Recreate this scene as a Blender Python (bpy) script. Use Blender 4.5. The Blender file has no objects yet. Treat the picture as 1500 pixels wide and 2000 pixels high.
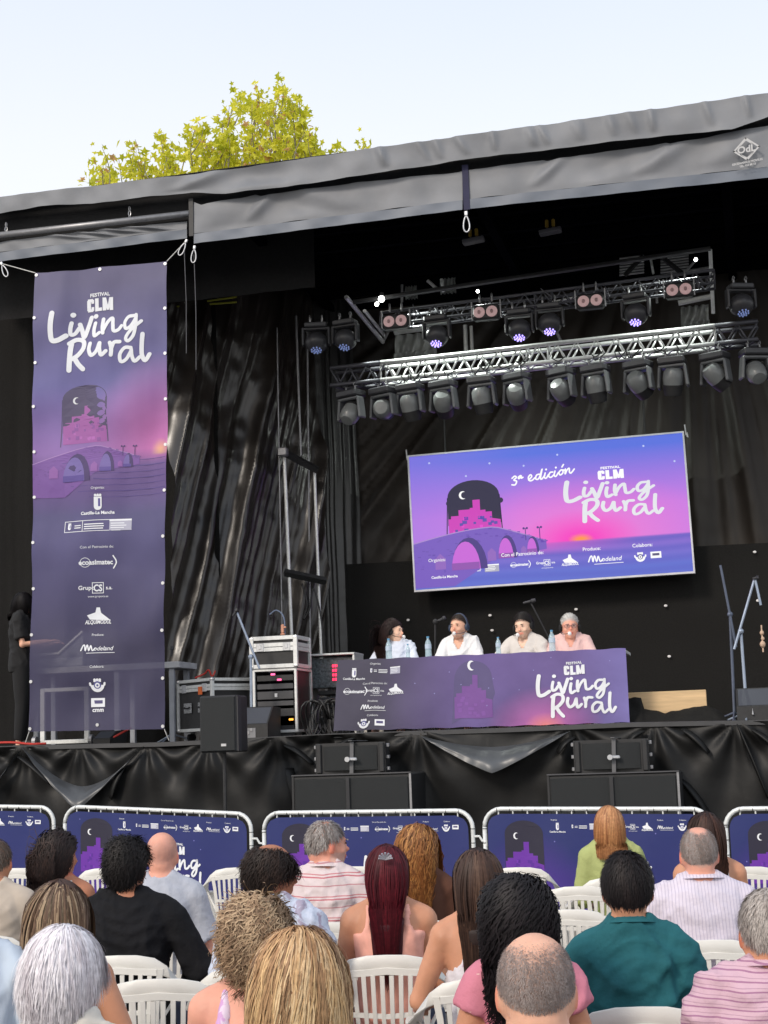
import bpy, bmesh, math, random
import numpy as np
from mathutils import Vector, Matrix, noise
from mathutils.geometry import tessellate_polygon

# ------------------------------------------------------------------ camera, light, exposure
SC = bpy.context.scene
COL = SC.collection
PW, PH, F = 1500.0, 2000.0, 3000.0
CAM = Vector((0.0, 0.0, 1.67))
YAW, PITCH, ROLL = math.radians(13.5), math.atan(460.0 / F), 0.034
fw = Vector((-math.sin(YAW) * math.cos(PITCH), math.cos(YAW) * math.cos(PITCH), math.sin(PITCH)))
r0 = Vector((math.cos(YAW), math.sin(YAW), 0.0))
u0 = r0.cross(fw)
RT = r0 * math.cos(ROLL) - u0 * math.sin(ROLL)
UP = u0 * math.cos(ROLL) + r0 * math.sin(ROLL)
cd = bpy.data.cameras.new('camera')
cam = bpy.data.objects.new('camera', cd)
COL.objects.link(cam)
cd.sensor_fit = 'VERTICAL'
cd.sensor_height = 36.0
cd.sensor_width = 27.0
cd.lens = 36.0 * F / PH
cd.clip_start = 0.05
cd.clip_end = 2000
M = Matrix((RT, UP, -fw)).transposed().to_4x4()
M.translation = CAM
cam.matrix_world = M
SC.camera = cam

SUN_EL, SUN_AZ = math.radians(34), math.radians(205)      # azimuth clockwise from +Y, behind the viewer
w = bpy.data.worlds.new('World')
SC.world = w
w.use_nodes = True
nt = w.node_tree
nt.nodes.clear()
wo = nt.nodes.new('ShaderNodeOutputWorld')
bg = nt.nodes.new('ShaderNodeBackground')
sky = nt.nodes.new('ShaderNodeTexSky')
sky.sky_type = 'NISHITA'
sky.sun_disc = False
sky.sun_elevation = SUN_EL
sky.sun_rotation = SUN_AZ
sky.air_density = 1.0
sky.dust_density = 3.0
sky.ozone_density = 1.0
mx = nt.nodes.new('ShaderNodeMix')
mx.data_type = 'RGBA'
mx.inputs[0].default_value = 0.72
wtc = nt.nodes.new('ShaderNodeTexCoord')
wsp = nt.nodes.new('ShaderNodeSeparateXYZ')
wcl = nt.nodes.new('ShaderNodeTexNoise')                    # faint high veil
wcl.inputs['Scale'].default_value = 1.6
wcl.inputs['Detail'].default_value = 5
wma = nt.nodes.new('ShaderNodeMath')
wma.operation = 'MULTIPLY_ADD'
wma.inputs[1].default_value = .10
wra = nt.nodes.new('ShaderNodeValToRGB')
we = wra.color_ramp.elements
we[0].position = .05
we[0].color = (.88, .88, .875, 1)
we[1].position = .62
we[1].color = (.55, .62, .72, 1)
wm = we.new(.42)
wm.color = (.745, .75, .77, 1)
wsc = nt.nodes.new('ShaderNodeVectorMath')
wsc.operation = 'SCALE'
wsc.inputs['Scale'].default_value = 10.0
nt.links.new(wtc.outputs['Generated'], wsp.inputs[0])
nt.links.new(wtc.outputs['Generated'], wcl.inputs[0])
nt.links.new(wcl.outputs[0], wma.inputs[0])
nt.links.new(wsp.outputs['Z'], wma.inputs[2])
nt.links.new(wma.outputs[0], wra.inputs[0])
nt.links.new(wra.outputs[0], wsc.inputs[0])
nt.links.new(wsc.outputs[0], mx.inputs[7])                  # pale evening haze, whiter towards the horizon
nt.links.new(sky.outputs[0], mx.inputs[6])
nt.links.new(mx.outputs[2], bg.inputs[0])
bg.inputs[1].default_value = 0.12
nt.links.new(bg.outputs[0], wo.inputs[0])
sl = bpy.data.lights.new('sun', 'SUN')
sl.energy = 1.4
sl.angle = math.radians(11)
sl.color = (1.0, 0.90, 0.79)
so = bpy.data.objects.new('sun', sl)
COL.objects.link(so)
sdir = Vector((math.sin(SUN_AZ) * math.cos(SUN_EL), math.cos(SUN_AZ) * math.cos(SUN_EL), math.sin(SUN_EL)))
so.rotation_euler = sdir.to_track_quat('Z', 'Y').to_euler()
SC.view_settings.view_transform = 'Standard'
SC.view_settings.look = 'None'
SC.view_settings.exposure = 0.45
SC.view_settings.gamma = 1.0
SC.view_settings.use_curve_mapping = False

rnd = random.Random(7)
NP = np.random.RandomState(7)


def ray(px, py):
    return fw * F + RT * (px - PW / 2) - UP * (py - PH / 2)


def at(px, py, Y):
    d = ray(px, py)
    return CAM + d * (Y / d.y)


def atz(px, py, z):
    d = ray(px, py)
    return CAM + d * ((z - CAM.z) / d.z)


def at_s(px, py, s):
    return CAM + ray(px, py) / s


# ------------------------------------------------------------------ materials
MATS = {}


def mat(name, col, rough=0.6, metal=0.0, spec=0.5, var=0.12, scale=8.0, bump=0.0, bscale=60.0,
        emit=0.0, ecol=None, sheen=0.0, coat=0.0, alpha=None, stretch=None):
    if name in MATS:
        return MATS[name]
    m = bpy.data.materials.new(name)
    m.use_nodes = True
    t = m.node_tree
    b = t.nodes['Principled BSDF']
    tc = t.nodes.new('ShaderNodeTexCoord')
    n = t.nodes.new('ShaderNodeTexNoise')
    n.inputs['Scale'].default_value = scale
    n.inputs['Detail'].default_value = 5
    src = tc.outputs['Object']
    if stretch:
        mp = t.nodes.new('ShaderNodeMapping')
        mp.inputs['Scale'].default_value = stretch
        t.links.new(src, mp.inputs[0])
        src = mp.outputs[0]
    t.links.new(src, n.inputs[0])
    r = t.nodes.new('ShaderNodeValToRGB')
    r.color_ramp.elements[0].position = 0.3
    r.color_ramp.elements[1].position = 0.7
    c = Vector(col)
    r.color_ramp.elements[0].color = (*(c * (1 - var)), 1)
    r.color_ramp.elements[1].color = (*(c * (1 + var)), 1)
    t.links.new(n.outputs[0], r.inputs[0])
    t.links.new(r.outputs[0], b.inputs['Base Color'])
    b.inputs['Roughness'].default_value = rough
    b.inputs['Metallic'].default_value = metal
    b.inputs['Specular IOR Level'].default_value = spec
    b.inputs['Sheen Weight'].default_value = sheen
    b.inputs['Coat Weight'].default_value = coat
    if bump:
        n2 = t.nodes.new('ShaderNodeTexNoise')
        n2.inputs['Scale'].default_value = bscale
        n2.inputs['Detail'].default_value = 4
        t.links.new(src, n2.inputs[0])
        bp = t.nodes.new('ShaderNodeBump')
        bp.inputs['Strength'].default_value = bump
        bp.inputs['Distance'].default_value = 0.02
        t.links.new(n2.outputs[0], bp.inputs['Height'])
        t.links.new(bp.outputs[0], b.inputs['Normal'])
    if emit:
        b.inputs['Emission Color'].default_value = (*(ecol or col), 1)
        b.inputs['Emission Strength'].default_value = emit
    if alpha is not None:
        add_alpha(t, b, alpha)
    MATS[name] = m
    return m


def add_alpha(t, b, alpha):
    out = t.nodes['Material Output']
    tr = t.nodes.new('ShaderNodeBsdfTransparent')
    ms = t.nodes.new('ShaderNodeMixShader')
    ms.inputs[0].default_value = alpha
    t.links.new(tr.outputs[0], ms.inputs[1])
    t.links.new(b.outputs[0], ms.inputs[2])
    t.links.new(ms.outputs[0], out.inputs[0])


def mat_attr(name, rough=0.5, spec=0.5, emit=0.0, alpha=None, var=0.1, scale=40.0, bump=0.0, bscale=120.0, sss=0.0,
             stretch=None):
    """colour taken from the mesh's own colour attribute (flat print, skin, hair), varied by noise"""
    if name in MATS:
        return MATS[name]
    m = bpy.data.materials.new(name)
    m.use_nodes = True
    t = m.node_tree
    b = t.nodes['Principled BSDF']
    a = t.nodes.new('ShaderNodeAttribute')
    a.attribute_name = 'Col'
    tc = t.nodes.new('ShaderNodeTexCoord')
    n = t.nodes.new('ShaderNodeTexNoise')
    n.inputs['Scale'].default_value = scale
    n.inputs['Detail'].default_value = 5
    src = tc.outputs['Object']
    if stretch:
        mp = t.nodes.new('ShaderNodeMapping')
        mp.inputs['Scale'].default_value = stretch
        t.links.new(src, mp.inputs[0])
        src = mp.outputs[0]
    t.links.new(src, n.inputs[0])
    mr = t.nodes.new('ShaderNodeMapRange')
    mr.inputs[1].default_value = 0.3
    mr.inputs[2].default_value = 0.7
    mr.inputs[3].default_value = 1 - var
    mr.inputs[4].default_value = 1 + var
    t.links.new(n.outputs[0], mr.inputs[0])
    vm = t.nodes.new('ShaderNodeVectorMath')
    vm.operation = 'SCALE'
    t.links.new(a.outputs['Color'], vm.inputs[0])
    t.links.new(mr.outputs[0], vm.inputs['Scale'])
    if emit:
        b.inputs['Base Color'].default_value = (0.02, 0.02, 0.02, 1)
        t.links.new(vm.outputs[0], b.inputs['Emission Color'])
        b.inputs['Emission Strength'].default_value = emit
    else:
        t.links.new(vm.outputs[0], b.inputs['Base Color'])
    b.inputs['Roughness'].default_value = rough
    b.inputs['Specular IOR Level'].default_value = spec
    if sss:
        b.inputs['Subsurface Weight'].default_value = sss
        b.inputs['Subsurface Radius'].default_value = (0.012, 0.005, 0.003)
    if bump:
        n2 = t.nodes.new('ShaderNodeTexNoise')
        n2.inputs['Scale'].default_value = bscale
        t.links.new(src, n2.inputs[0])
        bp = t.nodes.new('ShaderNodeBump')
        bp.inputs['Strength'].default_value = bump
        bp.inputs['Distance'].default_value = 0.01
        t.links.new(n2.outputs[0], bp.inputs['Height'])
        t.links.new(bp.outputs[0], b.inputs['Normal'])
    if alpha is not None:
        add_alpha(t, b, alpha)
    MATS[name] = m
    return m


def mat_stripe(name, base, stripes, axis='Z', period=0.05, rough=0.85):
    """woven cloth with stripes: stripes = [(from, to, colour)] in fractions of the period"""
    if name in MATS:
        return MATS[name]
    m = bpy.data.materials.new(name)
    m.use_nodes = True
    t = m.node_tree
    b = t.nodes['Principled BSDF']
    tc = t.nodes.new('ShaderNodeTexCoord')
    sp = t.nodes.new('ShaderNodeSeparateXYZ')
    t.links.new(tc.outputs['Object'], sp.inputs[0])
    nz = t.nodes.new('ShaderNodeTexNoise')
    nz.inputs['Scale'].default_value = 5
    t.links.new(tc.outputs['Object'], nz.inputs[0])
    ad = t.nodes.new('ShaderNodeMath')
    ad.operation = 'MULTIPLY_ADD'
    ad.inputs[1].default_value = 0.03
    t.links.new(nz.outputs[0], ad.inputs[0])
    t.links.new(sp.outputs[axis], ad.inputs[2])
    dv = t.nodes.new('ShaderNodeMath')
    dv.operation = 'DIVIDE'
    dv.inputs[1].default_value = period
    t.links.new(ad.outputs[0], dv.inputs[0])
    fr = t.nodes.new('ShaderNodeMath')
    fr.operation = 'FRACT'
    t.links.new(dv.outputs[0], fr.inputs[0])
    cr = t.nodes.new('ShaderNodeValToRGB')
    cr.color_ramp.interpolation = 'CONSTANT'
    e = cr.color_ramp.elements
    e[0].position = 0
    e[0].color = (*base, 1)
    e[1].position = 0.999
    e[1].color = (*base, 1)
    for a0, a1, c in stripes:
        x = e.new(a0)
        x.color = (*c, 1)
        x = e.new(a1)
        x.color = (*base, 1)
    t.links.new(fr.outputs[0], cr.inputs[0])
    t.links.new(cr.outputs[0], b.inputs['Base Color'])
    fw_n = t.nodes.new('ShaderNodeTexNoise')
    fw_n.inputs['Scale'].default_value = 26
    fw_n.inputs['Detail'].default_value = 6
    t.links.new(tc.outputs['Object'], fw_n.inputs[0])
    fb = t.nodes.new('ShaderNodeBump')
    fb.inputs['Strength'].default_value = .35
    fb.inputs['Distance'].default_value = .02
    t.links.new(fw_n.outputs[0], fb.inputs['Height'])
    t.links.new(fb.outputs[0], b.inputs['Normal'])
    b.inputs['Roughness'].default_value = rough
    b.inputs['Specular IOR Level'].default_value = 0.2
    MATS[name] = m
    return m


def mat_blotch(name, base, spot, scale=12.0, lo=0.6, hi=0.63, rough=0.85):
    if name in MATS:
        return MATS[name]
    m = bpy.data.materials.new(name)
    m.use_nodes = True
    t = m.node_tree
    b = t.nodes['Principled BSDF']
    tc = t.nodes.new('ShaderNodeTexCoord')
    n = t.nodes.new('ShaderNodeTexNoise')
    n.inputs['Scale'].default_value = scale
    n.inputs['Detail'].default_value = 3
    n.inputs['Distortion'].default_value = 1.0
    t.links.new(tc.outputs['Object'], n.inputs[0])
    r = t.nodes.new('ShaderNodeValToRGB')
    r.color_ramp.elements[0].position = lo
    r.color_ramp.elements[0].color = (*base, 1)
    r.color_ramp.elements[1].position = hi
    r.color_ramp.elements[1].color = (*spot, 1)
    t.links.new(n.outputs[0], r.inputs[0])
    t.links.new(r.outputs[0], b.inputs['Base Color'])
    fw_n = t.nodes.new('ShaderNodeTexNoise')
    fw_n.inputs['Scale'].default_value = 26
    fw_n.inputs['Detail'].default_value = 6
    t.links.new(tc.outputs['Object'], fw_n.inputs[0])
    fb = t.nodes.new('ShaderNodeBump')
    fb.inputs['Strength'].default_value = .35
    fb.inputs['Distance'].default_value = .02
    t.links.new(fw_n.outputs[0], fb.inputs['Height'])
    t.links.new(fb.outputs[0], b.inputs['Normal'])
    b.inputs['Roughness'].default_value = rough
    b.inputs['Specular IOR Level'].default_value = 0.2
    MATS[name] = m
    return m


# ------------------------------------------------------------------ mesh helpers
def tag(o, label=None, cat=None, group=None, kind=None):
    if label:
        o['label'] = label
    if cat:
        o['category'] = cat
    if group:
        o['group'] = group
    if kind:
        o['kind'] = kind
    return o


def empty(name, loc, rz=0.0, label=None, cat=None, group=None):
    o = bpy.data.objects.new(name, None)
    o.empty_display_size = 0.1
    COL.objects.link(o)
    o.location = loc
    o.rotation_euler = (0, 0, rz)
    return tag(o, label, cat, group)


def link(name, me, m=None, parent=None):
    if m is not None and not me.materials:
        me.materials.append(m)
    o = bpy.data.objects.new(name, me)
    COL.objects.link(o)
    if parent is not None:
        o.parent = parent
    return o


def copy_tree(o, parent=None):
    c = o.copy()
    COL.objects.link(c)
    c.parent = parent
    for ch in list(o.children):
        copy_tree(ch, c)
    return c


class MB:
    def __init__(s):
        s.v, s.f, s.c = [], [], []

    def add(s, vs, fs, col=None):
        n = len(s.v)
        s.v += [tuple(p) for p in vs]
        s.f += [tuple(i + n for i in f) for f in fs]
        s.c += [col] * len(fs)
        return s

    def box(s, c, d, rot=None, bev=0.0, col=None):
        x, y, z = d[0] / 2, d[1] / 2, d[2] / 2
        if bev <= 0:
            vs = [(i * x, j * y, k * z) for k in (-1, 1) for j in (-1, 1) for i in (-1, 1)]
            fs = [(0, 2, 3, 1), (4, 5, 7, 6), (0, 1, 5, 4), (2, 6, 7, 3), (0, 4, 6, 2), (1, 3, 7, 5)]
        else:
            b = min(bev, x * .9, y * .9, z * .9)
            vs, idx = [], {}
            for i in (-1, 1):
                for j in (-1, 1):
                    for k in (-1, 1):
                        for a in range(3):
                            p = [i * x, j * y, k * z]
                            for q in range(3):
                                if q != a:
                                    p[q] -= (i, j, k)[q] * b
                            idx[(i, j, k, a)] = len(vs)
                            vs.append(tuple(p))
            fs = []
            for a in range(3):
                o1, o2 = [q for q in range(3) if q != a]
                for sg in (-1, 1):
                    quad = []
                    for (p, q) in ((-1, -1), (1, -1), (1, 1), (-1, 1)):
                        k = [0, 0, 0]
                        k[a], k[o1], k[o2] = sg, p, q
                        quad.append(idx[(*k, a)])
                    fs.append(tuple(quad))
                for p in (-1, 1):
                    for q in (-1, 1):
                        k0, k1 = [0, 0, 0], [0, 0, 0]
                        k0[a], k0[o1], k0[o2] = -1, p, q
                        k1[a], k1[o1], k1[o2] = 1, p, q
                        fs.append((idx[(*k0, o1)], idx[(*k1, o1)], idx[(*k1, o2)], idx[(*k0, o2)]))
            for i in (-1, 1):
                for j in (-1, 1):
                    for k in (-1, 1):
                        fs.append((idx[(i, j, k, 0)], idx[(i, j, k, 1)], idx[(i, j, k, 2)]))
        R = rot if rot is not None else Matrix.Identity(3)
        c = Vector(c)
        return s.add([R @ Vector(p) + c for p in vs], fs, col)

    def tube(s, pts, r, n=8, cap=True, col=None, flat=None):
        pts = [Vector(p) for p in pts]
        if not hasattr(r, '__len__'):
            r = [r] * len(pts)
        vs, fs = [], []
        ref = None
        for i, p in enumerate(pts):
            t = (pts[min(i + 1, len(pts) - 1)] - pts[max(i - 1, 0)]).normalized()
            if ref is None:
                ref = Vector((0, 0, 1)) if abs(t.z) < 0.9 else Vector((1, 0, 0))
            a = (ref - t * ref.dot(t)).normalized()
            b = t.cross(a)
            ref = a
            ra, rb = (r[i] if hasattr(r[i], '__len__') else (r[i], r[i]))
            for k in range(n):
                th = 2 * math.pi * k / n
                vs.append(p + a * math.cos(th) * ra + b * math.sin(th) * rb)
        for i in range(len(pts) - 1):
            for k in range(n):
                k2 = (k + 1) % n
                fs.append((i * n + k, i * n + k2, (i + 1) * n + k2, (i + 1) * n + k))
        if cap:
            fs.append(tuple(range(n))[::-1])
            fs.append(tuple((len(pts) - 1) * n + k for k in range(n)))
        return s.add(vs, fs, col)

    def ell(s, c, r, rot=None, nu=14, nv=9, col=None):
        c = Vector(c)
        R = rot if rot is not None else Matrix.Identity(3)
        if not hasattr(r, '__len__'):
            r = (r, r, r)
        vs = [R @ Vector((0, 0, -r[2])) + c]
        for j in range(1, nv):
            ph = -math.pi / 2 + math.pi * j / nv
            for i in range(nu):
                th = 2 * math.pi * i / nu
                vs.append(R @ Vector((r[0] * math.cos(ph) * math.cos(th), r[1] * math.cos(ph) * math.sin(th),
                                      r[2] * math.sin(ph))) + c)
        vs.append(R @ Vector((0, 0, r[2])) + c)
        fs = []
        for i in range(nu):
            fs.append((0, 1 + (i + 1) % nu, 1 + i))
            fs.append((len(vs) - 1, 1 + (nv - 2) * nu + i, 1 + (nv - 2) * nu + (i + 1) % nu))
        for j in range(nv - 2):
            for i in range(nu):
                a, b = 1 + j * nu + i, 1 + j * nu + (i + 1) % nu
                fs.append((a, b, b + nu, a + nu))
        return s.add(vs, fs, col)

    def rings(s, rs, n=24, p=2.3, col=None):
        """rs: (z, cx, cy, rx, ry) from bottom to top"""
        vs, fs = [], []
        for z, cx, cy, rx, ry in rs:
            for k in range(n):
                th = 2 * math.pi * k / n
                c_, s_ = math.cos(th), math.sin(th)
                vs.append((cx + rx * math.copysign(abs(c_) ** (2 / p), c_),
                           cy + ry * math.copysign(abs(s_) ** (2 / p), s_), z))
        for i in range(len(rs) - 1):
            for k in range(n):
                k2 = (k + 1) % n
                fs.append((i * n + k, i * n + k2, (i + 1) * n + k2, (i + 1) * n + k))
        fs.append(tuple(range(n))[::-1])
        fs.append(tuple((len(rs) - 1) * n + k for k in range(n)))
        return s.add(vs, fs, col)

    def band(s, pts, wv, nv, half, th, col=None):
        """flat band through pts; wv = width vectors, nv = normals, half width and thickness per point"""
        vs, fs = [], []
        for p, w_, n_, h, t_ in zip(pts, wv, nv, half, th):
            p, w_, n_ = Vector(p), Vector(w_).normalized(), Vector(n_).normalized()
            prof = [(-1, -.3), (-.9, -.5), (.9, -.5), (1, -.3), (1, .3), (.9, .5), (-.9, .5), (-1, .3)]
            for a, b in prof:
                vs.append(p + w_ * a * h + n_ * b * t_)
        n = 8
        for i in range(len(pts) - 1):
            for k in range(n):
                k2 = (k + 1) % n
                fs.append((i * n + k, i * n + k2, (i + 1) * n + k2, (i + 1) * n + k))
        fs.append(tuple(range(n))[::-1])
        fs.append(tuple((len(pts) - 1) * n + k for k in range(n)))
        return s.add(vs, fs, col)

    def mesh(s, name, smooth=False, color=False):
        me = bpy.data.meshes.new(name)
        me.from_pydata(s.v, [], s.f)
        if color:
            a = me.color_attributes.new('Col', 'FLOAT_COLOR', 'CORNER')
            arr = np.ones((len(me.loops), 4), dtype=np.float32)
            li = 0
            for f, c in zip(s.f, s.c):
                arr[li:li + len(f), :3] = c if c is not None else (.5, .5, .5)
                li += len(f)
            a.data.foreach_set('color', arr.ravel())
        if smooth:
            me.polygons.foreach_set('use_smooth', [True] * len(me.polygons))
        me.update()
        return me

    def build(s, name, m, parent=None, smooth=False, color=False, fix=True):
        me = s.mesh(name, smooth, color)
        if fix and not color:
            bm = bmesh.new()
            bm.from_mesh(me)
            bmesh.ops.recalc_face_normals(bm, faces=bm.faces)
            bm.to_mesh(me)
            bm.free()
        return link(name, me, m, parent)


def autosmooth(o, ang=40):
    me = o.data
    me.polygons.foreach_set('use_smooth', [True] * len(me.polygons))
    me.set_sharp_from_angle(angle=math.radians(ang))
    return o


def catmull(pts, n=6):
    pts = [Vector(p) for p in pts]
    if len(pts) < 3:
        return pts
    P = [pts[0] * 2 - pts[1]] + pts + [pts[-1] * 2 - pts[-2]]
    out = []
    for i in range(1, len(P) - 2):
        a, b, c, d = P[i - 1], P[i], P[i + 1], P[i + 2]
        for k in range(n):
            t = k / n
            out.append(0.5 * ((2 * b) + (c - a) * t + (2 * a - 5 * b + 4 * c - d) * t * t + (3 * b - a - 3 * c + d) * t ** 3))
    out.append(pts[-1])
    return out


def grid_sheet(name, fn, nu, nv, m, parent=None, smooth=True, colf=None, thick=0.0):
    """fn(u, v) -> point, u and v in 0..1"""
    vs = [tuple(fn(i / nu, j / nv)) for j in range(nv + 1) for i in range(nu + 1)]
    fs = [(j * (nu + 1) + i, j * (nu + 1) + i + 1, (j + 1) * (nu + 1) + i + 1, (j + 1) * (nu + 1) + i)
          for j in range(nv) for i in range(nu)]
    me = bpy.data.meshes.new(name)
    me.from_pydata(vs, [], fs)
    if colf:
        a = me.color_attributes.new('Col', 'FLOAT_COLOR', 'POINT')
        arr = np.ones((len(vs), 4), dtype=np.float32)
        k = 0
        for j in range(nv + 1):
            for i in range(nu + 1):
                arr[k, :3] = colf(i / nu, j / nv)
                k += 1
        a.data.foreach_set('color', arr.ravel())
    if smooth:
        me.polygons.foreach_set('use_smooth', [True] * len(me.polygons))
    return link(name, me, m, parent)


# ------------------------------------------------------------------ print builder
TXT = {}


def text_tris(s, off=0.0):
    k = (s, off)
    if k in TXT:
        return TXT[k]
    cu = bpy.data.curves.new('text_outline', 'FONT')
    cu.body = s
    cu.offset = off
    cu.resolution_u = 3
    o = bpy.data.objects.new('text_outline', cu)
    COL.objects.link(o)
    dg = bpy.context.evaluated_depsgraph_get()
    me = bpy.data.meshes.new_from_object(o.evaluated_get(dg))
    me.calc_loop_triangles()
    vs = [(v.co.x, v.co.y) for v in me.vertices]
    ts = [tuple(t.vertices) for t in me.loop_triangles]
    bpy.data.objects.remove(o)
    bpy.data.curves.remove(cu)
    bpy.data.meshes.remove(me)
    TXT[k] = (vs, ts)
    return TXT[k]


def lin(r, g, b):
    def f(c):
        c /= 255.0
        return c / 12.92 if c <= .04045 else ((c + .055) / 1.055) ** 2.4
    return (f(r), f(g), f(b))


class Print:
    """flat print in 2D: x right, y DOWN"""

    def __init__(s):
        s.t = []      # (a, b, c, colour, layer)

    def poly(s, pts, col, layer=1):
        vv = [Vector((p[0], p[1], 0)) for p in pts]
        for t in tessellate_polygon([vv]):
            s.t.append((pts[t[0]], pts[t[1]], pts[t[2]], col, layer))

    def rect(s, x0, y0, x1, y1, col, layer=1):
        s.poly([(x0, y0), (x1, y0), (x1, y1), (x0, y1)], col, layer)

    def disc(s, x, y, r, col, layer=1, n=16, ry=None, a0=0, a1=2 * math.pi):
        ry = ry or r
        pts = [(x + r * math.cos(a0 + (a1 - a0) * k / n), y + ry * math.sin(a0 + (a1 - a0) * k / n)) for k in range(n + 1)]
        for k in range(n):
            s.t.append(((x, y), pts[k], pts[k + 1], col, layer))

    def stroke(s, pts, wd, col, layer=2, smooth=5, cap=True):
        P = catmull([(p[0], p[1], 0) for p in pts], smooth) if smooth else [Vector((p[0], p[1], 0)) for p in pts]
        h = wd / 2
        L, R = [], []
        for i, p in enumerate(P):
            t = (P[min(i + 1, len(P) - 1)] - P[max(i - 1, 0)])
            t = t.normalized() if t.length > 1e-9 else Vector((1, 0, 0))
            nrm = Vector((-t.y, t.x, 0))
            L.append(p + nrm * h)
            R.append(p - nrm * h)
        for i in range(len(P) - 1):
            s.t.append((L[i][:2], R[i][:2], R[i + 1][:2], col, layer))
            s.t.append((L[i][:2], R[i + 1][:2], L[i + 1][:2], col, layer))
        if cap:
            s.disc(P[0].x, P[0].y, h, col, layer, 10)
            s.disc(P[-1].x, P[-1].y, h, col, layer, 10)

    def text(s, st, x, y, size, col, layer=2, off=0.0, align='c', sx=1.0, rot=0.0, shear=0.0):
        vs, ts = text_tris(st, off)
        if not vs:
            return
        wv = max(v[0] for v in vs)
        ox = {'c': -wv / 2, 'l': 0, 'r': -wv}[align]
        cr, sr = math.cos(rot), math.sin(rot)
        out = []
        for a, b in vs:
            X = (a + ox + b * shear) * size * sx
            Y = b * size
            out.append((x + X * cr - Y * sr, y - (X * sr + Y * cr)))
        for t in ts:
            s.t.append((out[t[0]], out[t[1]], out[t[2]], col, layer))

    def merge(s, o, ox, oy, sx, sy, lay=0):
        for a, b, c, col, l in o.t:
            s.t.append(((ox + a[0] * sx, oy + a[1] * sy), (ox + b[0] * sx, oy + b[1] * sy),
                        (ox + c[0] * sx, oy + c[1] * sy), col, l + lay))

    def build(s, name, surf, m, parent, maxe=None, step=0.0012):
        mb = MB()
        st = list(s.t)
        while st:
            a, b, c, col, l = st.pop()
            if maxe:
                e = [(math.dist(a, b), a, b, c), (math.dist(b, c), b, c, a), (math.dist(c, a), c, a, b)]
                d, p, q, r_ = max(e, key=lambda z: z[0])
                if d > maxe:
                    mm = ((p[0] + q[0]) / 2, (p[1] + q[1]) / 2)
                    st.append((p, mm, r_, col, l))
                    st.append((mm, q, r_, col, l))
                    continue
            A, B, C_ = surf(a[0], a[1], l * step), surf(b[0], b[1], l * step), surf(c[0], c[1], l * step)
            mb.add([A, B, C_], [(0, 1, 2)], col)
        return mb.build(name, m, parent, color=True)


WHITE = (0.78, 0.80, 0.84)
# the brush lettering, laid out in a box about 800 x 530 (y down)
def lettering(col=WHITE, w1=36):
    p = Print()
    S = lambda pts, k=1.0: p.stroke([(a - 390, b - 440) for a, b in pts], w1 * k, col, 5)
    S([(420, 462), (408, 540), (404, 620), (414, 688), (460, 690), (520, 655)], 1.15)
    S([(562, 548), (552, 600), (556, 645), (586, 640), (618, 590)], .85)
    p.disc(575 - 390, 482 - 440, 21, col, 5)
    S([(622, 562), (640, 620), (658, 676), (685, 600), (712, 512)], .95)
    S([(745, 565), (735, 625), (744, 675), (782, 655)], .85)
    p.disc(748 - 390, 508 - 440, 20, col, 5)
    S([(812, 540), (806, 600), (812, 660)], .85)
    S([(812, 640), (845, 570), (884, 535), (890, 590), (898, 645), (935, 640), (962, 608)], .8)
    S([(1062, 535), (1020, 540), (990, 585), (1000, 636), (1040, 620), (1078, 560), (1082, 528)], .78)
    S([(1082, 530), (1078, 620), (1060, 700), (1020, 742), (1000, 715), (1040, 655), (1122, 585)], .78)
    S([(562, 720), (552, 800), (545, 948)], 1.1)
    S([(545, 722), (600, 692), (652, 708), (655, 765), (612, 825), (560, 858)], 1.0)
    S([(588, 850), (615, 900), (652, 945)], 1.05)
    S([(708, 735), (700, 790), (722, 838), (765, 810), (790, 745)], .9)
    S([(792, 745), (792, 800), (805, 848), (842, 815)], .85)
    S([(872, 745), (884, 795), (880, 850)], .85)
    S([(882, 800), (905, 745), (950, 742)], .85)
    S([(1040, 800), (990, 796), (950, 845), (955, 905), (1000, 890), (1042, 825)], .8)
    S([(1042, 812), (1046, 870), (1066, 912), (1105, 880)], .8)
    S([(1130, 692), (1122, 780), (1122, 865), (1145, 912), (1178, 862)], .9)
    return p


LETT = lettering()


def wordmark(p, x, y, wdt, hgt, col=WHITE, heads=True, k=1.0):
    """the festival mark: small FESTIVAL, heavy CLM, brush lettering below; x,y top left of brush lettering"""
    sx, sy = wdt / 800.0, hgt / 530.0
    p.merge(LETT, x, y, sx, sy)
    if heads:
        cx = x + 393 * sx
        cx -= 14 * sx

        def G(x0_, y0_, x1_, y1_):
            p.rect(cx + x0_ * sx, y + y0_ * sy, cx + x1_ * sx, y + y1_ * sy, col, 5)
        # heavy condensed letters C L M
        G(-92, -70, -62, 14)
        G(-86, -82, -44, -56)
        G(-86, 2, -44, 26)
        G(-58, -74, -36, -42)
        G(-58, -14, -36, 18)
        G(-28, -82, 2, 26)
        G(-28, -2, 28, 26)
        for q_ in ([(34, -82), (62, -82), (70, -30), (62, 26), (34, 26)], [(92, -82), (120, -82), (120, 26), (92, 26), (84, -30)]):
            p.poly([(cx + a * sx, y + b * sy) for a, b in q_], col, 5)
        p.poly([(cx + a * sx, y + b * sy) for a, b in [(56, -82), (64, -82), (77, -20), (90, -82), (98, -82), (86, 22), (68, 22)]], col, 6)
        p.text('FESTIVAL', cx + 14 * sx, y - 98 * sy, 40 * sy, col, 5, 0.035, sx=1.0 * sx / sy)


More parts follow.
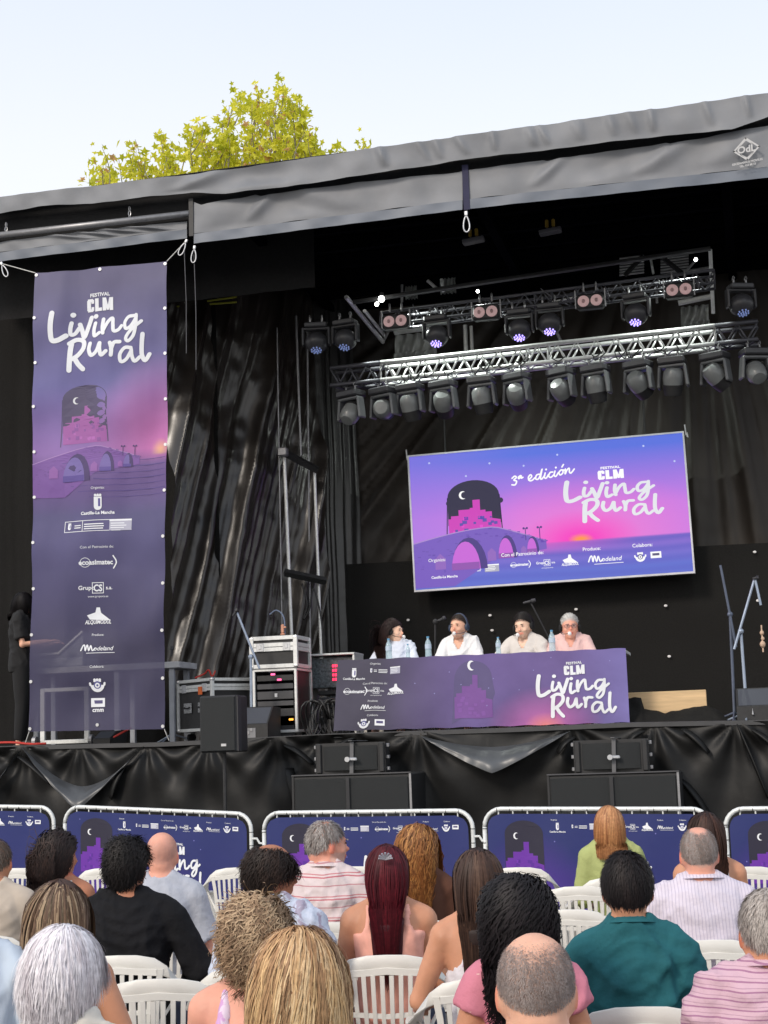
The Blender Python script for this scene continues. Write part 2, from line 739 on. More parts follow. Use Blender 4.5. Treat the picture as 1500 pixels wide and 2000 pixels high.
def shield(p, x, y, h, col=WHITE):
    p.rect(x - .28 * h, y, x + .28 * h, y + .72 * h, col, 4)
    p.disc(x, y + .72 * h, .28 * h, col, 4, 8, a0=0, a1=math.pi)
    p.rect(x + .02 * h, y + .12 * h, x + .18 * h, y + .72 * h, (.12, .1, .3), 5)
    for k in (-1, 0, 1):
        p.disc(x + k * .18 * h, y - .14 * h, .09 * h, col, 4, 8)
    p.rect(x - .26 * h, y - .1 * h, x + .26 * h, y - .03 * h, col, 4)


def horn(p, x, y, r, col=WHITE):
    p.disc(x, y, r, col, 4, 14, a0=0, a1=math.pi)
    p.disc(x, y, r * .55, (.1, .1, .28), 5, 14)
    p.disc(x, y + r * .05, r * .36, col, 6, 12)
    p.disc(x, y + r * .05, r * .16, (.1, .1, .28), 7, 10)
    p.stroke([(x - r, y), (x - r * 1.05, y - .25 * r)], r * .3, col, 4, 0)
    p.stroke([(x + r, y), (x + r * 1.05, y - .25 * r)], r * .3, col, 4, 0)
    for k in (-1, 0, 1):
        p.disc(x + k * .38 * r, y - .72 * r, r * .2, col, 4, 8)
    p.rect(x - .55 * r, y - .6 * r, x + .55 * r, y - .42 * r, col, 4)


def tvbox(p, x, y, wd, col=WHITE, txt=True):
    h = wd * .62
    p.rect(x - wd / 2, y, x + wd / 2, y + h, col, 4)
    p.rect(x - wd * .33, y + h * .25, x + wd * .33, y + h * .62, (.1, .09, .2), 5)
    if txt:
        p.text('cmm', x, y + h + wd * .33, wd * .42, col, 4, .03)


def ministry(p, x, y, wd, h, col=WHITE, frame=True):
    """x,y centre"""
    a, b = x - wd / 2, x + wd / 2
    t = h * .05
    if frame:
        for (x0, y0, x1, y1) in ((a, y - h / 2, b, y - h / 2 + t), (a, y + h / 2 - t, b, y + h / 2), (a, y - h / 2, a + t, y + h / 2)):
            p.rect(x0, y0, x1, y1, col, 3)
        p.rect(a + wd * .28, y - h / 2, a + wd * .28 + t, y + h / 2, col, 3)
    p.rect(a + wd * .68, y - h / 2, b, y + h / 2, (.42, .42, .52), 3)
    p.rect(a + wd * .68, y - h / 2, b, y - h * .34, col, 4)
    for k in (-.18, .02, .22):
        p.rect(a + wd * .31, y + k * h, a + wd * (.6 - .05 * abs(k)), y + k * h + h * .09, col, 4)
        p.rect(a + wd * .7, y + k * h, a + wd * (.93 - .1 * abs(k)), y + k * h + h * .08, col, 4)
    for k in (-.1, .1):
        p.rect(a + wd * .16, y + k * h, a + wd * .26, y + k * h + h * .08, col, 4)
    shield(p, a + wd * .08, y - h * .22, h * .5, col)


def sp_eco(p, x, y, wd, col=WHITE):
    p.text('ecoasimatec', x - wd * .04, y + wd * .06, wd * .19, col, 4, .03, sx=.95)
    p.stroke([(x + wd * .42, y - wd * .17), (x + wd * .5, y), (x + wd * .42, y + wd * .17)], wd * .035, col, 4)
    p.stroke([(x - wd * .32 + wd * .13 * math.cos(a), y + wd * .13 * math.sin(a)) for a in [k * math.pi / 6 for k in range(13)]],
             wd * .014, col, 3, 0, False)


def sp_grupo(p, x, y, wd, col=WHITE, small=False):
    p.text('Grupo', x - wd * .33, y + wd * .05, wd * .18, col, 4, .02)
    q = wd * .17
    t = wd * .02
    for r_ in ((x - q, y - q, x + q, y - q + t), (x - q, y + q - t, x + q, y + q), (x - q, y - q, x - q + t, y + q), (x + q - t, y - q, x + q, y + q)):
        p.rect(*r_, col, 4)
    p.text('CS', x, y + q * .6, q * 1.7, col, 4, .03, sx=.75)
    p.text('s.a.', x + wd * .33, y + wd * .05, wd * .16, col, 4, .02)
    p.text('www.grupocs.es', x, y + q + wd * .12, wd * .09, col, 4, .0)


def sp_alq(p, x, y, wd, col=WHITE):
    p.poly([(x - wd * .4, y - wd * .12), (x - wd * .1, y - wd * .22), (x - wd * .06, y - wd * .4), (x + wd * .06, y - wd * .4),
            (x + wd * .1, y - wd * .2), (x + wd * .45, y + wd * .08), (x - wd * .3, y + wd * .04)], col, 4)
    p.text('ALQUIMODUL', x, y + wd * .2, wd * .2, col, 4, .03, sx=.72, shear=.2)


def sp_mode(p, x, y, wd, col=WHITE):
    a = x - wd * .45
    p.stroke([(a, y + .06 * wd), (a + .06 * wd, y - .08 * wd), (a + .1 * wd, y - .08 * wd), (a + .12 * wd, y + .07 * wd),
              (a + .17 * wd, y - .1 * wd), (a + .22 * wd, y + .07 * wd), (a + .27 * wd, y - .08 * wd), (a + .32 * wd, y + .07 * wd),
              (a + .4 * wd, y)], wd * .035, col, 4, 4)
    p.text('odeland', x + wd * .17, y + .07 * wd, wd * .17, col, 4, 0.01, shear=.25)
    p.rect(x - wd * .3, y + .13 * wd, x + wd * .5, y + .145 * wd, col, 4)


def castle_shape():
    """unit castle 0..1 wide, y down from 0 (tower top) to 1"""
    return [(0, 1), (0, .5), (.05, .5), (.05, .42), (.2, .42), (.2, .26), (.42, .26), (.42, .22), (.48, .22), (.48, 0), (.62, 0), (.62, .3),
            (.72, .3), (.72, .36), (.84, .36), (.84, .55), (1, .6), (1, 1)]


def arch_art(p, x, y, wd, h, dark, pink, pink2, col=WHITE, lines=True, lay=1):
    """arch window with night sky and castle; x,y centre-top, wd width, h height"""
    r = wd / 2
    ry = min(r * .62, h * .4)
    pts = [(x - r * math.cos(math.pi * k / 16), y + ry - ry * math.sin(math.pi * k / 16)) for k in range(17)]
    pts += [(x + r * 1.02, y + h * .8), (x - r * 1.02, y + h * .8)]
    p.poly(pts, dark, lay)
    cs = castle_shape()
    top = y + h * .36
    hh = h * .64
    p.poly([(x - r + a * wd, top + b * hh) for a, b in cs], pink, lay + 1)
    rr = random.Random(3)
    for k in range(26):
        a, b = rr.uniform(.04, .9), rr.uniform(.45, .9)
        q = rr.uniform(.03, .09)
        p.rect(x - r + a * wd, top + b * hh, x - r + (a + q) * wd, top + (b + q * 1.2) * hh, pink2 if rr.random() < .6 else tuple(c * 1.25 for c in pink), lay + 2)
    m = wd * .075
    mxx, my = x - wd * .2, y + h * .26
    out = [(mxx + m * math.cos(a), my + m * 1.05 * math.sin(a)) for a in [math.radians(60 + 240 * k / 12) for k in range(13)]]
    inn = [(mxx + m * .35 + m * .78 * math.cos(a), my + m * .85 * math.sin(a)) for a in [math.radians(285 - 210 * k / 10) for k in range(11)]]
    p.poly(out + inn, col, lay + 2)
    if lines:
        p.stroke([(x - r, y + ry), (x - r * 1.1, y + h * 1.04)], wd * .02, dark, lay, 0, False)
        p.stroke([(x + r, y + ry), (x + r * 1.05, y + h * 1.0)], wd * .02, dark, lay, 0, False)


def mixc(a, b, t):
    t = max(0.0, min(1.0, t))
    return tuple(x * (1 - t) + y * t for x, y in zip(a, b))


def bridge_art(p, x0, x1, yl, ytop, yr, ybot, stone, dark, water, lay=1):
    """humped stone bridge with three arches, from x0 to x1"""
    W_ = x1 - x0
    top = []
    for k in range(21):
        t = k / 20
        if t < .62:
            yy = yl + (ytop - yl) * math.sin(t / .62 * math.pi / 2)
        else:
            yy = ytop + (yr - ytop) * ((t - .62) / .38) ** 1.1
        top.append((x0 + W_ * t, yy))
    base = [(x1, yr + (ybot - yr) * .22), (x0 + W_ * .6, yr + (ybot - yr) * .4), (x0 + W_ * .3, ybot), (x0, ybot)]
    p.poly(top + base, stone, lay)
    p.stroke([(a, b + W_ * .004) for a, b in top], W_ * .008, mixc(stone, (.6, .4, .7), .5), lay + 1, 0, False)
    rr = random.Random(5)
    for k in range(90):
        t = rr.random()
        yy = top[int(t * 20)][1] + (ybot - yl) * rr.uniform(.05, .55) * (1.1 - t)
        p.rect(x0 + W_ * t, yy, x0 + W_ * (t + .022), yy + W_ * .008, mixc(stone, dark, rr.uniform(.1, .4)), lay + 1)
    for cx, rw, hh, by in ((.42, .135, .56, .5), (.71, .07, .4, .28), (.9, .045, .28, .18)):
        X, R_ = x0 + W_ * cx, W_ * rw
        yb = yr + (ybot - yr) * (by + .1)
        H_ = (ybot - ytop) * hh
        pts = [(X - R_ * math.cos(math.pi * k / 12), yb - H_ * math.sin(math.pi * k / 12)) for k in range(13)]
        p.poly(pts, dark, lay + 2)
        pts = [(X - R_ * .2 - R_ * .8 * math.cos(math.pi * k / 12), yb - H_ * .88 * math.sin(math.pi * k / 12)) for k in range(13)]
        p.poly(pts, water, lay + 3)
        p.rect(X - R_, yb - H_ * .22, X + R_ * .55, yb, mixc(water, (.08, .05, .25), .6), lay + 4)
    for cx, s_ in ((.2, 1.0), (.59, .8), (.83, .5)):
        X = x0 + W_ * cx
        a = W_ * .04 * s_
        yy = yr + (ybot - yr) * (.1 if cx > .3 else .15)
        p.poly([(X - a, yy + a * 3), (X - a, yy + a), (X, yy), (X + a, yy + a), (X + a, yy + a * 3)], mixc(stone, (.5, .2, .5), .3), lay + 5)
    for cx in (.85, .955):
        X = x0 + W_ * cx
        p.stroke([(X, yr - W_ * .01), (X, yr - W_ * .1)], W_ * .006, dark, lay + 1, 0, False)
        p.disc(X - W_ * .012, yr - W_ * .1, W_ * .009, dark, lay + 1, 8)
        p.disc(X + W_ * .012, yr - W_ * .1, W_ * .009, dark, lay + 1, 8)


# ================================================================== materials in use
m_tarp = mat('grey_tarpaulin', (.20, .208, .224), .56, spec=.35, var=.16, scale=1.6, bump=.12, bscale=9)
m_hem = mat('grey_tarpaulin_hem', (.125, .145, .18), .5, var=.08, scale=4)
m_pvc = mat('black_glossy_sheet', (.026, .021, .018), .29, spec=.65, var=.3, scale=2, bump=.35, bscale=3.5, stretch=(1, 1, .35))
m_pvc2 = mat('black_creased_sheet', (.020, .019, .019), .34, spec=.6, var=.3, scale=2, bump=.4, bscale=5)
m_felt = mat('black_felt', (.016, .0155, .015), .95, spec=.12, var=.18, scale=60, bump=.2, bscale=200)
m_black = mat('black_paint', (.02, .02, .021), .55, var=.2, scale=20)
m_blackm = mat('matt_black', (.013, .013, .014), .8, spec=.3, var=.2, scale=30)
m_alu = mat('bare_aluminium', (.70, .71, .70), .40, metal=.35, var=.08, scale=30)
m_alud = mat('dull_aluminium', (.30, .30, .31), .45, metal=.6, var=.12, scale=30)
m_galv = mat('galvanised_tube', (.70, .72, .71), .42, metal=.12, var=.1, scale=25)
m_steel = mat('steel_hardware', (.55, .56, .58), .35, metal=.6, var=.1, scale=20)
m_plastic = mat('white_garden_plastic', (.72, .70, .65), .38, var=.04, scale=5, bump=.05, bscale=80)
m_whitef = mat('white_foam', (.75, .73, .73), .9, var=.05)
m_rope = mat('pale_rope', (.62, .62, .6), .8, var=.1, scale=90)
m_print = mat_attr('vinyl_print', rough=.5, spec=.35, var=.03, scale=6, bump=.1, bscale=12)
m_mesh = mat_attr('mesh_banner_print', rough=.6, spec=.3, alpha=.82, var=.05, scale=3, bump=.3, bscale=6)
m_meshw = mat_attr('mesh_banner_lettering', rough=.6, spec=.3, alpha=.95, var=.02)
m_led = mat_attr('led_screen_face', rough=.4, spec=.2, emit=0.72, var=.02, scale=200)
m_skin = mat_attr('skin', rough=.52, spec=.35, var=.11, scale=11, bump=.08, bscale=90, sss=.06)
m_hair = mat_attr('hair', rough=.58, spec=.3, var=.18, scale=70)

# ================================================================== ground
g = MB()
g.add([(-400, -300, 0), (400, -300, 0), (400, 600, 0), (-400, 600, 0)], [(0, 1, 2, 3)])
m_ground = mat('asphalt_paving', (.11, .105, .10), .9, var=.25, scale=3, bump=.4, bscale=40)
tag(g.build('ground', m_ground), kind='structure')

YF = 15.07                      # front edge of the stage
SZ = 1.80                       # stage floor height
XL, XR, YB = -9.2, 4.6, 19.6    # stage extents
YWING = 17.3
XS = -5.35                      # inner left wall
d = MB()
d.box(((XL + XR) / 2, (YF + YB) / 2 + .03, SZ - .06), (XR - XL, YB - YF - .06, .12))
tag(d.build('stage_floor', mat('stage_plywood', (.03, .028, .027), .6, var=.3, scale=4)), kind='structure')

# ---- stage structure: deck frame, columns, roof
st = empty('mobile_stage', (-2.3, YF, 0), 0, 'large covered outdoor stage with black interior and grey roof edge', 'stage')


def loc(o, parent):
    """parent keeping world coordinates for things built in world space"""
    o.parent = parent
    o.matrix_parent_inverse = parent.matrix_world.inverted() if False else Matrix.Translation(-Vector(parent.location))
    return o


def P3(px, py, Y):
    return at(px, py, Y)


# roof deck underside
zr = P3(750, 330, YF + .15).z - .16
zfl = P3(0, 400, YF).z
rf = MB()
rf.box(((XL + XR) / 2, (YF + YB) / 2 + .1, zr + .12), (XR - XL, YB - YF + .1, .1))
m_roofd = mat('roof_black', (.003, .003, .0045), .95, spec=.0)
loc(rf.build('roof_panel', m_roofd), st)
for k in range(7):
    b = MB()
    y = YF + .6 + k * .62
    b.box(((XL + XR) / 2, y, zr - .03), (XR - XL - .1, .06, .16))
    loc(b.build('roof_beam', m_roofd), st)
for k in range(4):
    b = MB()
    x = -5.2 + k * 2.6
    b.box((x, (YF + YB) / 2, zr - .16), (.10, YB - YF - .2, .09))
    loc(b.build('roof_beam', m_roofd), st)


# fascia tarpaulins: follow traced outlines at the stage front, with real sag and folds
def tarp(name, xs, top, bot, Y, m, amp=.03, curl=.0, parent=None, seed=0, nu=180, nv=14, crease=()):
    """xs pixel range in the photograph's traced outline -> metres at the plane Y"""
    rr = random.Random(seed)
    ph = [rr.uniform(0, 6) for _ in range(6)]

    def f(u, v):
        px = xs[0] + (xs[1] - xs[0]) * u
        a, b = np.interp(px, *top), np.interp(px, *bot)
        py = a + (b - a) * v
        p = P3(px, py, Y)
        x = p.x
        yy = amp * (math.sin(x * 5.1 + ph[0]) * .5 + math.sin(x * 11.3 + ph[1] + v * 2) * .35 + math.sin(x * 23 + ph[2] - v * 3) * .18)
        yy += amp * .7 * noise.noise(Vector((x * 2.2, p.z * 5, seed)))
        yy += curl * (v - .5) ** 2
        for cx, wd, dp, sl in crease:
            t = (px - cx - sl * (v - .5) * 60) / wd
            yy += dp * math.exp(-t * t) * math.sin(math.pi * min(1, v + .15))
        return (p.x, Y - .02 - yy, p.z)
    o = grid_sheet(name, f, nu, nv, m)
    return loc(o, parent or st)


cr1 = [(rnd.uniform(720, 1480), rnd.uniform(5, 9), rnd.uniform(.02, .045), rnd.uniform(.1, .5)) for _ in range(16)]
cr1 += [(500, 60, -.06, .2), (385, 30, .05, -1.2)]
tarp('top_flap', (-60, 1560), ([-60, 0, 380, 750, 1500, 1560], [394, 385, 341, 288, 183, 174]),
     ([-60, 0, 80, 180, 375, 440, 560, 745, 900, 1150, 1340, 1430, 1500, 1560],
      [428, 418, 404, 398, 377, 379, 366, 338, 314, 284, 262, 255, 229, 220]), YF - .22, m_tarp, .018, parent=st, seed=1, nu=320, crease=cr1)
# top ledge behind the flap
tl = MB()
a, b = P3(-60, 392, YF - .2), P3(1560, 173, YF - .2)
tl.add([(a.x, YF - .2, a.z - .03), (b.x, YF - .2, b.z - .03), (b.x, YB, b.z + .05), (a.x, YB, a.z + .05)], [(0, 1, 2, 3)])
loc(tl.build('roof_cover', m_tarp), st)
bk = MB()
a, b = P3(-60, 396, YF - .02), P3(1560, 177, YF - .02)
c, e = P3(1560, 330, YF - .02), P3(-60, 500, YF - .02)
bk.add([a, b, c, e], [(0, 1, 2, 3)])
loc(bk.build('fascia_board', m_blackm), st)
jag = [(380, 396), (395, 402), (430, 394), (470, 388), (500, 381), (510, 384), (560, 376), (640, 366), (700, 357), (760, 352),
       (830, 344), (895, 338), (904, 336)]
crv = [(505, 14, .05, -.8), (580, 60, -.03, 1.2), (640, 40, .035, 1.5), (440, 40, .03, -.3)]
tarp('front_valance', (380, 904), ([p[0] for p in jag], [p[1] for p in jag]),
     ([380, 904], [458, 392]), YF - .10, m_tarp, .015, parent=st, seed=2, crease=crv)
tarp('front_valance', (916, 1560), ([916, 960, 1060, 1070, 1180, 1300, 1310, 1480, 1560], [334, 328, 313, 315, 298, 281, 283, 251, 238]),
     ([916, 1560], [390, 321]), YF - .10, m_tarp, .015, parent=st, seed=4,
     crease=[(1065, 16, .05, -1.0), (1285, 30, .06, -1.4), (1180, 40, -.03, -1.2), (1440, 50, .04, -1.3)])
tarp('valance_hem', (380, 904), ([380, 904], [458, 392]), ([380, 904], [477, 411]), YF - .115, m_hem, .01, parent=st, seed=5, nv=3)
tarp('valance_hem', (916, 1560), ([916, 1560], [390, 321]), ([916, 1560], [409, 342]), YF - .115, m_hem, .01, parent=st, seed=6, nv=3)
tarp('side_valance', (-60, 366), ([-60, 0, 150, 366], [484, 474, 455, 433]), ([-60, 366], [501, 449]), YF - .05, m_tarp, .015,
     parent=st, seed=7, crease=[(300, 14, .05, 1.5), (250, 12, .05, 1.5), (200, 12, .05, 1.5), (150, 16, .04, 1.5)])
tarp('valance_hem', (-60, 366), ([-60, 366], [501, 449]), ([-60, 366], [519, 466]), YF - .062, m_hem, .01, parent=st, seed=8, nv=3)
p = MB()
p.tube([P3(-60, 466, YF - .12), P3(370, 417, YF - .12)], .036, 10)
loc(p.build('valance_pipe', m_alud, smooth=True), st)
p = MB()
p.box(P3(374, 425, YF - .13), (.05, .03, .42))
loc(p.build('end_bracket', m_black), st)
strap = MB()
q0, q1 = P3(910, 322, YF - .135), P3(910, 410, YF - .135)
strap.box((q0 + q1) / 2, (.065, .012, q0.z - q1.z))
loc(strap.build('strap', mat('navy_webbing', (.012, .012, .05), .7)), st)
# printed maker's mark on the valance
lg = Print()
cw = (.5, .5, .5)
for (a, b) in (((0, -24), (26, 0)), ((26, 0), (0, 24)), ((0, 24), (-26, 0)), ((-26, 0), (0, -24))):
    lg.stroke([a, b], 3.4, cw, 1, 0)
lg.stroke([(-13, -9), (0, -20), (13, -9)], 2, cw, 1, 0)
lg.stroke([(-13, 10), (0, 20), (13, 10)], 2, cw, 1, 0)
lg.text('OdL', 0, 7, 21, cw, 2, .03)
lg.text('ESCENARIOS MOVILES', 0, 31, 6.4, cw, 1, .03)
lg.text('TEL. 925 80 12', 0, 38, 5.6, cw, 1, .03)
lc = P3(1458, 292, YF - .20)
lo = lg.build('printed_mark', lambda x, y, l: (lc.x + x * .0046, YF - .215 - l * .002, lc.z - y * .0046 + x * .0046 * .09), m_print, None)
loc(lo, st)

# carabiner clips hanging from the valance
def clip(px, py, lab, tilt=0.0, s=1.0, Y=YF - .16):
    c = P3(px, py, Y)
    o = empty('carabiner_clip', c, 0, lab, 'clip', 'clips hanging under the roof edge')
    b = MB()
    b.box((0, 0, -.02 * s), (.035 * s, .02, .05 * s), bev=.006)
    b.build('clip_eye', m_steel, o)
    b = MB()
    L = .17 * s
    pts = [(.028 * s * math.sin(t) * (1.1 - .35 * math.cos(t)), 0, -.05 * s - L / 2 + L / 2 * math.cos(t)) for t in [2 * math.pi * k / 18 for k in range(19)]]
    b.tube(pts, .0085 * s, 6)
    b.build('clip_hook', m_steel, o, smooth=True)
    o.rotation_euler = (0, tilt, 0)
    return o


clip(910, 413, 'white metal clip hanging from the dark strap in the middle of the roof edge', 0, 1.0)
clip(380, 480, 'pale carabiner clip at the left end of the long front valance', .1, .85)
clip(365, 468, 'tilted carabiner clip at the right end of the short side valance', .5, .85)
clip(2, 512, 'white knotted clip at the far left edge below the side valance', -.4, .85)
for px, py, lab in ((253, 403, 'small chain link under the fascia above the left banner'), (12, 434, 'small chain link under the fascia at the far left edge')):
    c = P3(px, py, YF - .12)
    b = MB()
    for k in range(3):
        z = -k * .05
        b.tube([(.013 * math.sin(t) * (1 if k % 2 else .3), .013 * math.sin(t) * (.3 if k % 2 else 1), z - .03 + .03 * math.cos(t)) for t in [2 * math.pi * q / 8 for q in range(9)]], .004, 5)
    b.tube([(-.02, 0, -.15), (0, 0, -.12), (.02, 0, -.15)], .004, 5)
    o = b.build('hanging_chain', m_steel, None)
    o.location = c
    tag(o, lab, 'chain')
for (a0, b0, lab) in (((379, 497), (383, 722), 'thin black cord hanging from the clip at the long valance end'), ((360, 490), (364, 690), 'thin black cord hanging from the tilted clip')):
    b = MB()
    A, B = P3(*a0, YF - .15), P3(*b0, YF - .15)
    b.tube([Vector((0, 0, 0)), (B - A) * .5 + Vector((.01, 0, 0)), B - A], .004, 5)
    o = b.build('cord', mat('grey_cord', (.10, .10, .11), .6))
    o.location = A
    tag(o, lab, 'cord')


# ------------------------------------------------------------------ curtains
def curtain(name, A, B, z0, z1, m, label, amp=.09, freq=9, skew=0.0, seed=0, nu=220, nv=70, fan=0.0, side=-1, cat='curtain', gather=None, damp=1.0):
    """hanging sheet from A to B (x, y); fan gathers the folds towards the top"""
    A, B = Vector((A[0], A[1])), Vector((B[0], B[1]))
    t = (B - A)
    L = t.length
    t.normalize()
    nrm = Vector((t.y, -t.x))
    rr = random.Random(seed)
    comp = [(freq * rr.uniform(.35, 2.4), rr.uniform(0, 6.28), rr.uniform(.25, 1)) for _ in range(8)]
    tot = sum(c[2] / (c[0] / freq) ** .7 for c in comp)

    def f(u, v):
        z = z1 + (z0 - z1) * v
        s = u * L
        q = s + skew * (v - .5) * (z1 - z0)
        if fan:
            q = (s - fan * L) / (0.45 + .9 * v) + skew * (v - .5) * (z1 - z0)
        y = 0
        for fr, ph, a in comp:
            w_ = math.sin(q * fr + ph + .5 * noise.noise(Vector((q * 1.3, z * .4, seed + fr))))
            y += a / (fr / freq) ** .7 * (1 - abs(w_)) ** 1.5
        y = amp * y / tot * 2.2 * (.35 + .65 * min(1, v * 2.2 * damp))
        y += amp * .5 * noise.noise(Vector((s * 1.1, z * 1.1, seed + 9)))
        y += amp * .10 * noise.noise(Vector((s * 6, z * 5, seed + 3)))
        p = A + t * s + nrm * y
        return (p.x, p.y, z)
    o = grid_sheet(name, f, nu, nv, m)
    tag(o, label, cat)
    return o


m_back = mat('dark_brown_sheet', (.030, .024, .0195), .5, spec=.4, var=.3, scale=1.5, bump=.35, bscale=4, stretch=(1, 1, .4))
curtain('back_curtain', (XS - .2, 19.45), (XR, 19.45), 3.0, zr + .1, m_back,
        'creased black plastic sheet hanging behind the screen and the truss', .11, 7, seed=3, nu=300, fan=.5)
# lower felt backdrop with its pale pegs
ft = empty('felt_backdrop', (-1, 19.1, SZ), 0, 'matt black felt wall panel behind the seated speakers', 'backdrop')
zt0, zt1 = P3(640, 1104, 19.1).z, P3(1500, 1060, 19.1).z


def felt(u, v):
    x = XS + .02 + (XR - XS) * u
    zt = zt0 + (zt1 - zt0) * (x - P3(640, 1100, 19.1).x) / (P3(1500, 1060, 19.1).x - P3(640, 1100, 19.1).x)
    z = zt + (SZ - zt) * v
    return (x, 19.1 + .012 * noise.noise(Vector((x * 1.5, z * 1.5, 3))), z)


loc(grid_sheet('panel', felt, 60, 20, m_felt), ft)
for px, py in ((797, 1211), (957, 1202), (1125, 1190), (1300, 1183), (1307, 1282), (1480, 1173), (1474, 1078), (961, 1231), (648, 1132)):
    b = MB()
    b.ell((0, 0, 0), (.022, .008, .016), nu=8, nv=5)
    o = b.build('peg', m_whitef)
    o.location = P3(px, py, 19.06)
    loc(o, ft)

lc_ = curtain('side_curtain', (-6.75, 16.9), (XS + .02, 18.6), SZ, zr + .1, m_pvc,
        'glossy black sheet with long diagonal folds right of the tall banner', .22, 7, seed=11, nu=300, nv=110, skew=.26, fan=.0)
curtain('wing_curtain', (XL - 1.2, 17.5), (-6.2, 17.35), SZ, zr + .1, m_felt,
        'flat black sheet behind the tall banner at the far left', .05, 6, seed=13, nu=140, nv=50)
cc = curtain('narrow_curtain', (XS - .25, 18.45), (XS + .35, 19.3), SZ, zr + .1, m_pvc2, 'narrow black sheet in the rear left stage corner', .06, 16, seed=17, nu=60, nv=50)
curtain('upper_drape', (-8.9, 16.2), (XS + .75, 16.2), 6.85, zr + .05, m_blackm, 'black cloth band under the roof above the left curtain', .03, 5, seed=19, nu=50, nv=16)  # dark band added in place of the shade below the roof


# ------------------------------------------------------------------ tower frame with steel tubes at the inner left corner
tw = empty('lifting_tower', P3(590, 1440, 18.0), 0, 'black lifting tower with shiny vertical tubes beside the left curtain', 'tower')
tw.location.z = SZ


def wtube(name, a, b, r, m, parent, n=10):
    q = MB()
    q.tube([a, b], r, n)
    o = q.build(name, m, None, smooth=True)
    autosmooth(o, 50)
    return loc(o, parent) if parent else o


wtube('tube', P3(578, 617, 17.9), P3(588, 890, 17.9), .016, m_alud, tw)
wtube('tube', P3(555, 886, 17.8), P3(572, 1300, 17.8), .022, m_alu, tw)
wtube('tube', P3(614, 917, 18.1), P3(628, 1300, 18.1), .020, m_alu, tw)
wtube('tube', P3(600, 640, 18.2), P3(606, 1300, 18.2), .014, m_alud, tw)
wtube('tube', P3(541, 640, 17.8), P3(552, 1300, 17.8), .010, m_alud, tw)
for a, b in (((530, 640), (540, 1300)),):
    q = MB()
    A, B = P3(*a, 18.4), P3(*b, 18.4)
    q.box((A + B) / 2, (.2, .16, A.z - B.z))
    loc(q.build('column', m_black), tw)
for (a, b) in (((548, 880), (620, 918)), ((556, 1118), (636, 1135))):
    q = MB()
    q.tube([P3(*a, 17.75), P3(*b, 18.05)], .05, 4)
    loc(q.build('bracket', m_black), tw)
q = MB()
q.box(P3(553, 883, 17.7), (.11, .11, .10), bev=.01)
loc(q.build('clamp', m_alud), tw)
q = MB()
q.tube(catmull([P3(590, 1140, 17.9), P3(600, 1180, 17.9), P3(592, 1210, 17.9), P3(604, 1190, 17.9), P3(612, 1150, 17.9), P3(626, 1200, 17.9), P3(636, 1290, 17.9)]), .012, 6)
tag(q.build('hanging_cable', m_black, smooth=True), 'black cable looped over the lower tower bracket', 'cable')

# ------------------------------------------------------------------ LED screen
YS = 18.75
TL, TR, BR, BL = P3(799, 893, YS), P3(1333, 846, YS), P3(1354, 1116, YS), P3(813, 1153, YS)
sc = empty('led_screen', (TL + TR + BR + BL) / 4, 0, 'bright purple and pink festival screen hanging behind the speakers', 'screen')
ctr = Vector(sc.location)
ww = ((TR - TL).length + (BR - BL).length) / 2
hh = ((TL - BL).length + (TR - BR).length) / 2
ax = ((TR - TL) + (BR - BL)).normalized()
ay = ((BL - TL) + (BR - TR)).normalized()


def ssurf(x, y, l):          # x in 0..2, y in 0..1
    p = ax * ((x / 2 - .5) * ww) + ay * ((y - .5) * hh)
    return (p.x, p.y - .012 - l, p.z)


c_top, c_mid = lin(88, 112, 222), lin(196, 120, 226)
c_pk, c_hot, c_or, c_w1, c_w2 = lin(240, 120, 210), lin(245, 30, 190), lin(255, 150, 60), lin(92, 108, 205), lin(84, 84, 190)
c_wp = lin(140, 100, 205)


def led_col(u, v):
    x = u * 2
    if v < .715:
        t = v / .715
        c = mixc(c_top, c_mid, (t - .08) / .6)
        dd = math.hypot((x - 1.23) * .95, (v - .715) * 1.9)
        c = mixc(c, c_pk, 1.15 - dd * 1.25)
        c = mixc(c, c_hot, 1.1 - dd * 2.6)
        c = mixc(c, c_or, (1 - dd * 11) * 1.4)
        if x < .8:
            c = mixc(c, lin(150, 120, 225), (.8 - x) * .6)
        return c
    t = (v - .715) / .285
    wv = math.sin(t * 24 + math.sin(x * 3) * 1.2) * .5 + .5
    c = mixc(c_wp, c_w1, t * 1.3)
    c = mixc(c, c_w2, wv * .7 * (1 - t * .6))
    dd = abs(x - 1.0)
    c = mixc(c, lin(225, 90, 200), max(0, (1 - t * 3)) * max(0, 1 - dd * 1.6) * .8)
    return c


def led_grid(name, surf, W_, H_, nu, nv, m, parent, colf):
    def f(u, v):
        return surf(u * W_, v * H_, 0)
    o = grid_sheet(name, f, nu, nv, m, parent, smooth=False, colf=colf)
    return o


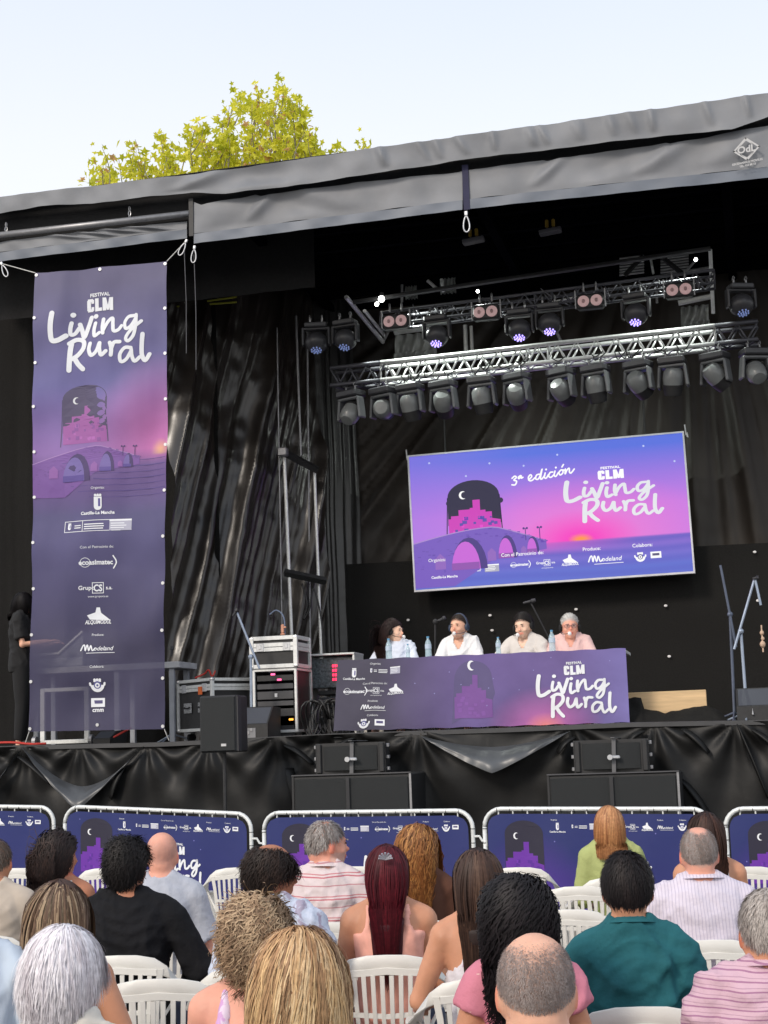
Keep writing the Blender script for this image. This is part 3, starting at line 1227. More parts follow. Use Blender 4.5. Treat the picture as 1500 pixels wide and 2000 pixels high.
led_grid('screen_face', ssurf, 2, 1, 120, 70, m_led, sc, led_col)
pr = Print()
stone = lin(118, 88, 190)
dk = lin(38, 34, 66)
pr.disc(.47, .58, .001, dk, 1)
arch_art(pr, .465, .215, .385, .41, dk, lin(205, 60, 185), lin(90, 75, 170), lin(255, 255, 255), lay=1)
bridge_art(pr, .0, .98, .655, .57, .70, .99, stone, lin(70, 52, 130), lin(200, 100, 215), lay=5)
pr.disc(.28, .375, .02, dk, 4)
pr.disc(.665, .38, .02, dk, 4)
lw = lin(255, 255, 255)
wordmark(pr, 1.13, .275, .70, .325, lw, k=1)
def cursive(p, x, y, k, col, w_):
    S = lambda pts: p.stroke([(x + a * k, y + b * k - a * k * .11) for a, b in pts], w_, col, 5)
    S([(0, -9), (5, -12), (8, -9), (3, -5), (8, -2), (5, 4), (-1, 3)])
    S([(16, -11), (12, -9), (12, -6), (16, -8), (17, -11), (17, -6), (20, -7)])
    S([(30, 0), (36, -5), (34, -9), (30, -5), (31, 1), (36, 2), (42, -2)])
    S([(50, -7), (45, -6), (43, 0), (47, 2), (51, -3), (56, -16), (52, 0), (54, 3), (60, -3)])
    S([(61, -7), (59, 0), (62, 3), (67, -3)])
    p.disc(x + 63 * k, y - 13 * k - 7 * k, w_ * .7, col, 5, 8)
    S([(75, -6), (70, -6), (67, 0), (71, 3), (77, -1)])
    S([(79, -7), (77, 0), (80, 3), (85, -3)])
    p.disc(x + 81 * k, y - 13 * k - 9 * k, w_ * .7, col, 5, 8)
    S([(90, -7), (86, -3), (88, 2), (93, -1), (93, -6), (90, -7), (98, -5)])
    S([(92, -12), (95, -16)])
    S([(98, -7), (97, 2), (101, -5), (105, -7), (105, 0), (108, 2), (114, -4)])


cursive(pr, .76, .262, .0040, lw, .011)
for x, y in ((.15, .06), (.42, .18), (.85, .14), (1.72, .07), (1.93, .2), (.6, .1), (1.1, .08)):
    pr.disc(x, y, .008, lin(190, 200, 245), 2, 6)
pr.text('Organiza:', .17, .80, .034, lw, 12)
shield(pr, .22, .845, .055, lw)
pr.text('Castilla-La Mancha', .22, .925, .026, lw, 12, .02)
ministry(pr, .46, .875, .33, .055, lw, frame=False)
pr.text('Con el Patrocinio de:', .80, .80, .036, lw, 12, .01)
sp_eco(pr, .78, .865, .15, lw)
sp_grupo(pr, .975, .865, .14, lw)
sp_alq(pr, 1.14, .87, .13, lw)
pr.text('Produce:', 1.30, .80, .036, lw, 12, .01)
sp_mode(pr, 1.39, .865, .26, lw)
pr.text('Colabora:', 1.66, .80, .036, lw, 12, .01)
horn(pr, 1.64, .87, .036, lw)
tvbox(pr, 1.75, .84, .075, lw, False)
loc_led = pr.build('screen_graphics', ssurf, m_led, sc, step=.0008)
fr = MB()
for (x0, y0, x1, y1) in ((-.012, -.012, 2.012, 0), (-.012, 1, 2.012, 1.014), (-.012, 0, 0, 1), (2, 0, 2.012, 1)):
    c4 = [Vector(ssurf(x, y, .012)) for x, y in ((x0, y0), (x1, y0), (x1, y1), (x0, y1))]
    b4 = [p + Vector((0, .11, 0)) for p in c4]
    fr.add(c4 + b4, [(0, 1, 2, 3), (4, 7, 6, 5), (0, 4, 5, 1), (1, 5, 6, 2), (2, 6, 7, 3), (3, 7, 4, 0)])
fr.build('screen_frame', mat('grey_aluminium_frame', (.6, .6, .64), .4, metal=.2), sc)
q = MB()
q.add([Vector(ssurf(x, y, -.02)) for x, y in ((0, 0), (2, 0), (2, 1), (0, 1))] + [Vector(ssurf(x, y, -.10)) for x, y in ((0, 0), (2, 0), (2, 1), (0, 1))],
      [(0, 1, 2, 3), (4, 7, 6, 5), (0, 4, 5, 1), (1, 5, 6, 2), (2, 6, 7, 3), (3, 7, 4, 0)])
q.build('housing', m_black, sc)
for x in (-.02, 2.02):
    q = MB()
    a = Vector(ssurf(x, .0, 0))
    q.tube([a + Vector((0, 0, .1)), a + Vector((.01, 0, -.03)), a + Vector((.03, 0, -.06)), a + Vector((.02, 0, 0))], .010, 6)
    q.build('hook', m_steel, sc)
for px0, py0, px1 in ((870, 886, 866), (1260, 852, 1255)):
    a = P3(px0, py0, YS + .12)
    q = MB()
    q.tube([a, Vector((a.x, a.y, 5.9))], .012, 6)
    loc(q.build('hanging_wire', m_black), sc)

# ------------------------------------------------------------------ table with printed cloth
YT = 15.62
TX0, TX1 = P3(660, 1290, YT).x, P3(1222, 1266, YT).x
TZ = (P3(665, 1289, YT).z + P3(1222, 1266, YT).z) / 2
TZ0, TZ1 = P3(662, 1290, YT).z, P3(1222, 1266, YT).z
BZ0, BZ1 = P3(652, 1428, YT).z, P3(1224, 1411, YT).z
tb = empty('folding_table', ((TX0 + TX1) / 2, YT + .4, SZ), 0, 'long table hidden behind the printed festival cloth', 'table')
TH = TZ - SZ
q = MB()
q.box((0, 0, TH - .03), (TX1 - TX0 - .03, .74, .035), bev=.006)
q.build('tabletop', mat('white_table_top', (.6, .6, .6), .5), tb)
for sx in (-1, 1):
    for sy in (-1, 1):
        q = MB()
        q.tube([(sx * (TX1 - TX0) * .44, sy * .3, TH - .05), (sx * (TX1 - TX0) * .44, sy * .3, 0)], .015, 8)
        q.build('leg', m_alud, tb)
cl = empty('table_banner', (TX0, YT, TZ0), 0, 'purple festival banner covering the front of the speakers table', 'banner')
TW = TX1 - TX0


def csurf(x, y, l):      # x 0..4.0, y 0..1
    t = x / 4.0
    zt = TZ0 + (TZ1 - TZ0) * t
    zb = BZ0 + (BZ1 - BZ0) * t
    xx = TX0 + TW * t - .05 * y * (1 - t) ** 2
    yy = YT - .012 - .018 * math.sin(t * 23 + 2 * y) * y - .03 * noise.noise(Vector((t * 9, y * 2.2, 1.3))) * (.3 + y) - .05 * y * (1 - t)
    return (xx - TX0, yy - YT - l, zt + (zb - zt) * y - TZ0 + .004 * math.sin(t * 60))


g_, p_, b_, hp = lin(96, 90, 116), lin(118, 92, 158), lin(110, 104, 168), lin(200, 90, 170)


def cloth_col(u, v):
    c = mixc(lin(78, 75, 92), lin(108, 90, 150), (u - .14) / .34)
    c = mixc(c, lin(118, 108, 175), (u - .8) / .2)
    dd = math.hypot((u - .72) * 3.2, (v - 1.02) * 1.15)
    c = mixc(c, hp, .85 - dd * 1.35)
    c = mixc(c, lin(235, 130, 110), .9 - dd * 4)
    m_ = sum(c) / 3
    return tuple(min(1, (x * .85 + m_ * .15) * 1.0) for x in c)


m_cloth = mat_attr('cloth_print', rough=.75, spec=.2, var=.05, scale=5, bump=.3, bscale=9)
led_grid('cloth', csurf, 4, 1, 160, 40, m_cloth, cl, cloth_col)
pr = Print()
# the windmill arch only reads as a faint darker patch on the cloth
pr.poly([(1.62 - .0, .95), (1.66, .35)] + [(1.92 - .26 * math.cos(math.pi * k / 12), .34 - .26 * math.sin(math.pi * k / 12)) for k in range(13)] + [(2.22, .55), (2.18, .66)], lin(98, 90, 128), 1)
pr.poly([(1.66 + a * .52, .28 + b * .6) for a, b in castle_shape()], lin(124, 88, 152), 2)
for k in range(16):
    a, b = rnd.uniform(.05, .85), rnd.uniform(.45, .9)
    pr.rect(1.66 + a * .52, .28 + b * .6, 1.66 + (a + .09) * .52, .28 + (b + .07) * .6, lin(132, 92, 162), 3)
pr.poly([(1.9 + .055 * math.cos(t), .15 + .07 * math.sin(t)) for t in [math.radians(70 + 220 * k / 10) for k in range(11)]] +
        [(1.925 + .045 * math.cos(t), .15 + .055 * math.sin(t)) for t in [math.radians(280 - 200 * k / 8) for k in range(9)]], WHITE, 4)
pr.build('artwork', csurf, m_cloth, cl, maxe=.12, step=.0015)
pr = Print()
wordmark(pr, 2.78, .30, 1.06, .62, WHITE)
pr.text('Organiza:', .55, .085, .04, WHITE)
shield(pr, .25, .14, .11)
pr.text('Castilla-La Mancha', .25, .285, .042, WHITE, 4, .02)
ministry(pr, .68, .17, .44, .10, frame=False)
pr.text('Con el Patrocinio de:', .55, .36, .04, WHITE, 4)
sp_eco(pr, .27, .45, .34)
sp_grupo(pr, .57, .45, .26)
sp_alq(pr, .84, .46, .24)
pr.text('Produce:', .53, .61, .04, WHITE, 4)
sp_mode(pr, .53, .68, .36)
pr.text('Colabora:', .53, .81, .04, WHITE, 4)
horn(pr, .41, .905, .07)
tvbox(pr, .63, .855, .14, WHITE, False)
for k in range(14):
    pr.disc(rnd.uniform(1.1, 3.9), rnd.uniform(.05, .8), .008, lin(150, 150, 200), 2, 6)
pr.build('lettering', csurf, m_cloth, cl, maxe=.12, step=.0015)

# ------------------------------------------------------------------ tall mesh banner
YBn = YF - .12
bn = empty('tall_banner', P3(196, 523, YBn), 0, 'tall purple see-through festival banner hanging at the left of the stage', 'banner')
bo = Vector(bn.location)
cTL, cTR, cBR, cBL = [P3(*q, YBn) - bo for q in ((69, 533), (326, 510), (321, 1424), (57, 1429))]


def bsurf(x, y, l):      # x 0..1, y 0..3.5
    v = y / 3.5
    a = cTL + (cTR - cTL) * x
    b = cBL + (cBR - cBL) * x
    p = a + (b - a) * v
    yy = .020 * math.sin(x * 9 + v * 7) + .05 * noise.noise(Vector((x * 2.5 + v * 3, v * 9, 4))) + .02 * noise.noise(Vector((x * 7, v * 5, 9)))
    sag = .012 * math.sin(math.pi * ((x * 2) % 1)) * (1 - v)
    return (p.x, p.y - yy - l, p.z - sag)


def ban_col(u, v):
    y = v * 3.5
    c = mixc(lin(108, 104, 138), lin(112, 108, 172), (y - .1) / .9)
    c = mixc(c, lin(150, 112, 186), (y - .9) / .5)
    dd = math.hypot((u - .95) * 1.5, (y - 1.45) * 1.05)
    c = mixc(c, lin(205, 105, 178), 1.0 - dd * 1.25)
    if y < 1.46:
        c = mixc(c, lin(250, 190, 120), 1 - dd * 9)
    c = mixc(c, lin(124, 92, 156), max(0, (y - 1.42) / .12) if y < 1.7 else 1)
    if y > 1.5:
        c = mixc(c, lin(88, 84, 132), (y - 1.55) / .35)
        c = mixc(c, lin(64, 61, 92), (y - 2.1) / .8)
        c = mixc(c, lin(108, 86, 150), max(0, .3 - abs(y - 1.62)) * 2)
    m_ = sum(c) / 3
    return tuple(min(1, (x * .88 + m_ * .12) * .98 + .004) for x in c)


led_grid('mesh_cloth', bsurf, 1, 3.5, 60, 180, m_mesh, bn, ban_col)
pr = Print()
arch_art(pr, .39, .905, .345, .45, lin(92, 86, 112), lin(166, 104, 170), lin(146, 98, 162), lay=1)
bridge_art(pr, .0, .80, 1.50, 1.38, 1.475, 1.76, lin(128, 94, 162), lin(82, 70, 112), lin(122, 108, 170), lay=4)
for k in range(7):
    yy = 1.5 + k * .045
    pr.stroke([(.2 + .09 * k % .3, yy), (.6, yy + .008), (.99, yy - .004)], .004 + .002 * (k % 2), lin(96, 82, 140), 3)
pr.build('artwork', bsurf, m_mesh, bn, maxe=.10, step=.001)
pr = Print()
wordmark(pr, .12, .315, .765, .49, WHITE)
x0 = .50
pr.text('Organiza:', x0, 1.715, .026, WHITE, 4)
shield(pr, x0, 1.775, .10)
pr.text('Castilla-La Mancha', x0, 1.905, .033, WHITE, 4, .03)
ministry(pr, x0, 1.99, .50, .085)
pr.text('Con el Patrocinio de:', x0, 2.16, .028, WHITE, 4)
sp_eco(pr, x0, 2.265, .27)
sp_grupo(pr, x0, 2.455, .24)
sp_alq(pr, x0, 2.68, .2)
pr.text('Produce:', x0, 2.81, .025, WHITE, 4)
sp_mode(pr, x0, 2.90, .26)
pr.text('Colabora:', x0, 3.045, .027, WHITE, 4)
horn(pr, x0, 3.17, .052)
tvbox(pr, x0, 3.265, .105)
pr.build('lettering', bsurf, m_meshw, bn, maxe=.10, step=.0012)
for k in range(11):
    for x in (.012, .988):
        q = MB()
        pt = Vector(bsurf(x, .02 + 3.46 * k / 10, .004))
        q.tube([pt, pt + Vector((0, -.006, 0))], .018, 10)
        q.build('eyelet', m_steel, bn)
for x in (.5,):
    for y in (.02, 3.46):
        q = MB()
        pt = Vector(bsurf(x, y, .004))
        q.tube([pt, pt + Vector((0, -.006, 0))], .018, 10)
        q.build('eyelet', m_steel, bn)
for a, b in (((69, 533), (4, 515)), ((326, 510), (364, 470)), ((57, 1429), (50, 1450)), ((321, 1424), (330, 1446))):
    q = MB()
    q.tube([P3(*a, YBn) - bo, P3(*b, YBn + .05) - bo], .005, 5)
    q.build('tie_cord', m_rope, bn)

# ------------------------------------------------------------------ stage skirt with swags
YK = YF - .02
sk = empty('stage_skirt', (-2, YK, 0), 0, 'glossy black sheet skirt hanging from the front edge of the stage', 'stage skirt')
ties = [-30, 52, 160, 290, 410, 545, 640, 690, 820, 1120, 1282, 1440, 1580]
TIEX = [P3(x, 1440, YK).x for x in ties]
EZ = [(P3(x, y, YK).x, P3(x, y, YK).z) for x, y in ((-80, 1461), (0, 1460), (330, 1452), (640, 1436), (1000, 1424), (1230, 1414), (1500, 1409), (1600, 1405))]


def edgez(x):
    return float(np.interp(x, [e[0] for e in EZ], [e[1] for e in EZ]))


def skirt(u, v):
    x = XL + (1.4 - XL) * u
    zt = edgez(x)
    z = zt * (1 - v)
    # creases radiating from the tie points
    y = 0.0
    for i, tx in enumerate(TIEX):
        dx, dz = x - tx, zt - z
        if abs(dx) < 1.6:
            ang = math.atan2(dx, dz + .02)
            rr_ = math.hypot(dx, dz)
            y += .035 * math.exp(-rr_ * 1.6) * math.cos(ang * 9 + i) * min(1, rr_ * 6)
    y += .10 * noise.noise(Vector((x * .9 + v * .8, v * 1.2, 5))) * min(1, v * 4)
    y += .05 * noise.noise(Vector((x * 2.6 - v * 1.5, v * 2.5, 8))) * min(1, v * 6)
    return (x, YK - .06 - y * 1.1 - .05 * v, z + .004)


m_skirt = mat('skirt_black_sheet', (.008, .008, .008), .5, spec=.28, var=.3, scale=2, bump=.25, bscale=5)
loc(grid_sheet('sheet', skirt, 420, 60, m_skirt), sk)
tr = MB()
for i in range(60):
    x0_, x1_ = XL + (1.4 - XL) * i / 60, XL + (1.4 - XL) * (i + 1) / 60
    tr.add([(x0_, YK - .07, edgez(x0_) + .012), (x1_, YK - .07, edgez(x1_) + .012), (x1_, YK - .07, edgez(x1_) - .03), (x0_, YK - .07, edgez(x0_) - .03),
            (x0_, YK + .06, edgez(x0_) + .016), (x1_, YK + .06, edgez(x1_) + .016)], [(0, 1, 2, 3), (0, 4, 5, 1)])
loc(tr.build('deck_edge', mat('deck_edge_black', (.05, .05, .052), .6)), sk)


def swag(xa, xb, dt, db, out, m, sh=.5, seed=0, ya=0, yb=0):
    """sheet folded over and hanging slack between two ties: dt, db = sag of its upper and lower edge in photo pixels"""
    def f(u, v):
        px = xa + (xb - xa) * u
        base = 1440 + (ya + (yb - ya) * u) - .034 * (px - 750)
        k = (1 - abs(2 * u - 1) ** 1.7) if sh < 1 else (1 - abs(2 * u - 1))
        tri = 1 - abs(2 * u - 1) ** 1.15
        py = base + dt * k + (db * tri - dt * k) * v
        p = P3(px, py, YK)
        # the fold bellies out: its face looks upward to the sky
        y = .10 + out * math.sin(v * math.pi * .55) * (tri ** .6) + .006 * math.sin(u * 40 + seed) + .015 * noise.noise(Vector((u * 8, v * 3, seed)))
        return (p.x, YK - y, p.z)
    return loc(grid_sheet('swag', f, 70, 12, m), sk)


m_sw = mat('sky_sheen_sheet', (.06, .064, .07), .38, spec=.6, var=.25, scale=2.5, bump=.25, bscale=6)  # paler copy of the skirt sheet, sky sheen put into its grey
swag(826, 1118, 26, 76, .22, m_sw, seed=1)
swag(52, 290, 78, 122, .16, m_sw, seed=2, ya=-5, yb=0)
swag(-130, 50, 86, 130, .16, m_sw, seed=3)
for (xa, ya, xb, yb, wd) in ((1335, 1424, 1385, 1470, 7), (560, 1456, 612, 1492, 6), (1470, 1424, 1530, 1475, 6), (1440, 1416, 1500, 1560, 4), (690, 1442, 650, 1470, 6), (1255, 1428, 1225, 1452, 6),
                             (1120, 1440, 1090, 1470, 5), (40, 1478, 100, 1530, 6), (1330, 1520, 1390, 1600, 9), (565, 1500, 580, 1570, 6), (240, 1500, 215, 1560, 6)):
    A, B = P3(xa, ya, YK - .1), P3(xb, yb, YK - .16)
    q = MB()
    t = (B - A)
    pts = [A + t * k / 8 + Vector((0, -.03 * math.sin(math.pi * k / 8), .02 * math.sin(math.pi * k / 8))) for k in range(9)]
    q.tube(pts, [(.006 + wd * .0028 * math.sin(math.pi * (k + .3) / 8.6), .05) for k in range(9)], 8)
    loc(q.build('fold', m_skirt, smooth=True), sk)

# ------------------------------------------------------------------ loudspeakers in front of the stage
m_grille = mat('speaker_grille', (.013, .015, .016), .62, spec=.45, var=.25, scale=300, bump=.4, bscale=500)


def sub_stack(px0, px1, pyt, fx0, fx1, fyt, lab1, lab2, lab3, Y=14.35):
    a, b = P3(px0, pyt, Y), P3(px1, pyt, Y)
    wd = b.x - a.x
    dep = .72
    h = a.z * .5 + b.z * .5
    o = empty('subwoofer', ((a.x + b.x) / 2, Y + dep / 2, 0), 0, lab1, 'subwoofer')
    for z0, z1, nm in ((0, h / 2 - .005, 'lower_cabinet'), (h / 2 + .005, h, 'upper_cabinet')):
        q = MB()
        q.box((0, 0, (z0 + z1) / 2), (wd, dep, z1 - z0), bev=.012)
        q.build(nm, m_black, o)
        q = MB()
        q.box((0, -dep / 2 - .008, (z0 + z1) / 2), (wd - .06, .016, z1 - z0 - .06), bev=.006)
        q.build('grille', m_grille, o)
    for s in (-1, 1):
        q = MB()
        q.box((s * (wd / 2 - .01), -dep / 2 - .004, h / 2), (.02, .012, h))
        q.build('edge_trim', m_alud if s > 0 else m_black, o)
    q = MB()
    q.box((0, -dep / 2 - .003, h + .006), (wd, .03, .012))
    q.build('top_edge', mat('paler_black_edge', (.06, .06, .065), .5), o)  # top front edge a little paler than the cabinet
    a2, b2 = P3(fx0, fyt, Y + .1), P3(fx1, fyt, Y + .1)
    w2 = b2.x - a2.x
    h2 = a2.z - h - .012
    f = empty('front_fill_speaker', ((a2.x + b2.x) / 2, Y + .1, h + .012), 0, lab2, 'loudspeaker')
    q = MB()
    dd = .42
    vs = [(-w2 / 2, 0, 0), (w2 / 2, 0, 0), (w2 / 2, 0, h2), (-w2 / 2, 0, h2), (-w2 / 2 + .06, dd, .0), (w2 / 2 - .06, dd, 0), (w2 / 2 - .06, dd, h2 * .9), (-w2 / 2 + .06, dd, h2 * .9)]
    q.add(vs, [(0, 1, 2, 3), (5, 4, 7, 6), (1, 5, 6, 2), (4, 0, 3, 7), (3, 2, 6, 7), (0, 4, 5, 1)])
    q.build('cabinet', m_black, f)
    q = MB()
    n = 12
    vs = []
    for k in range(n + 1):
        x = -w2 / 2 + .08 + (w2 - .16) * k / n
        y = -.012 - .045 * math.sin(math.pi * k / n)
        vs += [(x, y, .03), (x, y, h2 - .03)]
    q.add(vs, [(2 * k, 2 * k + 2, 2 * k + 3, 2 * k + 1) for k in range(n)])
    q.build('grille', m_grille, f)
    for s in (-1, 1):
        q = MB()
        q.box((s * (w2 / 2 - .035), -.012, h2 / 2), (.05, .03, h2 - .01), bev=.008)
        q.build('side_plate', m_black, f)
        for z in (.12, .5, .88):
            q = MB()
            q.box((s * (w2 / 2 + .012), .06, h2 * z), (.03, .05, .035), bev=.005)
            q.build('rigging_bolt', m_alud, f)
    # ratchet strap over both
    st_ = empty('ratchet_strap', ((a2.x + b2.x) / 2, Y, h), 0, lab3, 'strap')
    q = MB()
    q.box((.03, .03, h2 / 2), (.036, .006, h2 + .04), rot=Matrix.Rotation(.04, 3, 'Y'))
    q.box((.03, .3, h2 + .03), (.036, .62, .006))
    q.build('webbing', mat('grey_webbing', (.13, .13, .135), .8), st_)
    q = MB()
    q.box((.0, -.035, -h * .42 - .02), (.034, .006, h * .84))
    q.build('webbing', mat('dark_webbing', (.035, .035, .037), .8), st_)
    q = MB()
    q.box((.045, .0, h2 * .5), (.09, .03, .03), bev=.008)
    q.tube([(-.0, -.012, h2 * .5), (.0, -.03, h2 * .5)], .025, 10)
    q.build('ratchet', m_steel, st_)
    return o


sub_stack(570, 803, 1513, 616, 752, 1453, 'black subwoofer stack on the ground below the left end of the table',
          'black front fill speaker lying on the subwoofers below the left table end', 'grey ratchet strap round the left front fill speaker')
sub_stack(1068, 1326, 1511, 1119, 1266, 1447, 'black subwoofer stack on the ground below the right end of the table',
          'black front fill speaker lying on the subwoofers below the right table end', 'grey ratchet strap round the right front fill speaker')
a, b = P3(390, 1360, 14.0), P3(462, 1360, 14.0)
zb = P3(425, 1470, 14.0).z
o = empty('pole_speaker', ((a.x + b.x) / 2, 14.15, zb), 0, 'upright black loudspeaker on a pole in front of the flight case', 'loudspeaker')
hS = a.z - zb
q = MB()
q.box((0, 0, hS / 2), (b.x - a.x, .33, hS), bev=.015)
q.build('cabinet', m_black, o)
q = MB()
q.box((0, -.172, hS / 2), (b.x - a.x - .03, .014, hS - .03), bev=.005)
q.build('grille', m_grille, o)
q = MB()
q.box((.06, -.183, .07), (.05, .004, .024))
q.build('name_plate', mat('silver_plate', (.5, .5, .5), .4), o)
q = MB()
q.box((b.x - a.x) * .5 * Vector((1, 0, 0)) + Vector((.004, -.1, hS / 2)), (.012, .10, hS - .02))
q.build('side_panel', mat('paler_black_side', (.035, .035, .038), .55), o)  # right side slightly paler than the cabinet
o2 = empty('speaker_tripod', ((a.x + b.x) / 2, 14.15, 0), 0, 'black speaker stand under the pole loudspeaker', 'stand')
q = MB()
q.tube([(0, 0, .0), (0, 0, zb)], .018, 8)
q.build('pole', m_black, o2)
for k in range(3):
    q = MB()
    t = k * 2.09 + .4
    q.tube([(0, 0, .55), (.5 * math.cos(t), .5 * math.sin(t), .01)], .011, 6)
    q.build('leg', m_black, o2)

# ------------------------------------------------------------------ flight cases and racks on the stage
def rail(q, a, b, r=.016):
    a, b = Vector(a), Vector(b)
    d_ = b - a
    q.box((a + b) / 2, (abs(d_.x) + 2 * r, abs(d_.y) + 2 * r, abs(d_.z) + 2 * r), bev=.004)


def flight_case(name, c, wd, dp, h, lidh, rz, lab, r=.017, handles=2, body=m_black, casters=True, group=None):
    o = empty(name, c, rz, lab, 'flight case')
    z0 = .11 if casters else 0
    q = MB()
    q.box((0, 0, z0 + (h - z0) / 2), (wd - .012, dp - .012, h - z0 - .006))
    q.build('panel', body, o)
    for z in (z0 + r, h - r, h - lidh - r * 1.1, h - lidh + r * 1.1):
        q = MB()
        for s in (-1, 1):
            q.box((0, s * (dp / 2), z), (wd + .002, r * 1.2, r * 2), bev=.003)
            q.box((s * (wd / 2), 0, z), (r * 1.2, dp - .02, r * 1.96), bev=.003)
        q.build('rail', m_alu, o)
    for sx in (-1, 1):
        for sy in (-1, 1):
            q = MB()
            q.box((sx * (wd / 2 - .002), sy * (dp / 2 - .002), z0 + (h - z0) / 2), (r * 2.1, r * 2.1, h - z0 - .02), bev=.003)
            q.build('corner_rail', m_alu, o)
            for z in (z0 + r, h - r):
                q = MB()
                q.ell((sx * (wd / 2 - .005), sy * (dp / 2 - .005), z), (.03, .03, .026), nu=10, nv=6)
                q.build('ball_corner', m_steel, o)
            if casters:
                q = MB()
                cx, cy = sx * (wd / 2 - .1), sy * (dp / 2 - .1)
                q.tube([(cx - .018, cy, .05), (cx + .018, cy, .05)], .05, 12)
                q.build('caster', m_blackm, o)
                q = MB()
                q.box((cx, cy, .10), (.06, .06, .02))
                q.build('caster_plate', m_steel, o)
    for k in range(handles):
        x = (k - (handles - 1) / 2) * wd * .42
        q = MB()
        q.box((x, -dp / 2 - .006, z0 + (h - lidh - z0) * .55), (.15, .008, .11), bev=.003)
        q.build('handle_plate', mat('perforated_steel', (.34, .35, .36), .45, metal=.4, var=.5, scale=90), o)
        q = MB()
        q.tube([(x - .05, -dp / 2 - .012, z0 + (h - lidh - z0) * .55 + .01), (x - .045, -dp / 2 - .03, z0 + (h - lidh - z0) * .55),
                (x + .045, -dp / 2 - .03, z0 + (h - lidh - z0) * .55), (x + .05, -dp / 2 - .012, z0 + (h - lidh - z0) * .55 + .01)], .008, 6)
        q.build('handle', m_black, o)
    for k in (-1, 1):
        q = MB()
        x = k * wd * .3
        q.box((x, -dp / 2 - .012, h - lidh), (.085, .012, .09), bev=.004)
        q.box((x, -dp / 2 - .02, h - lidh + .005), (.03, .008, .05), bev=.003)
        q.build('butterfly_latch', m_steel, o)
    return o


def fcase_at(px0, px1, pyb, pyt, Y, **k):
    a, b = P3(px0, pyt, Y), P3(px1, pyt, Y)
    return (a.x + b.x) / 2, b.x - a.x, (a.z + b.z) / 2


cx, wd, zt = fcase_at(332, 405, 1430, 1326, 15.75)
fc = flight_case('flight_case', (cx + .17, 16.1, SZ), .66, .52, zt - SZ, .10, -.62, 'large black flight case with silver edges behind the pole speaker')
q = MB()
q.box((.43 - .3, -.28, zt - SZ - .13), (.07, .01, .085))
q.build('label', mat('orange_tape', (.8, .16, .03), .6), fc)
q = MB()
q.tube(catmull([(cx - .02, 16, zt + .02), (cx + .08, 16.02, zt + .06), (cx + .14, 16.0, zt + .10), (cx + .17, 16.02, zt + .03), (cx + .2, 16.05, zt + .09)]), .010, 6)
tag(q.build('red_cable', mat('red_cable', (.5, .03, .02), .5)), 'red cable loop lying on top of the large flight case', 'cable')

a, b = P3(494, 1310, 15.9), P3(577, 1310, 15.9)
zr0 = P3(535, 1306, 15.9).z
zr1 = P3(535, 1243, 15.9).z
rk = empty('equipment_rack', ((a.x + b.x) / 2, 16.2, SZ), .0, 'tall open equipment rack with amplifiers and glowing meters', 'rack')
rw, rd, rh = b.x - a.x, .56, zr0 - SZ
for z in (.08, rh - .012):
    q = MB()
    for s in (-1, 1):
        q.box((0, s * rd / 2, z), (rw, .03, .03), bev=.004)
        q.box((s * (rw / 2 - .001), 0, z), (.028, rd, .028), bev=.004)
    q.build('rail', m_alu, rk)
for s in (-1, 1):
    for t in (-1, 1):
        q = MB()
        q.box((s * (rw / 2 - .004), t * (rd / 2), rh / 2 + .03), (.03, .034, rh - .08), bev=.004)
        q.build('corner_rail', m_alu, rk)
    q = MB()
    q.box((s * (rw / 2 - .016), 0, rh / 2 + .04), (.01, rd - .04, rh - .1))
    q.build('side_panel', m_black, rk)
q = MB()
q.box((0, rd / 2 - .03, rh / 2 + .04), (rw - .05, .01, rh - .1))
q.build('back_panel', m_blackm, rk)
m_unit = mat('rack_unit_grey', (.05, .05, .055), .5, var=.15)
units = [(rh - .10, .075, m_black), (rh - .19, .07, m_unit), (rh - .285, .10, m_unit), (rh - .39, .10, m_unit), (rh - .56, .12, mat('rack_mesh_panel', (.09, .09, .09), .5, metal=.4, var=.7, scale=120)),
         (rh * .26, .34, mat('rack_dark_drawer', (.028, .028, .03), .6))]
for z, h, mm in units:
    q = MB()
    q.box((0, -rd / 2 + .02, z), (rw - .07, .03, h - .012), bev=.004)
    q.build('rack_unit', mm, rk)
m_pink = mat('pink_indicator', (.9, .1, .25), .5, emit=1.2, ecol=(.9, .12, .3))
m_amber = mat('amber_indicator', (.9, .4, .05), .5, emit=1.3, ecol=(1, .4, .05))
for x, z, mm in ((-.02, rh - .06, m_pink), (.05, rh - .12, m_pink), (-rw * .4, rh - .545, m_pink), (rw * .36, rh - .55, m_amber)):
    q = MB()
    q.box((x, -rd / 2 - .002, z), (.05, .012, .022), bev=.004)
    q.build('indicator_lamp', mm, rk)
q = MB()
q.box((0.01, -rd / 2 - .001, rh - .285), (.03, .008, .04))
q.build('badge', m_steel, rk)
q = MB()
for s in (-1, 1):
    for t in (-1, 1):
        q.tube([(s * (rw / 2 - .07) - .015, t * .2, .04), (s * (rw / 2 - .07) + .015, t * .2, .04)], .04, 10)
q.build('caster', m_blackm, rk)
flight_case('small_case', ((a.x + b.x) / 2, 16.15, zr0 + .005), rw + .02, .5, zr1 - zr0, .12, 0, 'small black flight case with bright silver edges on top of the rack', r=.022,
            handles=0, casters=False)
q = MB()
q.tube(catmull([(a.x + .14, 16.1, zr1 + .26), (a.x + .22, 16.1, zr1 + .30), (a.x + .3, 16.1, zr1 + .22), (a.x + .31, 16.1, zr1 + .02)]), .008, 6)
tag(q.build('arched_cable', mat('blue_grey_cable', (.12, .16, .25), .5)), 'arched thin cable rising above the small silver edged case', 'cable')
q = MB()
q.box((0, 0, .06), (.035, .03, .1), bev=.01)
q.box((.025, 0, .075), (.03, .02, .02), bev=.005)
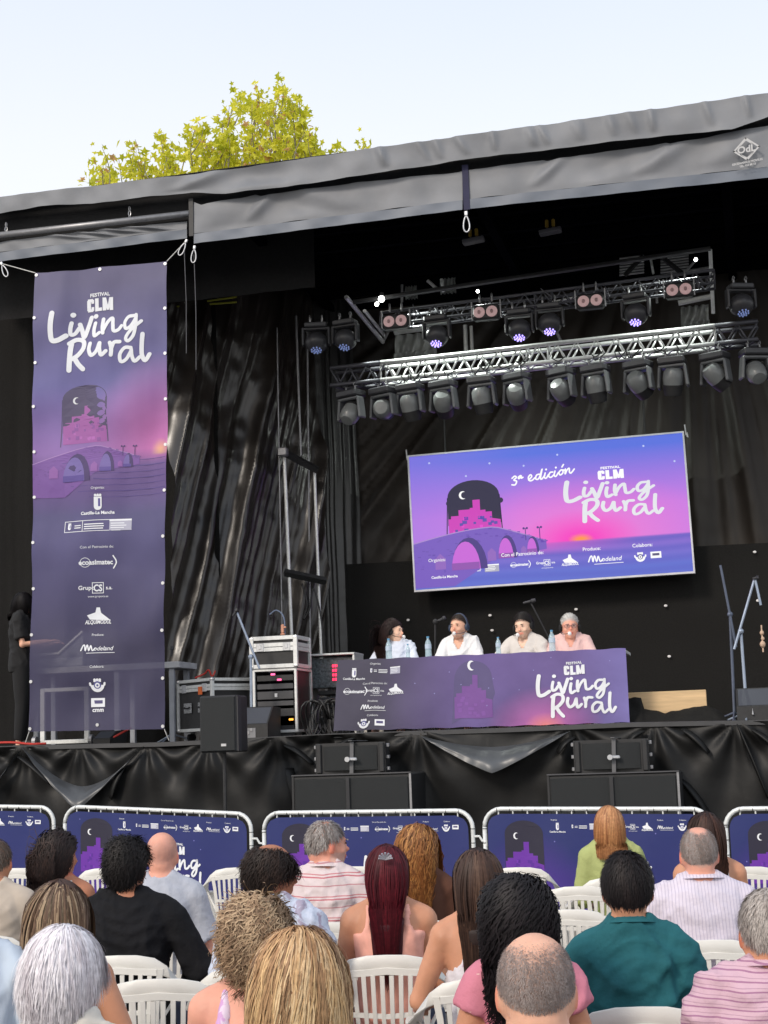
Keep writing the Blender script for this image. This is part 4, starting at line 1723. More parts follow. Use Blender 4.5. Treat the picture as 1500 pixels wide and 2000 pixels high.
q.ell((0, 0, .0), (.03, .02, .015), nu=8, nv=5)
o = q.build('copper_clamp', mat('copper_clamp', (.6, .3, .2), .45, metal=.3))
o.location = (a.x + .3, 16.05, zr1 + .03)
tag(o, 'small copper coloured clamp standing on the small silver edged case', 'clamp')

a, b = P3(601, 1280, 16.6), P3(690, 1280, 16.6)
mr = empty('patch_rack', ((a.x + b.x) / 2, 16.8, SZ), 0, 'low patch rack with red lit display left of the table', 'rack')
rw2, rh2 = b.x - a.x, a.z - SZ
for s in (-1, 1):
    q = MB()
    q.box((s * rw2 / 2, 0, rh2 / 2), (.025, .4, rh2), bev=.004)
    q.build('corner_rail', m_alu, mr)
q = MB()
q.box((0, 0, rh2), (rw2 + .03, .42, .022), bev=.004)
q.build('rail', m_alu, mr)
q = MB()
q.box((0, .02, rh2 * .78), (rw2 - .04, .3, rh2 * .36), bev=.006)
q.build('display_panel', mat('display_glass', (.10, .12, .13), .25, var=.5, scale=40), mr)
q = MB()
for i in range(9):
    for j in range(4):
        q.box((rw2 * .02 + i * .028, -.14, rh2 * .66 + .035 + j * .05), (.022, .01, .03), bev=.003)
q.build('red_indicators', mat('red_indicator', (1, .05, .1), .5, emit=1.5, ecol=(1, .03, .10)), mr)
for k in range(5):
    q = MB()
    q.box((.04, 0, rh2 * .54 - k * .075), (rw2 - .1, .3, .05), bev=.008)
    q.build('rack_unit', m_unit if k % 2 else m_black, mr)
q = MB()
q.box((.12, -.16, rh2 * .38), (.16, .02, .13), bev=.006)
q.build('white_panel', mat('white_panel', (.6, .6, .62), .5), mr)
for z in (.04, -.0):
    q = MB()
    q.box((.13, -.172, rh2 * .38 + z), (.1, .008, .02))
    q.build('red_strip', mat('red_indicator', (1, 0, 0)), mr)
q = MB()
q.box((-rw2 / 2 - .02, -.18, rh2 * .8), (.03, .02, .03))
q.build('green_lamp', mat('green_lamp', (.4, .8, .1), .5, emit=1, ecol=(.4, .9, .1)), mr)
# cable coil
for px, rr_ in ((628, .0),):
    q = MB()
    c = P3(px, 1405, 15.9)
    for k in range(10):
        pts = [c + Vector((.035 * k - .12 + .10 * math.cos(t), .08 * math.sin(t * 2 + k), .20 * math.sin(t) + .01 * math.sin(k * 3))) for t in [2 * math.pi * i / 16 for i in range(17)]]
        q.tube(pts, .011, 6)
    tag(q.build('cable_coil', m_black, smooth=True), 'coil of thick black cable standing beside the left table end', 'cable')

# stage monitors
def wedge(px0, px1, pyt, Y, lab, rz=0.0, h=.0):
    a, b = P3(px0, pyt, Y), P3(px1, pyt, Y)
    wd, h = b.x - a.x, a.z - SZ
    o = empty('stage_monitor', ((a.x + b.x) / 2, Y + .2, SZ), rz, lab, 'stage monitor')
    q = MB()
    prof = [(-.22, 0), (.22, 0), (.24, h * .98), (-.02, h), (-.22, h * .45)]
    vs = [(s * wd / 2, y, z) for s in (-1, 1) for y, z in prof]
    q.add(vs, [(0, 1, 2, 3, 4), (9, 8, 7, 6, 5)] + [(k, k + 5, (k + 1) % 5 + 5, (k + 1) % 5) for k in range(5)])
    q.build('cabinet', m_black, o)
    q = MB()
    q.add([(-wd * .46, -.212, h * .48), (wd * .46, -.212, h * .48), (wd * .46, -.035, h * .97), (-wd * .46, -.035, h * .97)], [(0, 1, 2, 3)])
    q.build('grille', mat('blue_grey_grille', (.05, .055, .07), .6, var=.2, scale=300), o)
    return o, wd, h


o, wd, h = wedge(462, 523, 1381, 15.35, 'small wedge monitor with connector plate beside the pole speaker')
for k in range(4):
    q = MB()
    q.box((-wd * .32 + k * .035, -.225, h * .2 + (k % 2) * .03), (.028, .012, .04), bev=.004)
    q.build('connector', m_alud if k else mat('red_plug', (.6, .03, .03), .5), o)
q = MB()
q.box((-.06, -.223, h * .2), (.2, .006, .1))
q.build('connector_plate', mat('grey_plate', (.2, .2, .21), .5), o)
o, wd, h = wedge(1436, 1540, 1344, 15.6, 'dark stage monitor at the right edge behind the microphone stands')
q = MB()
q.tube([(-wd * .2, -.24, h * .2), (-wd * .2, -.22, h * .4), (-wd * .17, -.24, h * .2)], .012, 6)
q.build('plug', m_alud, o)

# ------------------------------------------------------------------ microphone stands
def mic_stand(lab, base, top, segs, Y, r=.011, m=None, legs=True, mic=None, foot=None):
    m = m or m_black
    b = P3(*base, Y)
    z0 = SZ
    o = empty('microphone_stand', (b.x, Y, z0), 0, lab, 'microphone stand')
    O = Vector(o.location)
    q = MB()
    q.tube([Vector((0, 0, 0)), P3(*top, Y) - O], r * 1.2, 8)
    q.build('pole', m, o)
    for i, (p0, p1) in enumerate(segs):
        q = MB()
        A, B = P3(*p0, Y - .03) - O, P3(*p1, Y - .03) - O
        q.tube([A, B], r, 8)
        q.build('boom', m, o)
        if i == 0:
            q = MB()
            q.ell(P3(*top, Y - .02) - O, (.03, .03, .03), nu=8, nv=6)
            q.build('clutch', m, o)
    if legs:
        for k in range(3):
            q = MB()
            t = k * 2.09 + .5
            q.tube([(0, 0, .10), (.28 * math.cos(t), .28 * math.sin(t), .01)], r * .8, 6)
            q.build('leg', m, o)
    if mic:
        q = MB()
        A, B = P3(*mic[0], Y - .05) - O, P3(*mic[1], Y - .05) - O
        q.tube([A, A + (B - A) * .6, A + (B - A) * .7, B], [.012, .015, .024, .02], 10)
        q.build('microphone', mat('dark_microphone', (.03, .03, .035), .5), o)
    return o


m_blue = mat('pale_blue_steel', (.34, .40, .5), .4, metal=.4)
m_dst = mat('dark_blue_steel', (.10, .12, .17), .45, metal=.3)
mic_stand('silver boom microphone stand leaning left of the tall rack', (491, 1420), (490, 1283), [((462, 1194), (507, 1306)), ((490, 1284), (491, 1350))], 15.6, .013, m_blue, mic=((455, 1203), (464, 1189)))
mic_stand('thin dark microphone stand between the first two speakers at the table', (848, 1400), (850, 1214), [((850, 1214), (866, 1208))], 16.6, .008, mic=((856, 1212), (870, 1206)))
mic_stand('dark boom microphone stand reaching down between the two right hand speakers', (1080, 1400), (1074, 1250), [((1036, 1176), (1080, 1262))], 16.6, .009, mic=((1022, 1178), (1046, 1172)))
mic_stand('dark boom stand with raised straight arm near the right edge', (1434, 1392), (1426, 1200), [((1407, 1104), (1438, 1264))], 15.9, .013, m_dst)
mic_stand('pale boom stand with bent arm and hanging microphone at the right edge', (1458, 1380), (1447, 1233), [((1434, 1268), (1474, 1130)), ((1474, 1128), (1486, 1182))], 15.8, .013, m_blue, mic=((1470, 1130), (1482, 1128)))
mic_stand('short microphone stand standing beyond the tall banner edge', (336, 1440), (337, 1330), [], 16.3, .012, m_blue, mic=((335, 1282), (336, 1262)))
q = MB()
for x, z, r_ in ((0, 0, .022), (.005, -.06, .018), (0, -.12, .03)):
    q.ell((x, 0, z), (r_, r_, r_ * 1.2), nu=8, nv=6)
q.tube([(0, 0, -.2), (0, 0, .08)], .008, 6)
o = q.build('hanging_plugs', mat('pale_plug', (.6, .42, .3), .5))
o.location = P3(1488, 1236, 16.5)
tag(o, 'cluster of small pale plugs hanging at the right edge of the stage', 'plug')

# ------------------------------------------------------------------ console table behind the tall banner
a, b = P3(58, 1300, 16.0), P3(352, 1300, 16.0)
ct = empty('console_table', ((a.x + b.x) / 2, 16.25, SZ), 0, 'long grey work table behind the see-through banner', 'table')
zc = P3(200, 1300, 16.0).z - SZ
q = MB()
q.box((0, 0, zc - .03), (b.x - a.x, .55, .07), bev=.006)
q.build('tabletop', mat('grey_table_edge', (.45, .46, .48), .5), ct)
for x in (-.46, .08, .44):
    for y in (-.22, .22):
        q = MB()
        q.box((x * (b.x - a.x), y, zc / 2 - .03), (.06, .05, zc - .07), bev=.005)
        q.build('leg', mat('grey_table_leg', (.34, .36, .4), .5, metal=.2), ct)
a, b = P3(62, 1290, 16.1), P3(167, 1290, 16.1)
mc = empty('mixing_console', ((a.x + b.x) / 2, 16.25, SZ + zc + .008), 0, 'grey mixing console with raised lid on the table behind the banner', 'mixing console')
cw_ = b.x - a.x
q = MB()
q.box((0, 0, .05), (cw_, .45, .10), bev=.01)
q.build('body', mat('console_grey', (.4, .42, .46), .45), mc)
q = MB()
vs = []
for s in (-.21, .21):
    vs += [(-cw_ * .45, s, .10), (cw_ * .5, s, .10), (cw_ * .5, s, .38), (cw_ * .42, s, .37), (cw_ * .05, s, .14), (-cw_ * .45, s, .13)]
q.add(vs, [(0, 1, 2, 3, 4, 5), (11, 10, 9, 8, 7, 6)] + [(k, (k + 1) % 6, (k + 1) % 6 + 6, k + 6) for k in range(6)])
q.build('lid', mat('console_lid', (.22, .24, .28), .5), mc)
q = MB()
q.tube([(-cw_ * .45, -.22, .145), (cw_ * .05, -.22, .155), (cw_ * .5, -.22, .39)], .018, 6)
q.build('lid_rail', m_alu, mc)
a, b = P3(80, 1345, 15.5), P3(166, 1345, 15.5)
ca = empty('wheeled_frame', ((a.x + b.x) / 2, 15.55, SZ), 0, 'white tubular frame on casters standing behind the banner', 'frame cart')
fw_, fh = b.x - a.x, a.z - SZ
for s in (-1, 1):
    q = MB()
    q.box((s * fw_ / 2, 0, fh / 2 + .03), (.055, .04, fh - .06), bev=.005)
    q.build('upright', m_alu, ca)
for z in (.05, fh - .02):
    q = MB()
    q.box((0, 0, z), (fw_ + .05, .035, .045), bev=.005)
    q.build('crossbar', m_alu, ca)
for s in (-1.35, 1.2):
    q = MB()
    q.tube([(s * fw_ / 2 - .02, 0, .06), (s * fw_ / 2 + .02, 0, .06)], .06, 14)
    q.build('caster', m_alud, ca)
o, wd, h = wedge(183, 216, 1428, 15.4, 'small grey monitor box on the floor at the foot of the banner')
q = MB()
q.tube(catmull([P3(-30, 1452, 15.1), P3(20, 1450, 15.1), P3(60, 1453, 15.1), P3(90, 1452, 15.12)]), .012, 6)
tag(q.build('floor_cable', mat('red_cable', (.5, .03, .02))), 'red cable lying along the stage edge at the far left', 'cable')
q = MB()
q.tube(catmull([P3(222, 1440, 15.2), P3(240, 1430, 15.2), P3(256, 1422, 15.3)]), .011, 6)
tag(q.build('floor_cable', mat('red_cable', (.5, .03, .02))), 'red cable under the lower right of the tall banner', 'cable')

# plank with black cloth, right of the table
a, b = P3(1205, 1354, 16.1), P3(1379, 1352, 16.1)
q = MB()
zb = P3(1300, 1398, 16.1).z
q.box(((0), 0, (a.z - zb) / 2), (b.x - a.x, .045, a.z - zb), bev=.004)
o = q.build('wooden_board', mat('pale_wood', (.66, .46, .25), .6, var=.14, scale=5, stretch=(.6, 4, 6), bump=.1, bscale=20))
o.location = ((a.x + b.x) / 2, 16.12, zb)
tag(o, 'pale wooden board standing on edge right of the table', 'board')


def cov(u, v):
    px = 1218 + (1420 - 1218) * u
    top = np.interp(px, [1218, 1252, 1258, 1300, 1350, 1378, 1400, 1420], [1364, 1362, 1384, 1392, 1382, 1378, 1385, 1398])
    py = top + (1418 - top) * v
    p = P3(px, py, 16.0 - .35 * v)
    return (p.x, p.y - .05 * noise.noise(Vector((u * 7, v * 3, 2))), p.z + .01 * noise.noise(Vector((u * 14, v * 5, 4))))


tag(grid_sheet('black_cloth', cov, 60, 14, m_felt), 'black cloth bunched in front of the wooden board', 'cloth')


# ------------------------------------------------------------------ lighting trusses under the roof
def truss(lab, A0, A1, B0, B1, Y, depth, r, m, n, mats_end=None, frac=(0, 1), up=0.0):
    """box truss: top chord A0-A1, bottom chord B0-B1 (photo points at the plane Y), second pair of chords behind"""
    a0, a1, b0, b1 = P3(*A0, Y), P3(*A1, Y), P3(*B0, Y), P3(*B1, Y)
    o = empty('lighting_truss', (a0 + a1) / 2, 0, lab, 'truss')
    O = Vector(o.location)
    D = Vector((0, depth, 0))
    ln = [(a0, a1), (b0, b1), (a0 + D, a1 + D), (b0 + D, b1 + D)]
    segs = [(0, frac[0], 1), (frac[0], frac[1], 0), (frac[1], 1, 1)]
    for (p, q_) in ln:
        for f0, f1, e in segs:
            if f1 - f0 < .01:
                continue
            q = MB()
            q.tube([p + (q_ - p) * f0 - O, p + (q_ - p) * f1 - O], r, 8)
            q.build('chord', mats_end if e else m, o, smooth=True)

    def brace(p, q_, k):
        e = (k < frac[0] or k > frac[1])
        q = MB()
        q.tube([p - O, q_ - O], r * .45, 6)
        q.build('brace', mats_end if e else m, o, smooth=True)
    for k in range(n):
        t0, t1, tm = k / n, (k + 1) / n, (k + .5) / n
        tp = lambda t, i: ln[i][0] + (ln[i][1] - ln[i][0]) * t
        brace(tp(t0, 0), tp(tm, 1), tm)
        brace(tp(tm, 1), tp(t1, 0), tm)
        brace(tp(t0, 2), tp(tm, 3), tm)
        brace(tp(tm, 3), tp(t1, 2), tm)
        brace(tp(t0, 1), tp(tm, 3), tm)
        brace(tp(tm, 3), tp(t1, 1), tm)
    for t in (frac[0], frac[1], .475, .525):
        for i, j in ((0, 1), (2, 3), (0, 2), (1, 3)):
            brace(ln[i][0] + (ln[i][1] - ln[i][0]) * t, ln[j][0] + (ln[j][1] - ln[j][0]) * t, .5)
    return o


m_trd = mat('dark_truss', (.10, .10, .115), .5, metal=.5)
YTR = 17.2
truss('bright aluminium lighting truss crossing above the screen', (645, 719), (1480, 627), (645, 753), (1480, 662), YTR, .26, .026, m_alu, 22, m_trd, (.125, .905))
truss('dark upper lighting truss carrying the twin lamps', (742, 611), (1395, 527), (742, 636), (1395, 552), 16.75, .24, .018, m_trd, 18, m_trd, (0.0, 1))

hf = empty('roof_hatch_frame', P3(1050, 560, 18.3), 0, 'steel roof hatch frame with lit slanting edges behind the upper truss', 'roof frame')
for a, b, r, mm, Y0, Y1 in (((676, 580), (748, 668), .028, m_alu, 17.2, 18.5), ((712, 607), (750, 655), .022, m_alu, 17.3, 18.5), ((748, 668), (762, 640), .02, m_alud, 18.5, 18.5),
                            ((1387, 487), (1393, 612), .025, m_alu, 17.8, 18.2), ((1325, 592), (1392, 578), .035, m_alu, 18.3, 18.3), ((1260, 545), (1390, 522), .02, m_alud, 18, 18),
                            ((1070, 592), (1140, 577), .015, m_alu, 17.8, 17.8), ((770, 647), (850, 636), .05, m_alu, 18.5, 18.5), ((835, 548), (856, 566), .02, m_alu, 17.6, 17.6),
                            ((862, 545), (866, 570), .02, m_alu, 17.6, 17.6), ((785, 556), (785, 590), .016, m_alud, 17.6, 17.6), ((908, 635), (910, 685), .028, m_alu, 18.6, 18.6),
                            ((920, 637), (922, 685), .022, m_alu, 18.6, 18.6), ((1270, 500), (1276, 535), .015, m_alu, 18, 18), ((1290, 500), (1340, 540), .03, m_blackm, 17.9, 17.9),
                            ((1256, 500), (1220, 538), .03, m_blackm, 17.9, 17.9), ((1335, 535), (1362, 505), .015, m_alud, 17.9, 17.9), ((1282, 548), (1283, 592), .016, m_alud, 18.2, 18.2),
                            ((1088, 650), (1098, 672), .02, m_alud, 18.5, 18.5), ((690, 590), (1388, 485), .03, m_black, 17.2, 17.2)):
    q = MB()
    q.tube([P3(*a, Y0), P3(*b, Y1)], r, 6)
    loc(q.build('frame_bar', mm), hf)
for x0, x1, y0, y1 in ((1210, 1258, 505, 512), (1290, 1345, 500, 496)):
    for k in range(7):
        q = MB()
        q.tube([P3(x0, y0 + k * 5.4, 18.4), P3(x1, y0 + k * 5.4 - (x1 - x0) * .12, 18.4)], .014, 4)
        loc(q.build('roof_rib', m_alud), hf)


def bright(u, v, q4, Y, amp):
    x = q4[0] + (q4[1] - q4[0]) * u
    y = q4[2] + (q4[3] - q4[2]) * v - (x - q4[0]) * .1
    p = P3(x, y, Y)
    return (p.x, p.y - amp * math.sin(u * 26 + v * 4) - .04 * noise.noise(Vector((u * 6, v * 3, 1))), p.z)


m_lsheet = mat('pale_reflective_sheet', (.22, .23, .22), .28, spec=.8, var=.4, scale=3)
for q4, Y in (((772, 852, 655, 705), 18.55), ((770, 850, 690, 712), 18.5), ((1330, 1384, 600, 640), 18.5), ((1335, 1386, 630, 655), 18.45), ((860, 890, 545, 575), 18.0), ((792, 815, 560, 585), 18.0)):
    o = grid_sheet('pale_sheet', lambda u, v: bright(u, v, q4, Y, .03), 24, 8, m_lsheet)
    loc(o, hf)


# moving head luminaires
def clamp_mb(o, m):
    for s in (-1, 1):
        q = MB()
        q.tube([(s * .07, 0, .0), (s * .07, 0, .06)], .012, 6)
        q.tube([(s * .07, -.03 * math.cos(t), .055 + .04 * math.sin(t)) for t in [math.pi * k / 5 for k in range(6)]], .008, 5)
        q.build('clamp', m, o)


m_headg = mat('grey_lamp_shell', (.17, .18, .18), .3, var=.08)
m_headd = mat('dark_lamp_shell', (.04, .04, .045), .4)


def moving_head():
    o = empty('moving_head_light', (0, 0, 0))
    clamp_mb(o, m_alud)
    q = MB()
    q.box((0, 0, -.04), (.30, .22, .08), bev=.015)
    q.build('base', m_headd, o)
    q = MB()
    for s in (-1, 1):
        q.box((s * .152, 0, -.22), (.035, .13, .26), rot=Matrix.Rotation(s * -.10, 3, 'Y'), bev=.014)
    q.box((0, 0, -.10), (.30, .14, .04), bev=.012)
    q.build('yoke', mat('yoke_grey', (.12, .125, .13), .4), o)
    h = MB()
    prof = [(-.147, .0), (-.14, .075), (-.10, .108), (-.02, .118), (.05, .112)]
    h.tube([(0, 0, a) for a, b in prof], [max(b, .002) for a, b in prof], 20)
    hd = h.build('head', m_headg, o, smooth=True)
    autosmooth(hd, 45)
    hd.location = (0, 0, -.26)
    h = MB()
    prof = [(.051, .116), (.12, .105), (.17, .095), (.175, .08), (.15, .075)]
    h.tube([(0, 0, a) for a, b in prof], [b for a, b in prof], 20)
    b_ = h.build('front_ring', m_black, hd, smooth=True)
    autosmooth(b_, 45)
    h = MB()
    h.tube([(0, 0, .151), (0, 0, .165)], [.075, .04], 16)
    h.build('lens', mat('lamp_lens', (.05, .05, .07), .12, spec=1), hd)
    return o


proto = moving_head()
names = ['third', 'fourth', 'fifth', 'sixth', 'seventh', 'eighth', 'ninth', 'tenth', 'eleventh']
MH = [(685, 750, .5, .3, 'dim moving head light at the dark left end of the bright truss'),
      (748, 744, 1.4, .9, 'moving head light turned sideways, second from the left end of the bright truss'),
      (800, 737, 2.6, .0, ''), (865, 731, 2.1, .4, ''), (940, 723, 2.7, -.1, ''), (1008, 716, 2.0, .5, ''), (1095, 707, 2.0, .1, ''),
      (1162, 700, 2.7, .0, ''), (1245, 692, 2.1, -.2, ''), (1312, 685, 2.7, .2, ''), (1395, 676, 2.2, -.5, ''),
      (1472, 668, .6, .4, 'dim moving head light at the dark right end of the bright truss')]
for i, (px, py, tx, ty, lab) in enumerate(MH):
    o = proto if i == 0 else copy_tree(proto)
    o.location = P3(px, py + 14, YTR + .02)
    o.rotation_euler = (0, 0, rnd.uniform(-.5, .5))
    for ch in o.children:
        if ch.name.startswith('head'):
            ch.rotation_euler = (2 * math.pi - tx - .15, ty * .5, ty * .5)
    tag(o, lab or f'grey shelled moving head light hanging under the bright truss, {names[i - 2]} from its left end', 'stage light', 'moving head lights under the bright truss')

m_vio = mat('violet_led', (.4, .3, 1), .4, emit=1.6, ecol=(.42, .33, 1.0))
m_viod = mat('dim_blue_led', (.2, .25, .5), .4, emit=.25, ecol=(.3, .4, .8))


def wash_head(lit):
    o = empty('wash_light', (0, 0, 0))
    clamp_mb(o, m_alud)
    q = MB()
    q.box((0, 0, -.03), (.26, .18, .06), bev=.012)
    q.build('base', m_headd, o)
    q = MB()
    for s in (-1, 1):
        q.box((s * .15, 0, -.16), (.03, .10, .22), bev=.012)
    q.box((0, 0, -.07), (.31, .09, .03), bev=.008)
    q.build('yoke', m_headd, o)
    q = MB()
    q.ell((0, 0, 0), (.135, .12, .135), nu=18, nv=12)
    hd = q.build('head', m_headd, o, smooth=True)
    hd.location = (0, 0, -.23)
    q = MB()
    for r_, n in ((.0, 1), (.028, 6), (.055, 9)):
        for k in range(n):
            t = 2 * math.pi * k / n
            c = Vector((r_ * math.cos(t), -.10 + .0 * r_, r_ * math.sin(t)))
            q.tube([c + Vector((0, -.005 - (.07 - r_) * .25, 0)), c + Vector((0, -.018 - (.07 - r_) * .25, 0))], .009, 8)
    q.build('led_lens', m_vio if lit else m_viod, hd)
    hd.rotation_euler = (1.15, 0, 0)
    return o


pl, pd = wash_head(True), wash_head(False)
used = {True: False, False: False}
for px, py, lit, lab in ((617, 632, False, 'dim round wash light, left one of the pair beyond the dark column'), (674, 626, False, 'dim round wash light, right one of the pair left of the hatch frame'),
                         (852, 618, True, 'wash light with violet lens beside the leftmost twin lamp'), (1013, 606, True, 'wash light with violet lens right of the second twin lamp'),
                         (1072, 594, True, 'wash light with violet lens left of the third twin lamp'), (1240, 575, True, 'wash light with bright violet lens between the two right hand twin lamps'),
                         (1445, 556, False, 'dim round wash light at the far right under the roof')):
    src = pl if lit else pd
    o = copy_tree(src) if used[lit] else src
    used[lit] = True
    o.location = P3(px, py, 16.72)
    o.rotation_euler = (0, 0, rnd.uniform(-.3, .5))
    tag(o, lab, 'stage light', 'round wash lights under the upper truss')


def blinder():
    o = empty('twin_lamp', (0, 0, 0))
    clamp_mb(o, m_alud)
    q = MB()
    q.box((0, 0, -.13), (.30, .12, .17), bev=.02)
    q.build('housing', m_black, o)
    for s in (-1, 1):
        q = MB()
        q.tube([(s * .072, -.062, -.13), (s * .072, -.07, -.13), (s * .072, -.068, -.13)], [.066, .062, .05], 18)
        q.build('reflector', mat('pink_reflector', (.62, .42, .42), .35, var=.1, scale=60, emit=.10, ecol=(1, .6, .6)), o)  # faint emission paints the reflected glow, the bulb itself is unlit
        q = MB()
        q.ell((s * .072, -.078, -.13), (.018, .012, .024), nu=8, nv=5)
        q.build('bulb', mat('dull_bulb', (.4, .25, .25), .3), o)
    q = MB()
    for s in (-1, 1):
        q.box((s * .165, 0, -.09), (.012, .05, .2))
    q.build('bracket', m_alud, o)
    return o


pb = blinder()
for i, (px, py, lab) in enumerate(((773, 608, 'twin pink lamp at the left end of the upper truss'), (949, 590, 'twin pink lamp, second from the left on the upper truss'),
                                   (1152, 568, 'twin pink lamp, third from the left on the upper truss'), (1325, 546, 'twin pink lamp at the right end of the upper truss'))):
    o = pb if i == 0 else copy_tree(pb)
    o.location = P3(px, py, 16.70)
    tag(o, lab, 'stage light', 'twin lamps on the upper truss')

# the lit work lamps
m_bulb = mat('lit_work_lamp', (1, 1, .95), .4, emit=14, ecol=(1, 1, .92))
for px, py, Y, r_, en, lab in ((745, 584, 17.1, .038, 85, 'glaring white work lamp under the roof left of the upper truss'), (736, 594, 17.12, .024, 40, 'smaller glaring work lamp just below the bright one'),
                               (933, 569, 17.1, .018, 40, 'tiny lit work lamp above the upper truss centre'), (1359, 507, 17.1, .020, 85, 'tiny lit work lamp at the right end of the roof hatch')):
    c = P3(px, py, Y)
    o = empty('work_lamp', c, 0, lab, 'lamp')
    q = MB()
    q.ell((0, 0, 0), r_, nu=10, nv=8)
    q.build('bulb', m_bulb, o, smooth=True)
    q = MB()
    q.tube([(0, .02, r_ * .9), (0, .03, r_ * 2.2)], r_ * .7, 8)
    q.build('socket', m_black, o)
    L = bpy.data.lights.new('work_lamp_light', 'SPOT')
    L.energy = en
    L.spot_size = math.radians(118)
    L.spot_blend = .6
    L.color = (.93, 1, .93)
    L.shadow_soft_size = r_
    lo_ = bpy.data.objects.new('work_lamp_light', L)
    COL.objects.link(lo_)
    lo_.parent = o
    lo_.location = (0, .02, -.04 - r_)
    lo_.rotation_euler = (P3(1075 + (px - 1075) * .62, 745, YTR) - c).to_track_quat('-Z', 'Y').to_euler()
for (x0, y0, x1, y1, lab) in ((405, 588, 462, 580, 'upper of two yellow green tubes under the roof right of the tall banner'), (410, 594, 462, 590, 'lower of two yellow green tubes under the roof right of the tall banner'),
                         (345, 599, 350, 598, 'very short yellow green tube stub close to the tall banner edge')):
    q = MB()
    q.tube([P3(x0, y0, 17.0), P3(x1, y1, 17.0)], .012, 6)
    tag(q.build('marking_tube', mat('yellow_green_tube', (.35, .36, .04), .5)), lab, 'tube', 'yellow green tubes under the roof')
for px, py, lab in ((925, 470, 'dim ceiling hoist with yellow hook nearer the roof strap'), (1075, 452, 'dim ceiling hoist with yellow hook further right')):
    c = P3(px, py, 15.9)
    o = empty('chain_hoist', c, 0, lab, 'hoist')
    q = MB()
    q.box((0, 0, 0), (.24, .12, .05), rot=Matrix.Rotation(-.1, 3, 'Y'), bev=.01)
    q.build('hoist_body', m_trd, o)
    q = MB()
    for s in (-1, 1):
        q.box((s * .035, 0, .09), (.035, .04, .09), bev=.01)
    q.build('yellow_hook', mat('yellow_paint_dull', (.28, .18, .02), .5), o)
# loose cables along both trusses
q = MB()
rr = random.Random(21)
for k in range(26):
    px = rr.uniform(760, 1380)
    py = 625 - (px - 742) * .127 + rr.uniform(-14, 4)
    a = P3(px, py, 16.7)
    q.tube(catmull([a, a + Vector((rr.uniform(-.05, .05), 0, -rr.uniform(.03, .1))), a + Vector((rr.uniform(-.1, .1), 0, rr.uniform(-.05, .08)))], 3), .006, 5)
tag(q.build('cable_bundle', m_trd, smooth=True), 'loose pale cables and ties tangled along the upper truss', 'cable', kind='stuff')
q = MB()
for k in range(22):
    px = rr.uniform(760, 1390)
    py = 744 - (px - 645) * .109 + rr.uniform(-2, 5)
    a = P3(px, py, YTR - .03)
    q.tube(catmull([a, a + Vector((rr.uniform(.02, .08), 0, -rr.uniform(.04, .10))), a + Vector((rr.uniform(.1, .2), 0, rr.uniform(-.03, .03)))], 4), .007, 5)
tag(q.build('cable_bundle', m_black, smooth=True), 'black cables looping under the bright truss', 'cable', kind='stuff')

# ------------------------------------------------------------------ tree beyond the stage
tcx = at(450, 300, 26)
tree = empty('plane_tree', (tcx.x, 26, 0), 0, 'yellow green plane tree rising behind the stage roof', 'tree')
m_bark = mat('plane_bark', (.22, .19, .14), .9, var=.35, scale=6, bump=.4, bscale=20)
rr = random.Random(31)
top = P3(450, 300, 26)
q = MB()
q.tube(catmull([(0, 0, 0), (.1, 0, 3), (0, .1, 5.5), (.1, 0, 7.5)], 4), [.32 - .012 * k for k in range(13)], 10)
q.build('trunk', m_bark, tree, smooth=True)
prof = [(190, 352), (196, 280), (206, 312), (236, 300), (262, 262), (284, 300), (311, 255), (326, 290), (345, 244), (362, 280), (376, 240), (405, 212), (425, 252),
        (440, 262), (446, 200), (472, 178), (490, 196), (506, 170), (530, 190), (552, 152), (584, 182), (600, 240), (608, 285), (622, 300)]
m_leaf = bpy.data.materials.new('plane_leaf')
m_leaf.use_nodes = True
t = m_leaf.node_tree
b = t.nodes['Principled BSDF']
at_ = t.nodes.new('ShaderNodeAttribute')
at_.attribute_name = 'Col'
b.inputs['Roughness'].default_value = .5
t.links.new(at_.outputs['Color'], b.inputs['Base Color'])
trl = t.nodes.new('ShaderNodeBsdfTranslucent')
t.links.new(at_.outputs['Color'], trl.inputs[0])
ad = t.nodes.new('ShaderNodeMixShader')
ad.inputs[0].default_value = .5
t.links.new(b.outputs[0], ad.inputs[1])
t.links.new(trl.outputs[0], ad.inputs[2])
t.links.new(ad.outputs[0], t.nodes['Material Output'].inputs[0])


def star_leaf(sz, rg):
    pts = []
    for k in range(10):
        a = math.pi / 2 + 2 * math.pi * k / 10
        r_ = (1.0 if k % 2 == 0 else .42) * sz * (1 if k not in (4, 6) else .75)
        pts.append(Vector((r_ * math.cos(a), r_ * math.sin(a), .12 * sz * math.sin(k * 1.3))))
    return pts


